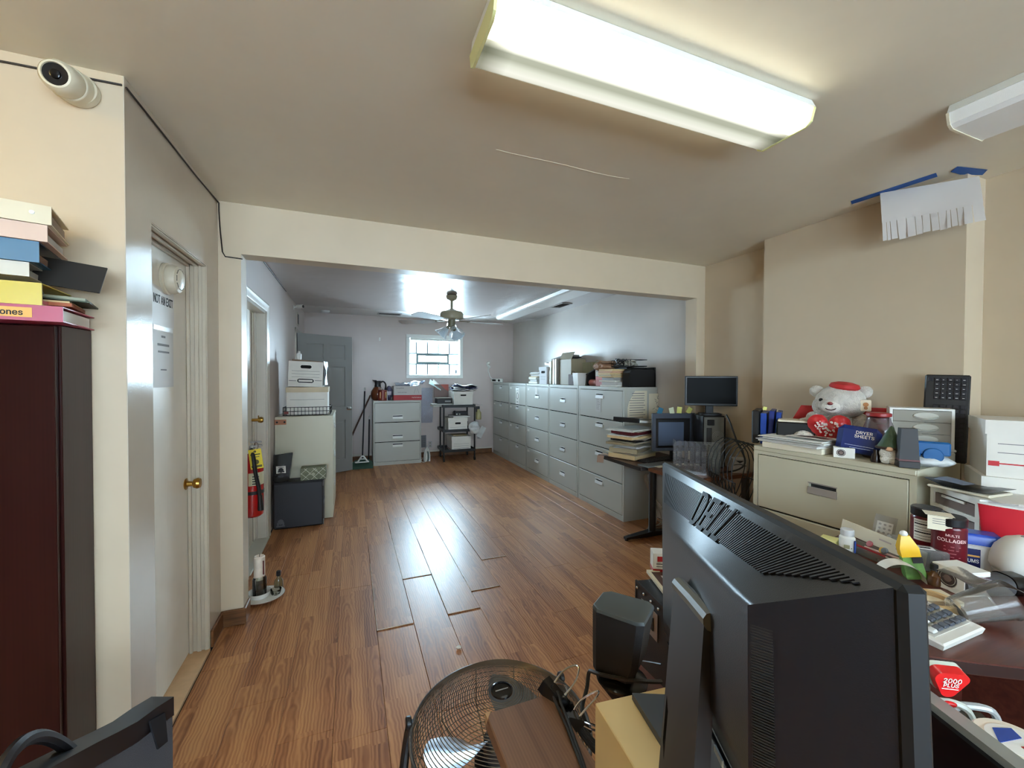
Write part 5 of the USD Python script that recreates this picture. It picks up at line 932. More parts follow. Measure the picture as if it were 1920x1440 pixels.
# black wire rack standing on the floor behind the beige cabinet
t = thing('wire_rack', 'tall black wire file rack behind the far end of the beige cabinet', 'rack', (2.53, 2.0, 0), -1.95); ws = []
for k in range(7):
    x = -.17+k*.055
    ws.append(part(t, 'wire_hoop', tube([(x, .06, .02), (x, .07, .82), (x-.01, .02, .96), (x-.03, -.06, 1.0), (x-.06, -.14, .92), (x-.07, -.16, .74), (x-.07, -.155, .02)], .0032, 6, smooth=36), BLACKM))
part(t, 'cross_wire', cat(*[tube([(-.18, .066, z), (.19, .066, z)], .0042, 6) for z in (.12, .45, .72)], *[tube([(-.25, -.158, z), (.12, -.158, z)], .0042, 6) for z in (.12, .35, .55, .74)], *[rod((-.2+.3*k, -.158, .55-.3*k*0), (-.18+.3*k, .066, .55), .0042, 6) for k in range(2)]), BLACKM, kind='stuff')
part(t, 'lattice', cat(*[rod((-.24+k*.04, -.158, .35), (-.20+k*.04, -.158, .74), .003, 5) for k in range(9)], *[rod((-.20+k*.04, -.158, .35), (-.24+k*.04, -.158, .74), .003, 5) for k in range(9)]), BLACKM, kind='stuff')
cbl = []
for k in range(4): cbl.append(tube([(2.66+.02*k, 3.20, .50), (2.70+.03*k, 3.16, .2), (2.62+.05*k, 3.10, .03), (2.55+.04*k, 3.05+.03*k, .012), (2.68+.03*k, 2.98+.05*k, .012), (2.8, 3.15+.02*k, .03)], .005, 5, smooth=34))
solo('cable_bundle', cat(*cbl), mat('pale_cable', (170, 158, 140), .5), 'tangle of pale cables on the floor behind the black table leg', 'cables', kind='stuff')

# ================================================================ beige lateral cabinet with the toys on top
RZB = -math.radians(85.3); nearc, farc = np.array([2.286, 1.002]), np.array([2.226, 1.729]); mid = (nearc+farc)/2
lateral('wide beige drawer cabinet with the teddy bear on top, against the chimney wall', (mid[0], mid[1], 0), RZB, .729, .452, 1.0325, (.42, .42, .42), hw=.125, body=FILEBEIGE, rim=.045, margin=.025, lip=mat('pull_grey', (150, 140, 132), .4), hh=.05)
ZB = 1.0330
def onb(px, X): p = at(px, 800, x=X); return (p[0], p[1], ZB)
t = thing('folder_organizer', 'black and bright blue upright folders at the far end of the beige cabinet', 'folders', onb(1441, 2.38), -1.0)
part(t, 'holder', bx(-.085, -.045, -.05, .20, 0, .20, .006), BLACK); part(t, 'folder', bx(-.040, -.008, -.055, .20, 0, .185, .003), BLUE); part(t, 'folder', tr(bx(-.006, .022, -.03, .2, 0, .20, .003), ry=.05), mat('navy_folder', (26, 44, 112), .4)); part(t, 'folder', tr(bx(.024, .05, .0, .2, 0, .195, .003), ry=.08), BLUE); part(t, 'sticky_note', tr(bx(-.07, -.05, -.03, -.029, .195, .215), ry=.2), mat('yellow_note', (0, 0, 0)))
t = thing('magazine_holder', 'black and dark green file box beside the blue folders', 'file box', onb(1488, 2.40), -1.0); part(t, 'body', bx(-.08, .10, -.06, .12, 0, .145, .006), mat('black_box', (20, 20, 20), .45)); part(t, 'green_side', bx(-.0815, -.0802, -.058, .118, .005, .14), mat('green_side', (56, 74, 44), .5)); part(t, 'paper_top', bx(-.075, .07, -.05, .1, .1455, .155), PAPERC)
pile('stack of white papers with a printed picture on the beige cabinet front edge', (2.322, 1.53, ZB), .32, .185, [(.032, PAPERC, 'booklet', .94), (.010, PAPER, 'paper_block', 1.02), (.006, PAPERG, 'paper_block', 1.06), (.008, PAPER, 'paper_block', .98), (.0012, PAPER, 'sheet', 1.05), (.005, PAPER, 'paper_block', 1.0)], rz=RZB, seed=44, jit=.012)
t = thing('printed_sheet', 'sheet with a dark picture on top of the white paper stack', 'paper', (2.318, 1.47, ZB+.078), RZB); part(t, 'sheet', bx(-.10, .11, -.06, .07, 0, .001), PAPER); part(t, 'printed_picture', bx(-.06, .06, -.02, .05, .001, .0015), mat('dark_picture', (62, 52, 46), .5)); part(t, 'printed_panel', bx(.06, .1, -.03, .03, .001, .0015), mat('maroon_print', (96, 40, 44), .5))

# teddy bear
def bpart(p, n_, m_, *a, **k): return part(p, n_, tr(m_, s=1.17), *a, **k)
BX, BY = onb(1567, 2.57)[:2]
t = thing('teddy_bear', 'grey teddy bear with a red hat hugging a red heart', 'teddy bear', (BX, BY, ZB), math.radians(-58))
FUR = mat('grey_fur', (196, 189, 178), .95, bump=3., bscale=170., vary=.18, vscale=30., sheen=.4); WFUR = mat('white_fur', (222, 216, 204), .95, bump=3., bscale=170., vary=.1, vscale=30., sheen=.4)
def fur(m, a=.007, f=70, seed=0):
    m = tm(m); m.merge_vertices(); n = m.vertex_normals; m.vertices = m.vertices+a*(meshkit.fbm(m.vertices*f, 3, seed)[:, None]-.45)*n; return m
bpart(t, 'body', fur(blob([((0, .03, .085), (.085, .075, .095)), ((.0, .02, .13), (.075, .065, .07))], .009, 6)), FUR, smooth=True)
bpart(t, 'head', fur(blob([((.015, 0, .228), (.098, .082, .080)), ((-.02, -.06, .212), (.05, .042, .038)), ((.05, -.02, .212), (.062, .055, .055)), ((-.035, -.01, .205), (.06, .055, .05))], .008, 6), seed=3), FUR, smooth=True)
bpart(t, 'muzzle', fur(blob([((-.022, -.088, .205), (.036, .026, .028))], .007, 4), .003, 90, 5), WFUR, smooth=True)
bpart(t, 'nose', tr(trimesh.creation.icosphere(3, 1.), (-.026, -.114, .222), s=(.011, .007, .008)), mat('nose_red', (110, 40, 40), .3)); bpart(t, 'mouth', tube([(-.042, -.109, .199), (-.03, -.114, .192), (-.018, -.114, .192), (-.004, -.109, .200)], .0022, 5, smooth=14), mat('stitch_dark', (60, 34, 30), .6))
for x, z in ((-.06, .236), (.022, .240)): bpart(t, 'eye', tr(trimesh.creation.icosphere(2, .0085), (x, -.068, z)), BLACKG)
for x in (-.082, .115): bpart(t, 'ear', fur(blob([((x*.92, .012, .276), (.030, .016, .028))], .008, 4), .005, 80, 7), FUR, smooth=True)
for x, y, xe, ye in ((-.085, .0, -.12, -.05), (.09, .0, .115, -.045)):
    bpart(t, 'arm', fur(blob([((x, y, .135), (.035, .035, .04)), (((x+xe)/2, (y+ye)/2, .115), (.035, .036, .036)), ((xe, ye, .112), (.034, .036, .034))], .008, 6), seed=9), FUR, smooth=True)
for x, xe in ((-.06, -.125), (.05, .055)):
    lg = bpart(t, 'leg', fur(blob([((x, -.01, .045), (.045, .05, .042)), (((x+xe)/2, -.07, .04), (.04, .05, .038)), ((xe, -.12, .042), (.046, .035, .046))], .008, 6), seed=11), WFUR, smooth=True)
bpart(t, 'hat', tr(lathe([(.0, -.012), (.052, -.010), (.060, .002), (.054, .016), (.03, .024), (0, .025)], 32), (.03, -.005, .297), ry=.12, rx=.1), mat('red_felt', (186, 36, 36), .6, bump=.3))
def heart(s, n=60):
    a = np.linspace(0, 2*PI, n, endpoint=False); return np.stack([16*np.sin(a)**3, 13*np.cos(a)-5*np.cos(2*a)-2*np.cos(3*a)-np.cos(4*a)], 1)*s/16
HP = Polygon(heart(.082)); hv = tm(prism(HP, .05)).subdivide().subdivide().subdivide(); hv.vertices[:, 2] -= .025
dist = np.array([HP.exterior.distance(Point(p)) for p in hv.vertices[:, :2]]); hv.vertices[:, 2] *= np.sqrt(np.clip(dist/.07, 0.02, 1))*1.25; hv.vertices += .004*(meshkit.fbm(hv.vertices*50, 2, 3)[:, None]-.5)
hp = bpart(t, 'heart', tr(front(hv), (-.030, -.115, .108), rz=.06), mat('red_satin', (196, 24, 28), .28, sheen=.5), smooth=True)
HP2 = Polygon(heart(.048)); dots = []; r3 = random.Random(2)
for k in range(150):
    x, y = r3.uniform(-.055, .055), r3.uniform(-.06, .055)
    if HP2.contains(Point(x, y)): dots.append(tr(cyl(r3.uniform(.0025, .005), .0012, 8), (x, y, 0)))
bpart(hp, 'heart_print', tr(front(cat(*dots)), (-.036, -.1475, .106), rz=.06), mat('heart_white', (226, 200, 190), .5), kind='stuff')
for s, x0_ in ((-1, -.05), (1, .10)):
    bpart(t, 'wing', tr(hull([(0, .055, .20), (0, .055, .06), (s*.125, .06, .13), (s*.09, .06, .20), (0, .07, .20), (0, .07, .06), (s*.125, .068, .13), (s*.09, .068, .20)]), (x0_, 0, 0)), mat('red_felt', (0, 0, 0)))
lbp = bpart(t, 'gift_tag', tr(prism(rrect(-.019, .019, -.026, .026, .005), .003), rx=PI/2-.2, d=(.105, -.062, .215)), mat('tag_cream', (222, 208, 182), .6)); bpart(lbp, 'tag_print', tr(cat(tr(cyl(.010, .0012, 16), (0, .004, .003)), tr(cyl(.007, .0012, 12), (0, -.012, .003))), rx=PI/2-.2, d=(.105, -.062, .215)), mat('tag_brown', (168, 110, 56), .5))
t = thing('red_bag', 'flat red gift bag with a white top edge behind the teddy bear', 'bag', (2.66, 1.36, ZB), math.radians(-75)); part(t, 'body', bx(-.09, .06, 0, .02, 0, .15, .003), mat('red_felt', (0, 0, 0))); part(t, 'top_edge', bx(-.09, .06, -.0015, .0215, .150, .156, .001), WHITE)
t = thing('dryer_sheet_box', 'dark blue box of dryer sheets tilted on the beige cabinet', 'box', (2.36, 1.27, ZB+.052), -1.05, ry=.12, rx=-.22); part(t, 'body', bx(-.085, .085, -.03, .03, -.03, .105, .022), mat('navy_pack', (28, 46, 108), .22)); part(t, 'lettering', cat(text('DRYER', .0145, (.018, -.0305, .072)), text('SHEETS', .0145, (.020, -.0305, .053))), PAPER); part(t, 'fine_print', cat(bx(-.05, .06, -.0306, -.0301, .004, .0065), bx(-.03, .05, -.0306, -.0301, -.008, -.0055)), mat('pale_blue_print', (170, 186, 214), .6))
t = thing('clear_jar', 'clear plastic jar with reddish sweets behind the blue box', 'jar', onb(1648, 2.47)); part(t, 'jar', lathe([(0, 0), (.060, 0), (.066, .01), (.066, .12), (.06, .155), (.050, .185), (.048, .2), (.050, .202), (.0, .206)], 32), clear_pane('smoky_plastic', (214, 206, 206), gloss=.08, base_mix=.22, body=(150, 128, 128))); part(t, 'sweets', cyl(.058, .075, 24, .008, (0, 0, .004)), mat('sweets', (124, 60, 46), .4, vary=.6, vscale=45.)); part(t, 'lid', cyl(.051, .02, 28, .004, (0, 0, .2065)), mat('red_lid', (150, 40, 40), .4))
gx, gy, _ = onb(1667, 2.345)
t = thing('gnome', 'small bearded gnome figure in a dark green hat', 'gnome', (gx, gy, ZB), -1.05); part(t, 'body', fur(blob([((0, .01, .035), (.038, .034, .036))], .008, 4), .003, 90), mat('gnome_grey', (120, 112, 104), .9), smooth=True); part(t, 'beard', fur(blob([((0, -.022, .048), (.034, .02, .034)), ((-.012, -.028, .026), (.02, .015, .024)), ((.014, -.028, .026), (.02, .015, .024))], .006, 4), .005, 120, 2), WFUR, smooth=True); part(t, 'nose', tr(trimesh.creation.icosphere(3, 1.), (.0, -.042, .072), s=(.016, .012, .011)), mat('gnome_nose', (206, 160, 122), .5)); part(t, 'hat', tr(lathe([(.044, .07), (.046, .078), (.034, .105), (.02, .14), (.008, .17), (.0, .178)], 24), (.0, -.002, 0), ry=.05), mat('green_sequin', (58, 82, 54), .4, bump=.6, bscale=300.)); part(t, 'hat_brim', tr(lathe([(.040, .069), (.048, .070), (.05, .076), (.045, .081)], 24), (.0, -.002, 0)), mat('dark_brown_trim', (60, 44, 34), .6))
tx, ty, _ = onb(1702, 2.325)
t = thing('black_case', 'tall narrow charcoal box with a maroon band at the beige cabinet corner', 'case', (tx, ty, ZB), -.85); part(t, 'upper_body', hull([(x, y, z) for (z, s) in ((.038, 1.), (.175, .8)) for x in (-.034*s, .034*s) for y in (-.026*s, .026*s)]), mat('charcoal', (40, 37, 37), .55)); part(t, 'lower_body', bx(-.036, .036, -.028, .028, 0, .03, .002), mat('charcoal', (0, 0, 0))); part(t, 'band', bx(-.035, .035, -.027, .027, .0302, .0378), mat('maroon', (92, 44, 42), .5))
# mini drawers
dx, dy, _ = onb(1727, 2.53)
t = thing('mini_drawers', 'small white three drawer plastic unit behind the gnome', 'drawers', (dx, dy, ZB+.0705), -1.03); w_, d_, h_ = .222, .14, .185
part(t, 'frame', tm(mbox(-w_/2, w_/2, 0, d_, 0, h_)-mbox(-w_/2+.011, w_/2-.011, -.1, d_-.008, .01, h_-.009)), WHITE); FD = mat('frosted_drawer', (150, 146, 134), .3)
for k in range(3):
    z0_ = .011+k*.055; dp = part(t, 'drawer', tm(mbox(-w_/2+.012, w_/2-.012, -.001, d_-.015, z0_, z0_+.053)-mbox(-w_/2+.02, w_/2-.02, .004, d_-.02, z0_+.006, z0_+.1)), FD); part(dp, 'handle', tr(cat(tr(lathe([(.0, 0), (.045, 0), (.042, .004), (0, .005)], 24), s=(1, .42, 1)), tr(tube([(-.04, .0, .006), (0, -.012, .010), (.04, 0, .006)], .003, 5, smooth=12))), (.015, -.0015, z0_+.028), rx=PI/2), mat('drawer_pull', (196, 196, 186), .2))
t = thing('plastic_box', 'low frosted plastic box under the white mini drawers', 'box', (dx, dy, ZB), -1.03); part(t, 'body', bx(-.115, .115, 0, .145, 0, .058, .006), mat('frosted_box', (206, 204, 196), .35)); part(t, 'lid', bx(-.118, .118, -.003, .148, .0585, .0695, .003), WHITE)
# upright keyboard leaning on the chimney wall
kx, ky, _ = onb(1772, 2.655)
t = thing('keyboard', 'black keyboard standing on end, leaning on the chimney wall corner', 'keyboard', (kx+.0, ky, ZB), -1.15, rx=-.12, ry=.03)
part(t, 'case', bx(-.082, .072, 0, .014, 0, .42, .006), BLACK); KEY = mat('dark_key2', (36, 36, 42), .3); r5 = random.Random(5)
for j in range(18):
    for i in range(6):
        if (i == 0 and j not in (3, 17)) or j in (12,): continue
        x = -.072+i*.0225; z = .015+j*.0218; part(t, 'key', bx(x, x+.019, -.0045, -.0002, z, z+.0185, .0015), KEY, smooth=False)
part(t, 'key_legends', cat(*[bx(-.066+i*.0225, -.066+i*.0225+r5.uniform(.004, .009), -.0049, -.0046, .022+j*.0218, .0245+j*.0218) for j in range(12, 18) for i in range(1, 6) if j != 12]), PAPERG, kind='stuff')
# blue scoop shaped object on a clear bag, small white box, dark bottle
bx_, by_, _ = onb(1757, 2.40)
t = thing('plastic_bag', 'clear crumpled bag under the blue tape holder', 'bag', (2.415, 1.045, ZB), -1.0); V = trimesh.creation.icosphere(4, 1.); V.apply_scale((.11, .055, .026)); V.vertices += .02*(meshkit.fbm(V.vertices*30, 3, 6)[:, None]-.5)*V.vertex_normals; V.apply_translation((0, 0, .027)); V.vertices[:, 2] = np.maximum(V.vertices[:, 2], 0); part(t, 'film', V, mat('white_bag', (0, 0, 0)))
t = thing('tape_holder', 'bright blue plastic holder with two round lobes on the clear bag', 'tape holder', (2.405, 1.035, ZB+.056), -1.0); CB = mat('cyan_blue', (24, 92, 150), .35); part(t, 'body', bx(-.085, .085, -.02, .02, 0, .06, .006), CB); part(t, 'lobe', tr(cyl(.028, .05, 24, .003), (-.04, .022, .005), rx=PI/2), CB); part(t, 'lobe', tr(cyl(.034, .052, 24, .003), (.028, .023, .0), rx=PI/2), CB)
wx, wy, _ = onb(1583, 2.31)
def emblem(t, R, c, rot=0., name='printed_emblem', nrm='front'):
    q = cat(tr(tm(m3.Manifold.cylinder(.0008, R, R, 32)-m3.Manifold.cylinder(.01, R*.86, R*.86, 32).translate((0, 0, -.002)))), tr(cyl(R*.76, .0008, 24)), *[tr(bx(-R*.1, R*.1, -R*.02, R*.02, 0, .001), (R*.62*math.cos(a), R*.62*math.sin(a), .0003), rz=a) for a in np.linspace(0, 2*PI, 9)[:-1]])
    ph = part(t, name, tr(tr(front(q), rz=rot), c), mat('emblem_dark', (70, 58, 56), .6)); part(ph, 'emblem_core', tr(tr(front(cat(cyl(R*.42, .0006, 20, c=(0, 0, .0006)), bx(-R*.5, R*.5, -R*.08, R*.08, .0006, .0014))), rz=rot), c), mat('emblem_mid', (120, 100, 92), .6))
t = thing('card_box', 'little white card box with a round emblem on the beige cabinet front', 'box', (wx, wy, ZB), -1.0); part(t, 'body', bx(-.042, .042, -.02, .03, 0, .050, .001), PAPER); emblem(t, .018, (-.012, -.0203, .025))
t = thing('dark_bottle', 'small dark bottle between the white card box and the gnome', 'bottle', onb(1643, 2.325)); part(t, 'bottle', lathe([(0, 0), (.018, 0), (.019, .01), (.017, .035), (.01, .045), (.01, .06), (0, .061)], 16), mat('dark_brown_glass', (40, 28, 26), .15))

# ---------------------------------------------------------------- taped paper fringe at the ceiling edge
t = thing('paper_fringe', 'white paper with a cut fringe hanging from the ceiling by blue tape', 'paper', (0, 0, 0))
a_, b_ = at(1650, 362, x=2.62), at(1836, 330, x=2.71); a2, b2 = at(1657, 453, x=2.60), at(1850, 412, x=2.68)
PP = []
n_ = 40
cutr = random.Random(4); cuts = sorted([.05, .09, .16, .26, .35, .42, .5, .58, .66, .7, .76, .82, .9]); V = []; F = []
def fp(u, v, off=0.): return (a_*(1-u)+b_*u)*(1-v)+(a2*(1-u)+b2*u)*v+np.array([-.006*math.sin(u*6+v*3)*v+off, 0, 0])
edges = [0]+cuts+[1.0]
NU, NV = 26, 8; us = np.linspace(0, 1, NU); vs = np.linspace(0, .62, NV); off = 0
def strip(us, vs, kink=0.):
    global off
    k = len(V)
    for layer in (0., .0007):
        for u in us:
            for v in vs: V.append(fp(u, v, layer+kink*max(0, v-.62)**1.2*.25))
    nu, nv = len(us), len(vs); N_ = nu*nv
    for i in range(nu-1):
        for j in range(nv-1):
            p, q, r_, s_ = k+i*nv+j, k+(i+1)*nv+j, k+(i+1)*nv+j+1, k+i*nv+j+1
            F.extend([(p, q, r_), (p, r_, s_), (p+N_, r_+N_, q+N_), (p+N_, s_+N_, r_+N_)])
strip(us, vs)
for u0, u1 in zip(edges[:-1], edges[1:]): strip(np.linspace(u0+.003, u1-.003, 4), np.linspace(.62, 1+cutr.uniform(-.015, .02), 5), cutr.uniform(-.12, .06))
part(t, 'sheet', trimesh.Trimesh(np.array(V), np.array(F), process=False), mat('fringe_paper', (214, 208, 202), .7), smooth=True)
part(t, 'blue_tape', hull([(at(px, py, z=H-.001)[0]+d, at(px, py, z=H-.001)[1], H-.001-e) for (px, py) in ((1595, 377), (1597, 383), (1755, 324), (1758, 331)) for d in (0,) for e in (0, .0006)]), BLUET); part(t, 'blue_tape', hull([(*at(px, py, z=H-.0016)[:2], H-.0017-e) for (px, py) in ((1782, 322), (1795, 312), (1852, 318), (1842, 328), (1800, 327)) for e in (0, .0006)]), BLUET)
# ================================================================ reception desk and what stands on it
ZD = .74
t = thing('desk', 'dark mahogany reception desk with a curved inner edge', 'desk', (0, 0, 0))
outline = Polygon([(.545, -.35), (.86, -.35), (.90, .35), (.98, .56), (1.15, .63), (1.30, .585), (1.42, .50), (1.55, .42), (1.75, .33), (2.0, .28), (2.25, .27), (2.26, .98), (2.12, 1.16), (1.0, .98), (.80, .78), (.70, .66), (.648, .66), (.648, .80), (.545, .80)]).buffer(.02).buffer(-.02)
part(t, 'desktop', prism(outline, .032, ZD-.032), DESKWOOD); part(t, 'edge_band', prism(outline.buffer(.002).difference(outline.buffer(-.004)), .026, ZD-.030), mat('dark_edge', (40, 20, 18), .3))
part(t, 'panel', bx(.85, 2.1, .78, .80, 0, ZD-.033), DESKWOOD); part(t, 'panel', bx(2.2, 2.22, .32, .93, 0, ZD-.033), DESKWOOD); part(t, 'panel', bx(.73, .75, -.3, .60, 0, ZD-.033), DESKWOOD)
ZD += .0006
# narrow walnut side board (nearest, bottom of the picture)
t = thing('side_shelf', 'narrow walnut board at the bottom of the picture beside the floor fan', 'shelf', (0, 0, 0))
part(t, 'board', bx(.256, .408, .20, .792, .708, .74, .0025), WALNUT); part(t, 'chipped_corner', hull([(.2555, .7925, .712), (.2555, .7925, .7405), (.268, .7928, .7405), (.2556, .775, .7405), (.262, .7927, .715)]), mat('raw_chip', (176, 140, 100), .8)); part(t, 'panel', bx(.30, .36, .22, .24, 0, .7075), WALNUT)

def clip(label, loc, rz, tilt=0.):
    t = thing('binder_clip', label, 'binder clip', loc, rz, rx=tilt)
    part(t, 'clip_body', tr(yprism([(-.0, -.012), (.022, -.003), (.022, .003), (.0, .012), (-.004, .012), (-.004, -.012)], .05, -.025), s=1.25), BLACKG)
    for s in (-1, 1): part(t, 'wire_handle', tr(tube([(.02, -.012, s*.004), (.03, -.013, s*.012), (.055, -.008, s*.024), (.064, 0, s*.028), (.055, .008, s*.024), (.03, .013, s*.012), (.02, .012, s*.004)], .0017, 6, smooth=26), s=1.25), CHROME)
clip('black binder clip with silver handles gripping the walnut board corner', (.400, .775, .745), .5, .5)
clip('second black binder clip below the first on the walnut board corner', (.412, .735, .725), -.1, -.3)

# cream box under the monitor
ZX = .88
t = thing('cream_box', 'cream coloured wooden box raising the big dark monitor', 'box', (.384, .585, ZD), -.105)
part(t, 'box', bx(0, .34, -.45, 0, 0, ZX-ZD-.0005, .0015), mat('cream_laminate', (216, 188, 132), .45, vary=.04)); part(t, 'seam', bx(.002, .338, -.4505, -.4502, .06, .0615), mat('cream_seam', (160, 130, 86), .6))
# big monitor seen from behind
A1, TI = 62.74, 3.8
sc_ = .741; Nn = np.array([.464, .192, 1.25])*1.0; Nn = np.array([0, 0, EYE])+(Nn-[0, 0, EYE])*sc_
Wm, Hm = .58, .335
mrz, mry = math.radians(A1), math.radians(TI)
t = thing('monitor', 'big dark monitor seen from behind with raised letters on its top edge', 'monitor', tuple(Nn), mrz, ry=mry)
CASE = mat('monitor_case', (15, 17, 22), .36, bump=.1, bscale=900.)
part(t, 'bezel', bx(0, Wm, 0, .018, -Hm, 0, .004), mat('bezel_dark', (26, 26, 26), .5, spec=.25)); part(t, 'screen', bx(.015, Wm-.015, -.001, -.0001, -Hm+.015, -.015), mat('dark_screen', (0, 0, 0)))
f_ = [np.array(p) for p in ((.006, .0182, -.003), (Wm-.006, .0182, -.003), (Wm-.006, .0182, -Hm+.004), (.006, .0182, -Hm+.004))]
b_ = [np.array(p) for p in ((.052, .089, -.040), (Wm-.045, .030, -.112), (Wm-.045, .030, -.285), (.056, .089, -.175))]
def quadgrid(p00, p10, p11, p01, n=14):
    V = [((p00*(1-i/n)+p10*i/n)*(1-j/n)+(p01*(1-i/n)+p11*i/n)*j/n) for i in range(n+1) for j in range(n+1)]; Fq = []
    for i in range(n):
        for j in range(n): a = i*(n+1)+j; Fq += [(a, a+n+1, a+n+2), (a, a+n+2, a+1)]
    return trimesh.Trimesh(np.array(V), np.array(Fq), process=False)
shell = cat(*[quadgrid(f_[i], f_[(i+1) % 4], b_[(i+1) % 4], b_[i]) for i in range(4)], quadgrid(b_[0], b_[1], b_[2], b_[3])); shell.merge_vertices(); shell.fix_normals()
part(t, 'back_shell', shell, CASE, smooth=25)
ns = np.cross(f_[1]-f_[0], b_[0]-f_[0]); ns /= np.linalg.norm(ns); ns = ns if ns[2] > 0 else -ns
def top(s, tt, off=0.):       # s: 0 near .. 1 far, tt: 0 bezel .. 1 ridge
    p = (f_[0]*(1-s)+f_[1]*s)*(1-tt)+(b_[0]*(1-s)+b_[1]*s)*tt
    e1 = (f_[1]-f_[0])*(1-tt)+(b_[1]-b_[0])*tt; e2 = (b_[0]-f_[0])*(1-s)+(b_[1]-f_[1])*s
    n_ = np.cross(e1, e2); n_ /= np.linalg.norm(n_); n_ = n_ if n_[2] > 0 else -n_
    return p+n_*off
fins = []
lo = lambda s: .13; hi = lambda s: .13+.50*min(1, (s-.012)/.10)
ks = np.linspace(.02, .955, 104)
for s in ks:
    a, b = lo(s), hi(s); w = .0023
    fins.append(hull([top(s+d, v, o) for d in (-w, w) for v in (a, b) for o in (.0003, .0016)]))
part(t, 'vent_fins', cat(*fins), mat('vent_black', (24, 26, 34), .5), kind='stuff', smooth=False)
def patch(s0, s1, v0, v1, o0, o1): return hull([top(s, v, o) for s in (s0, s1) for v in (v0, v1) for o in (o0, o1)])
lt = meshkit.text_mesh('DELL', 1.0, .06, False).subdivide(); bb = lt.bounds; lt.apply_translation(-bb[0]); lt.vertices /= (bb[1]-bb[0])
lv = np.array([top(.575-.235*u, .66-.58*v, .0014+.0014*w) for u, v, w in lt.vertices]); part(t, 'raised_lettering', trimesh.Trimesh(lv, lt.faces, process=False), mat('letter_black', (10, 11, 14), .6, spec=.3), smooth=False)
sl = []
for k in range(58):
    z0_ = -.055-k*.0021
    for (q0, q1) in ((.80, .97), ):
        Pn = lambda q, zz: (np.array([.006, .0182, zz])*(1-q)+np.array([.0535, .089, zz])*q)
        nrm = np.array([-.83, .55, 0]); sl.append(hull([Pn(q, zz)+nrm*o for q in (q0, q1) for zz in (z0_, z0_+.0008) for o in (.0, .0009)]))
part(t, 'side_vents', cat(*sl), mat('side_vent', (36, 34, 30), .5), kind='stuff', smooth=False)
part(t, 'port_strip', hull([(x, y, z) for x in (.12, .52) for (y, z) in ((.02, -Hm+.004), (.028, -Hm+.012), (.02, -Hm-.008))]), BLACK); part(t, 'port', cat(bx(.32, .345, .0285, .031, -Hm+.004, -Hm+.012), bx(.26, .285, .0285, .031, -Hm+.004, -Hm+.012)), STEEL)
# stand: slanted neck with a cable hole, and a foot plate on the cream box
def wpt(x, y, z):
    m = Gf.Matrix4d(1.0)*Gf.Matrix4d().SetRotate(Gf.Rotation(Gf.Vec3d(0, 1, 0), TI))*Gf.Matrix4d().SetRotate(Gf.Rotation(Gf.Vec3d(0, 0, 1), A1)); m.SetTranslateOnly(Gf.Vec3d(*map(float, Nn))); q = m.Transform(Gf.Vec3d(x, y, z)); return np.array(q)
nk = m3.Manifold.hull_points([tuple(map(float, p)) for p in [(x, y, z) for (x, z, ya, yb) in ((.172, -.112, .066, .080), (.290, -.128, .064, .078), (.168, -.418, .088, .106), (.285, -.418, .088, .106)) for y in (ya, yb)]])
hole = m3.Manifold.hull_points([(x, y, z) for (x, z) in ((.268, -.275), (.279, -.262), (.279, -.318), (.268, -.335)) for y in (.05, .2)])
part(t, 'stand_neck', tm(nk-hole), mat('stand_black', (38, 38, 40), .45), smooth=20)
part(t, 'neck_cap', tube([(.168, .073, -.112), (.23, .071, -.119), (.294, .070, -.127)], .0098, 10), mat('neck_cap', (92, 88, 74), .5))
part(t, 'hinge_block', bx(.18, .27, .045, .0655, -.21, -.14, .006), BLACK)
MI = (Gf.Matrix4d(1.0)*Gf.Matrix4d().SetRotate(Gf.Rotation(Gf.Vec3d(0, 1, 0), TI))*Gf.Matrix4d().SetRotate(Gf.Rotation(Gf.Vec3d(0, 0, 1), A1))); MI.SetTranslateOnly(Gf.Vec3d(*map(float, Nn))); MI = MI.GetInverse()
fb = [at(1185, 1312, z=ZX), at(1400, 1322, z=ZX), [.40, .33, ZX], [.60, .33, ZX]]
part(t, 'foot_plate', hull([tuple(MI.Transform(Gf.Vec3d(float(p[0]), float(p[1]), ZX+h))) for p in fb for h in (.0008, .012)]), mat('foot_grey', (58, 61, 64), .45))
solo('paper_sheet', tr(sheet(.24, .16, .004, 91, 6), (.86, .72, ZD+.0005), rz=.4), PAPER, 'white sheet with a pen scribble seen under the big monitor', 'paper'); part('/World/'+[c.GetName() for c in stage.GetPrimAtPath('/World').GetChildren()][-1], 'pen_scribble', tr(tube([(-.03, 0, .004), (0, -.03, .006), (.03, -.02, .006), (.02, .02, .004), (-.01, .01, .005)], .0012, 4, smooth=24), (.80, .70, ZD+.002)), INK)

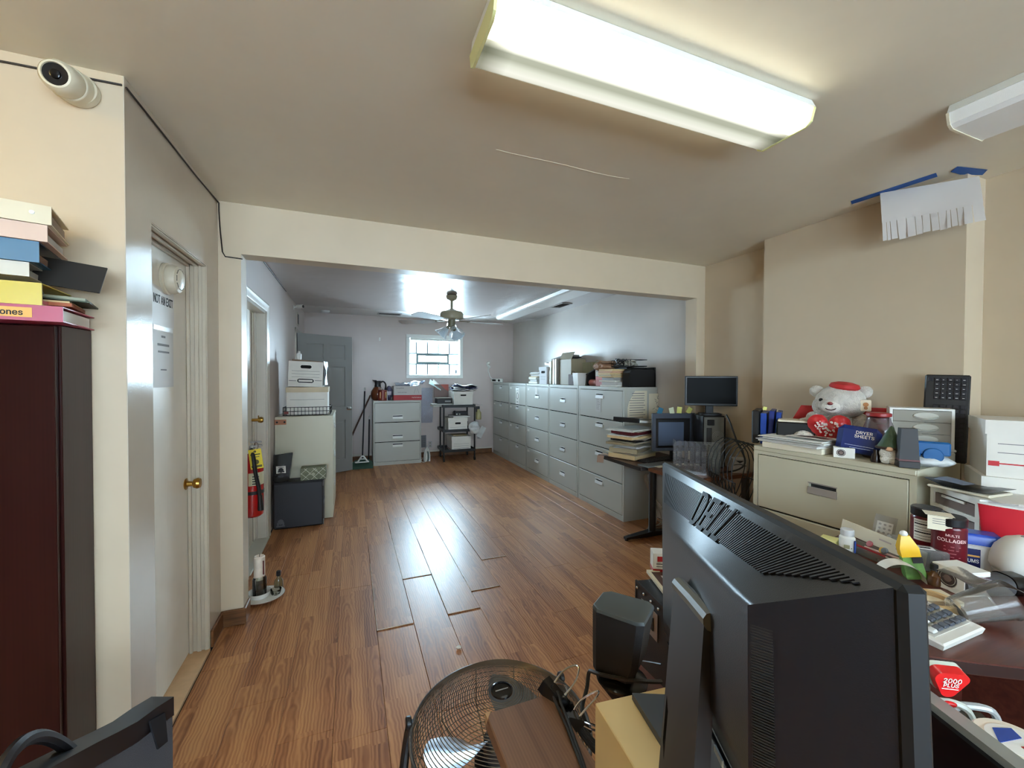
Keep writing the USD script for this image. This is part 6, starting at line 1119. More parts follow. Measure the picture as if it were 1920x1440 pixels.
# speaker, black road case with a picture frame, and a small box behind the monitor
sp0 = at(1192, 1288, z=ZD)
t = thing('speaker', 'black desktop speaker with a sloped grille behind the cream box', 'speaker', (sp0[0]-.016, sp0[1]+.03, ZD), .62)
prof = Polygon([(-.062, -.045), (-.05, -.06), (.05, -.06), (.062, -.045), (.058, .05), (.04, .065), (-.04, .065), (-.058, .05)])
fr_ = np.array(prof.exterior.coords)[:-1]
part(t, 'cabinet', hull([(x*s*.84, y*s+dy_, z) for (z, s, dy_) in ((.022, .72, .012), (.06, .84, .004), (.164, .95, -.004)) for x, y in fr_]), mat('speaker_black', (24, 24, 26), .5, bump=.3, bscale=400.)); part(t, 'top_cap', hull([(x*s*.84, y*s-.004, z) for (z, s) in ((.1645, .96), (.171, .93), (.173, .88)) for x, y in fr_]), mat('speaker_cap', (66, 72, 72), .5)); part(t, 'foot', cat(tr(lathe([(0, 0), (.052, 0), (.053, .006), (.04, .012), (.02, .0215), (0, .022)], 32), s=(1, 1.1, 1))), BLACKG); part(t, 'knob', tr(cyl(.008, .012, 16, .002), (.042, -.03, .1), ry=PI/2), BLACKM)
cc = at(1192, 1086, z=.46)
t = thing('road_case', 'black road case with silver rivets on the floor behind the speaker', 'case', (cc[0], cc[1], 0), -.18)
part(t, 'body', bx(0, .46, -.42, 0, 0, .455, .004), mat('case_black', (26, 24, 24), .5, bump=.4, bscale=300.)); part(t, 'metal_edge', cat(bx(-.002, .006, -.421, .001, .445, .4575), bx(-.002, .006, -.421, -.413, 0, .45), bx(-.002, .006, -.006, .002, 0, .45)), BLACKM)
for k in range(7): part(t, 'rivet', tr(trimesh.creation.icosphere(2, .007), (-.002, -.02-k*.062, .43)), CHROME)
part(t, 'recessed_plate', cat(bx(-.004, -.001, -.20, -.06, .28, .40)), STEEL); part(t, 'case_handle', bx(-.008, -.0041, -.17, -.09, .31, .37, .003), BLACK)
t = thing('picture_frame', 'white framed picture with a brown mat lying on the road case', 'picture frame', (cc[0]+.170, cc[1]-.20, .459), -.34, ry=.0)
part(t, 'frame', tm(mbox(-.15, .15, -.20, .20, 0, .014)-mbox(-.135, .135, -.185, .185, .006, .1)), mat('frame_white', (232, 222, 196), .4)); part(t, 'mat_board', tm(mbox(-.1349, .1349, -.1849, .1849, .0062, .009)-mbox(-.10, .10, -.15, .15, 0, .1)), mat('mat_brown', (74, 46, 36), .6)); part(t, 'photo', bx(-.0999, .0999, -.1499, .1499, .0062, .0075), mat('photo_pale', (214, 206, 206), .3)); part(t, 'photo_print', cat(bx(-.02, .0, -.10, .12, .0076, .0079), bx(.02, .05, -.06, .13, .0076, .0079), bx(.055, .09, -.12, .02, .0076, .0079)), mat('photo_dark', (70, 58, 84), .4))
bb_ = at(1240, 1077, z=.4585)
t = thing('card_box', 'small white and red carton standing on the road case', 'box', (bb_[0]+.03, bb_[1]+.03, .459), -.5); part(t, 'body', bx(-.05, .06, -.035, .035, .0, .10, .002), PAPER); part(t, 'red_base', bx(-.0505, .0605, -.0355, .0355, .0005, .022), RED); part(t, 'red_mark', bx(-.03, -.005, -.0356, -.0351, .06, .085), RED); part(t, 'printed_lines', cat(bx(-.035, .02, -.0356, -.0351, .045, .05), bx(-.035, .0, -.0356, -.0351, .033, .037)), INKG)
# cables by the speaker and along the walnut board
CBL = mat('black_cable', (30, 29, 28), .45)
solo('cable', tube([at(1240, 1278, z=ZD+.03), at(1190, 1276, z=ZD+.035), at(1150, 1270, z=ZD+.03), at(1118, 1262, z=ZD+.02), at(1103, 1268, z=ZD-.02), at(1100, 1292, z=ZD-.04), at(1093, 1318, z=ZD-.06), at(1094, 1345, z=ZD-.07), at(1106, 1372, z=ZD-.09)], .0045, 6, smooth=60), CBL, 'black speaker cable looping over beside the cream box', 'cable')
solo('cable', tube([at(1240, 1246, z=.60), at(1190, 1240, z=.5), at(1150, 1251, z=.4), at(1120, 1262, z=.36)], .003, 5, smooth=20), CBL, 'thin black wire on the floor side of the speaker', 'cable')
for k, (dx_, lab) in enumerate(((0, 'black cable held by the binder clips along the walnut board'), (9, 'second black cable held by the binder clips along the walnut board'))):
    solo('cable', tube([at(1036+dx_, 1296, z=.755), at(1044+dx_, 1322, z=.748), at(1058+dx_*.8, 1352, z=.747), at(1074+dx_*.6, 1392, z=.746), at(1092+dx_*.5, 1440, z=.745), at(1108, 1500, z=.74)], .0032, 6, smooth=40), CBL, lab, 'cable')
t = thing('cable_bundle', 'thick bundle of black cables hanging between the walnut board and cream box', 'cables', (0, 0, 0))
for k in range(4):
    o = k*7
    part(t, 'cable', tube([at(1062+o*.4, 1318, z=.73), at(1072+o*.6, 1346, z=.70), at(1090+o*.7, 1378, z=.68), at(1118+o*.9, 1412, z=.67), at(1150+o, 1436, z=.67), at(1200+o, 1470, z=.68)], .0036, 6, smooth=40), CBL)

# ================================================================ drum fan on the floor
FXc, FYc, FZ, FR = .395, 1.075, .445, .25
t = thing('floor_fan', 'black wire drum fan tilted upward on the floor', 'fan', (FXc, FYc, FZ), .0, rx=.03)
WB = mat('fan_wire', (92, 80, 66), .35, metal=.3, spec=.6)
g_ = []
for k in range(34):
    r = .04+(FR-.04)*k/33; z = .098*(1-((r-.04)/(FR-.04))**2.2)
    g_.append(tr(tube([(r*math.cos(a), r*math.sin(a), z) for a in np.linspace(0, 2*PI, 65)[:-1]], .0013, 4, closed=True)))
part(t, 'front_grille', cat(*g_), WB, kind='stuff')
for k in range(10):
    a = 2*PI*k/10+.25; part(t, 'spoke', tube([(r*math.cos(a+(r-.04)*.8), r*math.sin(a+(r-.04)*.8), .096*(1-((r-.04)/(FR-.04))**2.2)) for r in np.linspace(.035, FR, 14)], .0021, 5), WB)
g2 = []
for k in range(16):
    r = FR-.002-.012*max(0, k-7)-(.0 if k < 8 else .004*(k-8)); z = -.016*(k+1) if k < 8 else -.13-.007*(k-8); g2.append(tube([(r*math.cos(a), r*math.sin(a), z) for a in np.linspace(0, 2*PI, 65)[:-1]], .0013, 4, closed=True))
part(t, 'rear_cage', cat(*g2, *[tube([(FR*math.cos(a), FR*math.sin(a), 0), ((FR-.002)*math.cos(a), (FR-.002)*math.sin(a), -.13), (.13*math.cos(a), .13*math.sin(a), -.185)], .002, 5) for a in np.linspace(0, 2*PI, 13)[:-1]]), WB, kind='stuff')
part(t, 'rim', tube([(FR*math.cos(a), FR*math.sin(a), 0) for a in np.linspace(0, 2*PI, 73)[:-1]], .005, 8, closed=True), mat('rim_steel', (120, 122, 124), .25, metal=.8))
bd = part(t, 'badge', tr(lathe([(0, .094), (.026, .096), (.031, .100), (.031, .105), (.026, .107), (.025, .104), (0, .104)], 36)), BLACKG, label='round black hub badge'); part(bd, 'badge_print', bx(-.019, .019, -.002, .002, .1042, .1048), mat('badge_silver', (130, 130, 130), .3))
BLD = mat('fan_steel', (150, 156, 164), .22, metal=.9)
for k in range(3):
    a0 = 2*PI*k/3+.9; NV_, NW_ = 9, 9; V = []; F = []
    for layer in (0, .0012):
        for i in range(NV_):
            r = .05+.165*i/(NV_-1); wd = .55+.45*math.sin(PI*min(1, .25+.62*i/(NV_-1)))
            for j in range(NW_): u = -.5+j/(NW_-1); a = a0+u*wd*1.25; V.append((r*math.cos(a), r*math.sin(a), -.055+u*.075+.012*math.cos(u*3)+layer))
    N_ = NV_*NW_
    for i in range(NV_-1):
        for j in range(NW_-1): p, q, r_, s_ = i*NW_+j, (i+1)*NW_+j, (i+1)*NW_+j+1, i*NW_+j+1; F += [(p, r_, q), (p, s_, r_), (p+N_, q+N_, r_+N_), (p+N_, r_+N_, s_+N_)]
    part(t, 'blade', trimesh.Trimesh(np.array(V), np.array(F), process=False), BLD, smooth=True)
part(t, 'hub', cyl(.05, .05, 28, .006, (0, 0, -.085)), mat('hub_grey', (70, 72, 76), .3, metal=.6)); part(t, 'motor', cyl(.075, .09, 28, .01, (0, 0, -.18)), BLACK)
part(t, 'stand', tube([(-.238, .10, .0), (-.255, .085, -.08), (-.275, .03, -.22), (-.285, -.06, -.405), (-.28, -.14, -.43), (.0, -.16, -.43), (.28, -.14, -.43), (.285, -.06, -.405), (.275, .03, -.22), (.255, .085, -.08), (.238, .10, 0)], .0125, 10, smooth=70), BLACKM); part(t, 'stand_brace', tube([(-.285, -.05, -.40), (-.275, .18, -.43), (.0, .21, -.43), (.275, .18, -.43), (.285, -.05, -.40)], .0115, 10, smooth=50), BLACKM); 
for s in (-1, 1): part(t, 'pivot_knob', tr(cyl(.016, .016, 18, .003), (s*.236+(-.016 if s < 0 else 0), .10, 0), ry=PI/2), BLACK)
# ================================================================ right end of the desk
def dk(px, py): p = at(px, py, z=ZD); return (p[0], p[1], ZD)
# storage boxes at the far right, turned toward the camera
RB = math.radians(-60)
lf = np.array([2.62, .985]); dv2 = np.array([-.5, -.866]); mid2 = lf+dv2*.20+np.array([.866, -.5])*.14
b1 = banker('lower white storage box on the right end of the desk', (mid2[0]-.0, mid2[1]-.0, ZD), .41, .275, .285, rz=RB, lidh=.06, hole=False)
b2 = banker('white storage box with a red line, on top at the right edge', (mid2[0]+.01, mid2[1], 1.032), .40, .27, .225, rz=RB, lidh=.052, hole=False, lines=(.60, .44))
part(b2, 'red_line', bx(-.165, .2, -.1359, -.1351, .052, .057), REDM); part(b2, 'red_mark', bx(-.195, -.165, -.1360, -.1351, .044, .064), REDM)
# white plastic drawers with papers and a magazine
p0, p1 = np.array([2.348, .996]), np.array([2.215, .793]); dv3 = (p1-p0)/np.linalg.norm(p1-p0); az3 = math.atan2(dv3[1], dv3[0])
t = thing('desk_organizer', 'white plastic desk organizer with smoky trays left of the red bin', 'drawers', (p0[0], p0[1]-.012, ZD), az3); w_, d_, h_ = .235, .12, .232
fm = mbox(0, w_, 0, d_, 0, h_)
for k in range(3): fm = fm-mbox(.02, w_-.02, -.1, d_-.01, .018+k*.07, .018+k*.07+.05)
part(t, 'frame', tm(fm), WHITE)
for k in range(3): z0_ = .019+k*.07; dp = part(t, 'tray', tm(mbox(.022, w_-.022, .004, d_-.012, z0_, z0_+.044)-mbox(.026, w_-.026, .008, d_-.016, z0_+.004, z0_+.1)), mat('smoky_tray', (120, 108, 106), .15)); part(dp, 'tray_grip', bx(.06, .17, -.002, .0038, z0_+.034, z0_+.044, .001), WHITE)
zt = ZD+h_+.0006
t = thing('magazine', 'folded black magazine lying on the white plastic drawers', 'magazine', (2.33, .86, zt+.0035), az3+.5); c1 = sheet(.20, .16, .02, 101, 10, t=.0012, curl=.01); part(t, 'cover', tr(c1, (0, 0, .0145)), mat('black_print', (30, 32, 34), .35)); part(t, 'cover_picture', tr(sheet(.09, .085, .012, 103, 6, t=.0005), (-.03, -.025, .0255)), mat('blue_grey_print', (110, 122, 142), .4)); part(t, 'pages', bx(-.095, .095, -.075, .075, 0, .011, .004), PAPERC)
t = thing('paper_sheets', 'loose white printed sheets on the white plastic drawers', 'papers', (2.37, .86, ZD+h_+.0005), az3); part(t, 'sheet', tr(sheet(.26, .15, .003, 105, 6), (.05, .0, 0), rz=.12), PAPER); part(t, 'sheet', tr(sheet(.22, .16, .003, 106, 6), (.10, .04, .0015), rz=-.2), PAPER) 
# red bin
t = thing('red_bin', 'bright red narrow plastic bin with a white rim right of the white organizer', 'bin', (2.262, .672, ZD), math.atan2(-.21, .085))
el = (1, .13, 1)
part(t, 'shell', tr(lathe([(.0, 0), (.104, 0), (.108, .006), (.128, .215), (.131, .217), (.126, .218), (.104, .01), (0, .006)], 48), s=el), mat('bright_red', (206, 38, 52), .4)); part(t, 'white_rim', tr(tr(tm(m3.Manifold.cylinder(.007, .1285, .130, 48)-m3.Manifold.cylinder(.1, .122, .122, 48).translate((0, 0, -.05)))), (0, 0, .2185), s=el), PAPER)
# supplement jars
for (px, py, lab, note, writing) in ((1736, 1046, 'dark red supplement jar with a white facts panel, behind the other jar', False, False), (1778, 1068, 'dark red supplement jar with white lettering and a paper note on its lid', True, True)):
    x, y, _ = dk(px, py)
    t = thing('supplement_jar', lab, 'jar', (x, y, ZD), -1.0); R_ = .046; JR = mat('jar_red', (96, 16, 26), .25)
    part(t, 'jar', lathe([(0, 0), (R_-.004, 0), (R_, .006), (R_, .155), (R_-.006, .165), (0, .165)], 40), JR); part(t, 'lid', lathe([(0, .1652), (R_-.002, .1652), (R_, .168), (R_, .192), (R_-.004, .197), (0, .197)], 40), mat('lid_black', (22, 20, 22), .3))
    if writing:
        def wrap(m, R0=R_+.0004):
            q = tm(m).subdivide().copy(); v = q.vertices.copy(); a = v[:, 0]/R0; rr = R0-v[:, 1]; q.vertices = np.stack([rr*np.sin(a), -rr*np.cos(a), v[:, 2]], 1); return q
        part(t, 'lettering', cat(wrap(text('MULTI', .008, (.0, 0, .136))), wrap(text('COLLAGEN', .011, (.0, 0, .118)))), mat('pale_letter', (226, 190, 186), .5)); part(t, 'fine_print', cat(*[wrap(bx(-.022, .022-.006*(k % 3), -.0004, 0, .095-k*.012, .098-k*.012)) for k in range(6)]), mat('dull_pink', (150, 70, 76), .5))
        nt_ = thing('note', 'white printed note lying over both dark lids', 'note', (x-.025, y+.02, ZD+.1985), -1.0); part(nt_, 'sheet', tr(sheet(.075, .06, .003, 111, 6, t=.0006)), PAPERC); part(nt_, 'flap', tr(bx(-.033, .03, -.001, 0, -.05, .0), (0, -.031, .0)), PAPERC); part(nt_, 'printed_lines', cat(*[bx(-.02, .02, -.0326, -.0321, -.012-k*.008, -.010-k*.008) for k in range(3)]), INKG)
    else:
        pn = []
        arc = lambda z0_, z1_, a0, a1, R0, tk: tm(m3.Manifold.hull_points([(0., 0., 0.)]) if False else prism(Polygon([((R0+tk)*math.sin(a), -(R0+tk)*math.cos(a)) for a in np.linspace(a0, a1, 12)]+[(R0*math.sin(a), -R0*math.cos(a)) for a in np.linspace(a1, a0, 12)]), z1_-z0_, z0_))
        pp = part(t, 'facts_panel', arc(.075, .155, -1.0, .75, R_+.0001, .0006), PAPER); part(pp, 'printed_lines', cat(*[arc(.083+k*.0105, .0845+k*.0105+(.003 if k in (2, 5) else 0), -.93, .68, R_+.0007, .0003) for k in range(7)]), INK)
# wipes pack with blue lid
x, y, _ = dk(1833, 1072)
t = thing('wipes_tub', 'clear tub of wipes with a bright blue lid beside the supplement jars', 'tub', (x, y, ZD), -.95); part(t, 'tub', hull([(sx*a, sy*b, z) for (a, b, z) in ((.055, .035, 0), (.060, .038, .03), (.056, .036, .105)) for sx in (-1, 1) for sy in (-1, 1)]+[(sx*.048, sy*.042, z) for z in (0, .1) for sx in (-1, 1) for sy in (-1, 1)]), mat('milky_tub', (192, 190, 188), .25)); part(t, 'lid', hull([(sx*a, sy*b, z) for (a, b, z) in ((.057, .038, .1055), (.056, .037, .132), (.046, .030, .142)) for sx in (-1, 1) for sy in (-1, 1)]), mat('lid_blue', (20, 68, 172), .3)); lp_ = part(t, 'label', bx(-.052, -.006, -.0437, -.0425, .012, .092, .001), mat('label_navy', (28, 34, 86), .3)); part(lp_, 'lettering', text('TUMS', .012, (-.028, -.0440, .05), wide=.036), PAPER); part(lp_, 'gold_band', bx(-.05, -.008, -.0442, -.0438, .064, .070), mat('gold_band', (206, 150, 70), .4)); part(t, 'printed_lines', cat(*[bx(.004, .046, -.0424, -.0418, .08-k*.011, .082-k*.011) for k in range(5)]), PAPERG)
# white rounded humidifier, blue tape roll, charcoal rounded case
x, y, _ = dk(1908, 1092)
t = thing('humidifier', 'white egg shaped humidifier at the right edge of the desk', 'humidifier', (x-.005, y-.016, ZD)); part(t, 'dome', lathe([(.075, .045), (.082, .06), (.080, .09), (.068, .125), (.045, .15), (.018, .162), (.0, .164)], 40), WHITE); part(t, 'base', lathe([(0, 0), (.066, 0), (.072, .006), (.0755, .043), (0, .0445)], 40), mat('white_plastic2', (206, 206, 206), .3)); part(t, 'vent_slot', bx(-.014, .014, -.006, .006, .160, .166, .001), mat('slot_grey', (140, 140, 140), .4))
x, y, _ = dk(1918, 1110)
t = thing('blue_roll', 'blue and white tape roll lying at the right edge of the desk', 'tape', (x+.01, y, ZD)); part(t, 'roll', tr(tm(m3.Manifold.cylinder(.03, .05, .05, 40)-m3.Manifold.cylinder(.1, .028, .028, 40).translate((0, 0, -.03)))), BLUE); part(t, 'core', tr(tm(m3.Manifold.cylinder(.0302, .0279, .0279, 40)-m3.Manifold.cylinder(.1, .024, .024, 40).translate((0, 0, -.03)))), WHITE); part(t, 'print', bx(-.045, -.03, -.012, .012, .0301, .0306), PAPER)
x, y, _ = dk(1852, 1118)
t = thing('hole_punch', 'charcoal rounded desktop device behind the white emblem box', 'device', (x, y+.02, ZD), -.38); part(t, 'shell', tr(prism(rrect(-.038, .038, 0, .062, .028), .15), rx=PI/2, rz=PI/2, d=(-.075, 0, 0)), mat('charcoal_shell', (64, 64, 66), .5)); part(t, 'end_cap', tr(prism(rrect(-.040, .040, 0, .065, .03), .045), rx=PI/2, rz=PI/2, d=(.0765, 0, 0)), BLACKG)
# white emblem box, masking tape ring, brown bottle, cream card
x, y, _ = dk(1812, 1134)
t = thing('emblem_box', 'white striped cube box with dark round emblems on two sides', 'box', (x+.108, y+.055, ZD), -.255)
part(t, 'body', bx(-.048, .048, -.045, .045, 0, .076, .001), PAPER); part(t, 'fine_stripes', cat(*[bx(-.0482, .0482, -.0453, -.045, .008+k*.008, .009+k*.008) for k in range(9)]), mat('pale_stripe', (196, 196, 192), .7), kind='stuff'); emblem(t, .026, (-.0489, .0, .040), rot=-PI/2); emblem(t, .022, (.0, -.0457, .040), name='side_emblem')
x, y, _ = dk(1778, 1148)
t = thing('masking_tape', 'tan masking tape ring leaning beside the emblem box', 'tape', (x+.0, y+.04, ZD)); part(t, 'tape_ring', tr(tm(m3.Manifold.cylinder(.024, .062, .062, 48)-m3.Manifold.cylinder(.1, .048, .048, 48).translate((0, 0, -.03)))), mat('masking_tan', (214, 182, 130), .6)); part(t, 'inner_core', tr(tm(m3.Manifold.cylinder(.0242, .0479, .0479, 48)-m3.Manifold.cylinder(.1, .0455, .0455, 48).translate((0, 0, -.03)))), mat('core_card', (180, 150, 110), .7))
x, y, _ = dk(1752, 1096)
t = thing('brown_bottle', 'tiny amber dropper bottle with a black cap beside the emblem box', 'bottle', (x, y, ZD)); part(t, 'bottle', lathe([(0, 0), (.018, 0), (.019, .004), (.019, .032), (.01, .042), (.009, .048)], 22), mat('amber_dark', (84, 52, 26), .15)); part(t, 'cap', cyl(.0115, .022, 18, .002, (0, 0, .0485)), BLACK)
solo('card', bx(-.05, .05, -.04, .04, 0, .012, .001), PAPERC, 'cream note pad under the tiny amber bottle', 'card', (dk(1738, 1110)[0]-.03, dk(1738, 1110)[1]-.03, ZD), -.5)
# yellow and green squeeze bottle, clear tray box, paper tape curl, long cream strip, pens, pills
x, y, _ = dk(1716, 1086)
t = thing('glue_bottle', 'green squeeze bottle with a bright yellow cap', 'bottle', (x, y, ZD+.006), -.8, ry=-.22); part(t, 'bottle', hull([(sx*a, sy*b, z) for (a, b, z) in ((.026, .016, 0), (.028, .018, .01), (.024, .014, .075)) for sx in (-1, 1) for sy in (-1, 1)]), mat('label_green', (96, 140, 60), .4, vary=.4, vscale=30.)); part(t, 'cap', tr(hull([(sx*a, sy*b, z) for (a, b, z) in ((.026, .017, .0752), (.026, .017, .105), (.012, .010, .145)) for sx in (-1, 1) for sy in (-1, 1)])), mat('cap_yellow', (236, 184, 24), .3)); part(t, 'white_tip', tr(trimesh.creation.icosphere(2, .011), (0, 0, .150)), WHITE); part(t, 'dark_band', bx(.0, .027, -.0185, -.016, .055, .074), INK)
x, y, _ = dk(1747, 1075)
t = thing('clear_case', 'clear plastic case with a white tag beside the squeeze bottle', 'case', (x+.03, y+.03, ZD), -.8); part(t, 'case', bx(-.055, .055, -.03, .03, 0, .075, .006), clear_pane('case_plastic', (226, 228, 226), gloss=.06, base_mix=.3, body=(170, 170, 166))); part(t, 'tag', bx(-.03, .02, -.02, .01, .0755, .0765), PAPER); part(t, 'tag_print', bx(-.02, .01, -.012, .0, .0766, .077), INK)
x, y, _ = dk(1690, 1090)
t = thing('paper_tape', 'curl of white paper tape rising beside the big monitor', 'paper tape', (x+.01, y+.01, ZD), -.75); V = []; F = []; aa = np.linspace(.1, PI*.95, 22)
for layer in (0, .0012):
    for a in aa:
        for w in (-.026, .026): V.append(((.055-layer)*math.cos(a)*1.15, w, (.062-layer)*math.sin(a)))
N_ = 44
for i in range(21):
    p, q, r_, s_ = 2*i, 2*i+2, 2*i+3, 2*i+1; F += [(p, q, r_), (p, r_, s_), (p+N_, r_+N_, q+N_), (p+N_, s_+N_, r_+N_)]
part(t, 'curl', trimesh.Trimesh(np.array(V), np.array(F), process=False), PAPER, smooth=True); part(t, 'loose_end', tr(sheet(.07, .05, .006, 121, 5), (-.09, .0, .0)), PAPER)
a_, b_ = np.array(dk(1603, 1006)), np.array(dk(1722, 1058)); mid3 = (a_+b_)/2; an = math.atan2((b_-a_)[1], (b_-a_)[0])
t = thing('paper_strip', 'long cream card strip standing on edge behind the pen tray', 'card', (mid3[0], mid3[1]+.02, ZD), an); part(t, 'strip', tr(bx(-.18, .18, -.002, .002, 0, .055, .001), rx=-.18, d=(0, 0, .001)), PAPERC); part(t, 'printed_marks', tr(cat(bx(.0, .05, -.0026, -.002, .03, .036), bx(.07, .09, -.0026, -.002, .02, .035)), rx=-.18, d=(0, 0, .001)), mat('faded_print', (190, 170, 160), .7))
x, y, _ = dk(1640, 1044)
t = thing('pen_tray', 'clear shallow tray holding pens in front of the cream strip', 'tray', (x, y+.02, ZD), an+.12); part(t, 'tray', tm(mbox(-.11, .11, -.035, .035, 0, .028)-mbox(-.107, .107, -.032, .032, .003, .1)), clear_pane('tray_plastic', (228, 230, 226), gloss=.06, base_mix=.25, body=(176, 178, 172)))
for k, (lab, c, w) in enumerate((('black felt pen lying in the clear tray', (24, 22, 26), .009), ('dark red marker lying in the clear tray', (150, 24, 30), .010), ('red pen lying crosswise in the clear tray', (196, 40, 40), .008), ('white pen with pink stripes lying in the clear tray', (222, 190, 184), .009))):
    c_, s_ = math.cos(an+.12), math.sin(an+.12); ox, oy = (-.0+.012*k), (-.02+.013*k); pz = ZD+.004+.0*k
    tpen = thing('pen', lab, 'pen', (x+c_*ox-s_*oy, y+.02+s_*ox+c_*oy, pz+w*.5+.012*(k % 2)), an+.12+.1*(k-1.5)); pm = mat(f'pen_{k}', c, .35); part(tpen, 'barrel', tr(cyl(w*.5, .12, 12), (-.06, 0, 0), ry=PI/2), pm); part(tpen, 'tip', tr(lathe([(w*.5, 0), (.001, .014)], 12), (.0602, 0, 0), ry=PI/2), STEEL)
for k, (ox, c, lab) in enumerate(((.052, (216, 170, 60), 'yellow'), (.075, (120, 130, 140), 'grey'), (.03, (176, 92, 96), 'pink'))):
    solo('round_clip', tr(cyl(.012, .008, 20, .002), rx=PI/2-.5), mat(f'clip_{k}', c, .35), f'round {lab} magnet standing at the end of the pen tray', 'magnet', (x+math.cos(an)*ox+.012, y+.02+math.sin(an)*ox+.012*k, ZD+.036+.003*k), an)
x, y, _ = dk(1588, 1034)
t = thing('pill_bottle', 'white pill bottle with a white cap and blue edged label', 'bottle', (x, y, ZD), -.9); part(t, 'bottle', lathe([(0, 0), (.024, 0), (.026, .004), (.026, .058), (.02, .066), (0, .066)], 28), WHITE); part(t, 'cap', lathe([(0, .0662), (.022, .0662), (.0225, .070), (.0225, .088), (.02, .091), (0, .091)], 28), mat('white_plastic2', (0, 0, 0))); part(t, 'label_edge', bx(.018, .024, -.0262, -.012, .006, .052, .001), BLUE); part(t, 'label_print', cat(bx(-.014, .004, -.0272, -.026, .02, .034), bx(.008, .012, -.026, -.0245, .02, .024)), mat('olive_print', (150, 146, 110), .5))
solo('sticky_pad', bx(-.03, .03, -.03, .03, 0, .03, .002), mat('pale_yellow_pad', (228, 224, 150), .6), 'pale yellow sticky pad left of the pill bottle', 'pad', dk(1555, 1022), .3)
x, y, _ = dk(1648, 1015)
t = thing('blister_card', 'clear blister card of white studs leaning on the beige cabinet', 'blister pack', (x+.02, y+.0, ZD+.002), -.95, rx=-.12, ry=.16); part(t, 'card', bx(-.036, .036, 0, .0012, 0, .105, .0004), clear_pane('blister', (226, 224, 220), gloss=.08, base_mix=.45, body=(196, 192, 180))); part(t, 'stud_sheet', bx(-.026, .026, -.001, -.0002, .006, .078), PAPER)
for j in range(4):
    for i in range(3): part(t, 'stud', tr(cyl(.0045, .003, 10), (-.016+i*.016, -.001, .016+j*.017), rx=PI/2), mat('stud_grey', (176, 172, 166), .4))
solo('grey_case', bx(-.032, .032, -.025, .025, 0, .052, .008), mat('grey_case', (144, 144, 138), .4), 'small grey rounded case between the blister card and jars', 'case', dk(1684, 1030), -.9)
# calculator
t = thing('calculator', 'white printing calculator with dark keys and a red key', 'calculator', (1.493, .55, ZD), .0); w_, d_ = .205, .25
part(t, 'case', hull([(sx*(w_/2-i), y_, z) for sx in (-1, 1) for (y_, z, i) in ((.004, 0, .004), (.0, .014, 0), (.004, .018, .004), (d_-.004, .0, .004), (d_, .038, 0), (d_-.004, .042, .004))]), mat('calc_white', (216, 212, 202), .4)); part(t, 'key_panel', hull([(sx*(w_/2-.014), y_, z) for sx in (-1, 1) for (y_, z) in ((.024, .0195), (.165, .0325), (.024, .0215), (.165, .0345))]), mat('calc_panel', (196, 192, 182), .4))
slope = math.atan2(.024, d_)
for j in range(5):
    for i in range(6):
        y_ = .028+j*.027; x_ = -w_/2+.019+i*.0285; kz = .0235+(y_-.024)*.0922
        m_ = mat('calc_red', (186, 34, 40), .4) if (i, j) == (1, 4) else mat('calc_light', (206, 206, 202), .4) if (i, j) in ((0, 0), (1, 1)) else mat('calc_key', (72, 78, 88), .4)
        part(t, 'key', tr(bx(0, .0205, 0, .0185, 0, .009, .003), (x_, y_, kz), rx=slope), m_, smooth=False)
part(t, 'display', hull([(sx*(w_/2-.02), y_, z) for sx in (-1, 1) for (y_, z) in ((.18, .036), (.235, .041), (.235, .062), (.225, .062))]), BLACKG)
# crushed clear cup lying on the desk
x, y, _ = dk(1880, 1190)
t = thing('plastic_cup', 'crumpled clear plastic cup lying in front of the calculator', 'cup', (x+.03, y+.05, ZD+.048), -.5, ry=1.25); cupm = lathe([(.0, -.07), (.034, -.07), (.036, -.066), (.048, .055), (.052, .058), (.05, .06), (.046, .055), (.034, -.066), (0, -.066)], 40).subdivide(); cupm.vertices += .005*(meshkit.fbm(cupm.vertices*38, 3, 8)[:, None]-.5)*cupm.vertex_normals; part(t, 'cup', cupm, clear_pane('cup_plastic', (250, 249, 246), gloss=.08, ior=1.3, base_mix=.05, body=(236, 234, 228)), smooth=True); part(t, 'film_wrap', tr(sheet(.14, .12, .06, 131, 14), (-.02, .05, .05), ry=-1.2), clear_pane('wrap_film', (250, 249, 246), gloss=.1, ior=1.25, base_mix=.05, body=(236, 234, 228)))
# self inking stamps
def stamp(label, px, py, z, rz, cap, frame, letters=False, sc=1.):
    p = at(px, py, z=z); t = thing('stamp', label, 'stamp', (p[0], p[1], ZD), rz); zz_ = z-ZD
    part(t, 'body', bx(-.026, .026, -.018, .018, 0, .05*sc+zz_*.28, .004), BLACKG); fz = .052+zz_*.42
    part(t, 'frame', tube([(-.036, 0, .002), (-.037, 0, fz*.75), (-.028, 0, fz), (0, 0, fz*1.06), (.028, 0, fz), (.037, 0, fz*.75), (.036, 0, .002)], .0062, 8, smooth=36), frame)
    if cap is not None:
        hd = tm(prism(Polygon([(-.013, .012), (.013, .012), (0, -.014)]).buffer(.0115, quad_segs=8), .016))
        part(t, 'handle_cap', tr(front(hd), (0, .008, fz*1.06+.038), rx=.25), cap); part(t, 'handle_backing', tr(front(tr(hd, s=(1.06, 1.06, .5))), (0, .0165, fz*1.06+.0385), rx=.25), frame)
        if letters: part(t, 'lettering', tr(cat(text('2000', .0085, (0, -.0165, .010), wide=.026), text('PLUS', .0075, (0, -.0165, .0005), wide=.022), bx(-.012, .012, -.0169, -.0162, -.0085, -.007)), (0, .008, fz*1.06+.038), rx=.25), PAPER)
        part(t, 'index_window', tr(trimesh.creation.icosphere(2, 1.), (0, -.0045, fz*1.06), s=(.012, .004, .005)), cap)
    return t
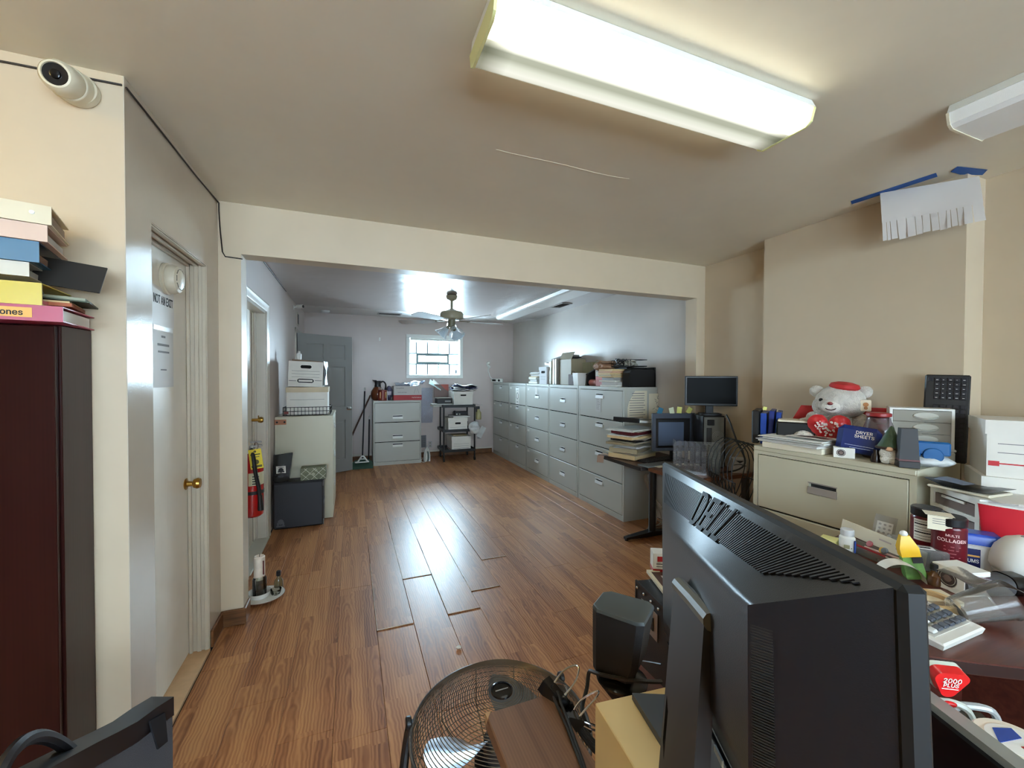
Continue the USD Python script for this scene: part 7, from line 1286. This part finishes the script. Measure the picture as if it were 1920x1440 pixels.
stamp('self inking stamp with a bright red cap lettered in white', 1776, 1252, .945, -.55, mat('stamp_red', (216, 28, 30), .3), mat('stamp_frame', (206, 214, 202), .25), True)
stamp('black self inking stamp with a clear grey frame behind the red one', 1826, 1330, .83, -.55, None, mat('stamp_grey', (150, 152, 150), .12))
# second monitor, only its silver top edge and black back in view
t = thing('monitor', 'black flat monitor with a silver top edge at the lower right corner', 'monitor', (0, 0, 0))
e1 = np.array([.889, .37, .90]); e2 = np.array([.838, .235, .90]); dd2 = (e1-e2)/np.linalg.norm(e1-e2); nn2 = np.array([-dd2[1], dd2[0], 0.])
q1, q2 = e1+dd2*.30, e2
def slab(z0, z1, o0, o1): return hull([q+nn2*o+[0, 0, z-.90] for q in (q1, q2) for o in (o0, o1) for z in (z0, z1)])
part(t, 'top_bezel', slab(.888, .90, -.022, .004), mat('silver_bezel', (136, 136, 130), .35)); part(t, 'back_shell', slab(.80, .8875, -.018, .012), BLACKG); part(t, 'foot', cat(slab(.7465, .757, -.03, .07), slab(.757, .80, -.012, .004)), mat('dark_foot', (66, 66, 62), .5))
x, y, z_ = at(1900, 1392, z=.90)
t = thing('tape_roll', 'white round container with a blue and red print at the lower right', 'container', (x+.012, y, .8605)); part(t, 'drum', cyl(.046, .036, 48, .003), mat('cream_white', (226, 220, 204), .35)); part(t, 'label_disc', tr(tm(m3.Manifold.cylinder(.0008, .032, .032, 40)), (0, 0, .0361)), WHITE); part(t, 'blue_print', tr(hull([(-.02, .006, 0), (.0, .018, 0), (.018, .010, 0), (.01, .0, 0), (-.02, .006, .0006), (.0, .018, .0006), (.018, .010, .0006), (.01, .0, .0006)]), (0, 0, .0369), s=1.4), BLUE); part(t, 'red_print', tr(bx(-.004, .016, -.012, -.007, 0, .0006), (0, 0, .0369), rz=-.4, s=1.3), RED)
solo('stand_block', bx(-.04, .045, -.035, .04, 0, .86-ZD, .004), BLACK, 'black block under the white round container', 'block', (x+.012, y, ZD))

fp_ = at(860, 1217, z=0)
solo('paper_scrap', tr(trimesh.creation.icosphere(2, 1.), (0, 0, .007), s=(.016, .011, .007)), PAPER, 'tiny white paper scrap on the floor planks before the fan', 'scrap', (fp_[0], fp_[1], .003))
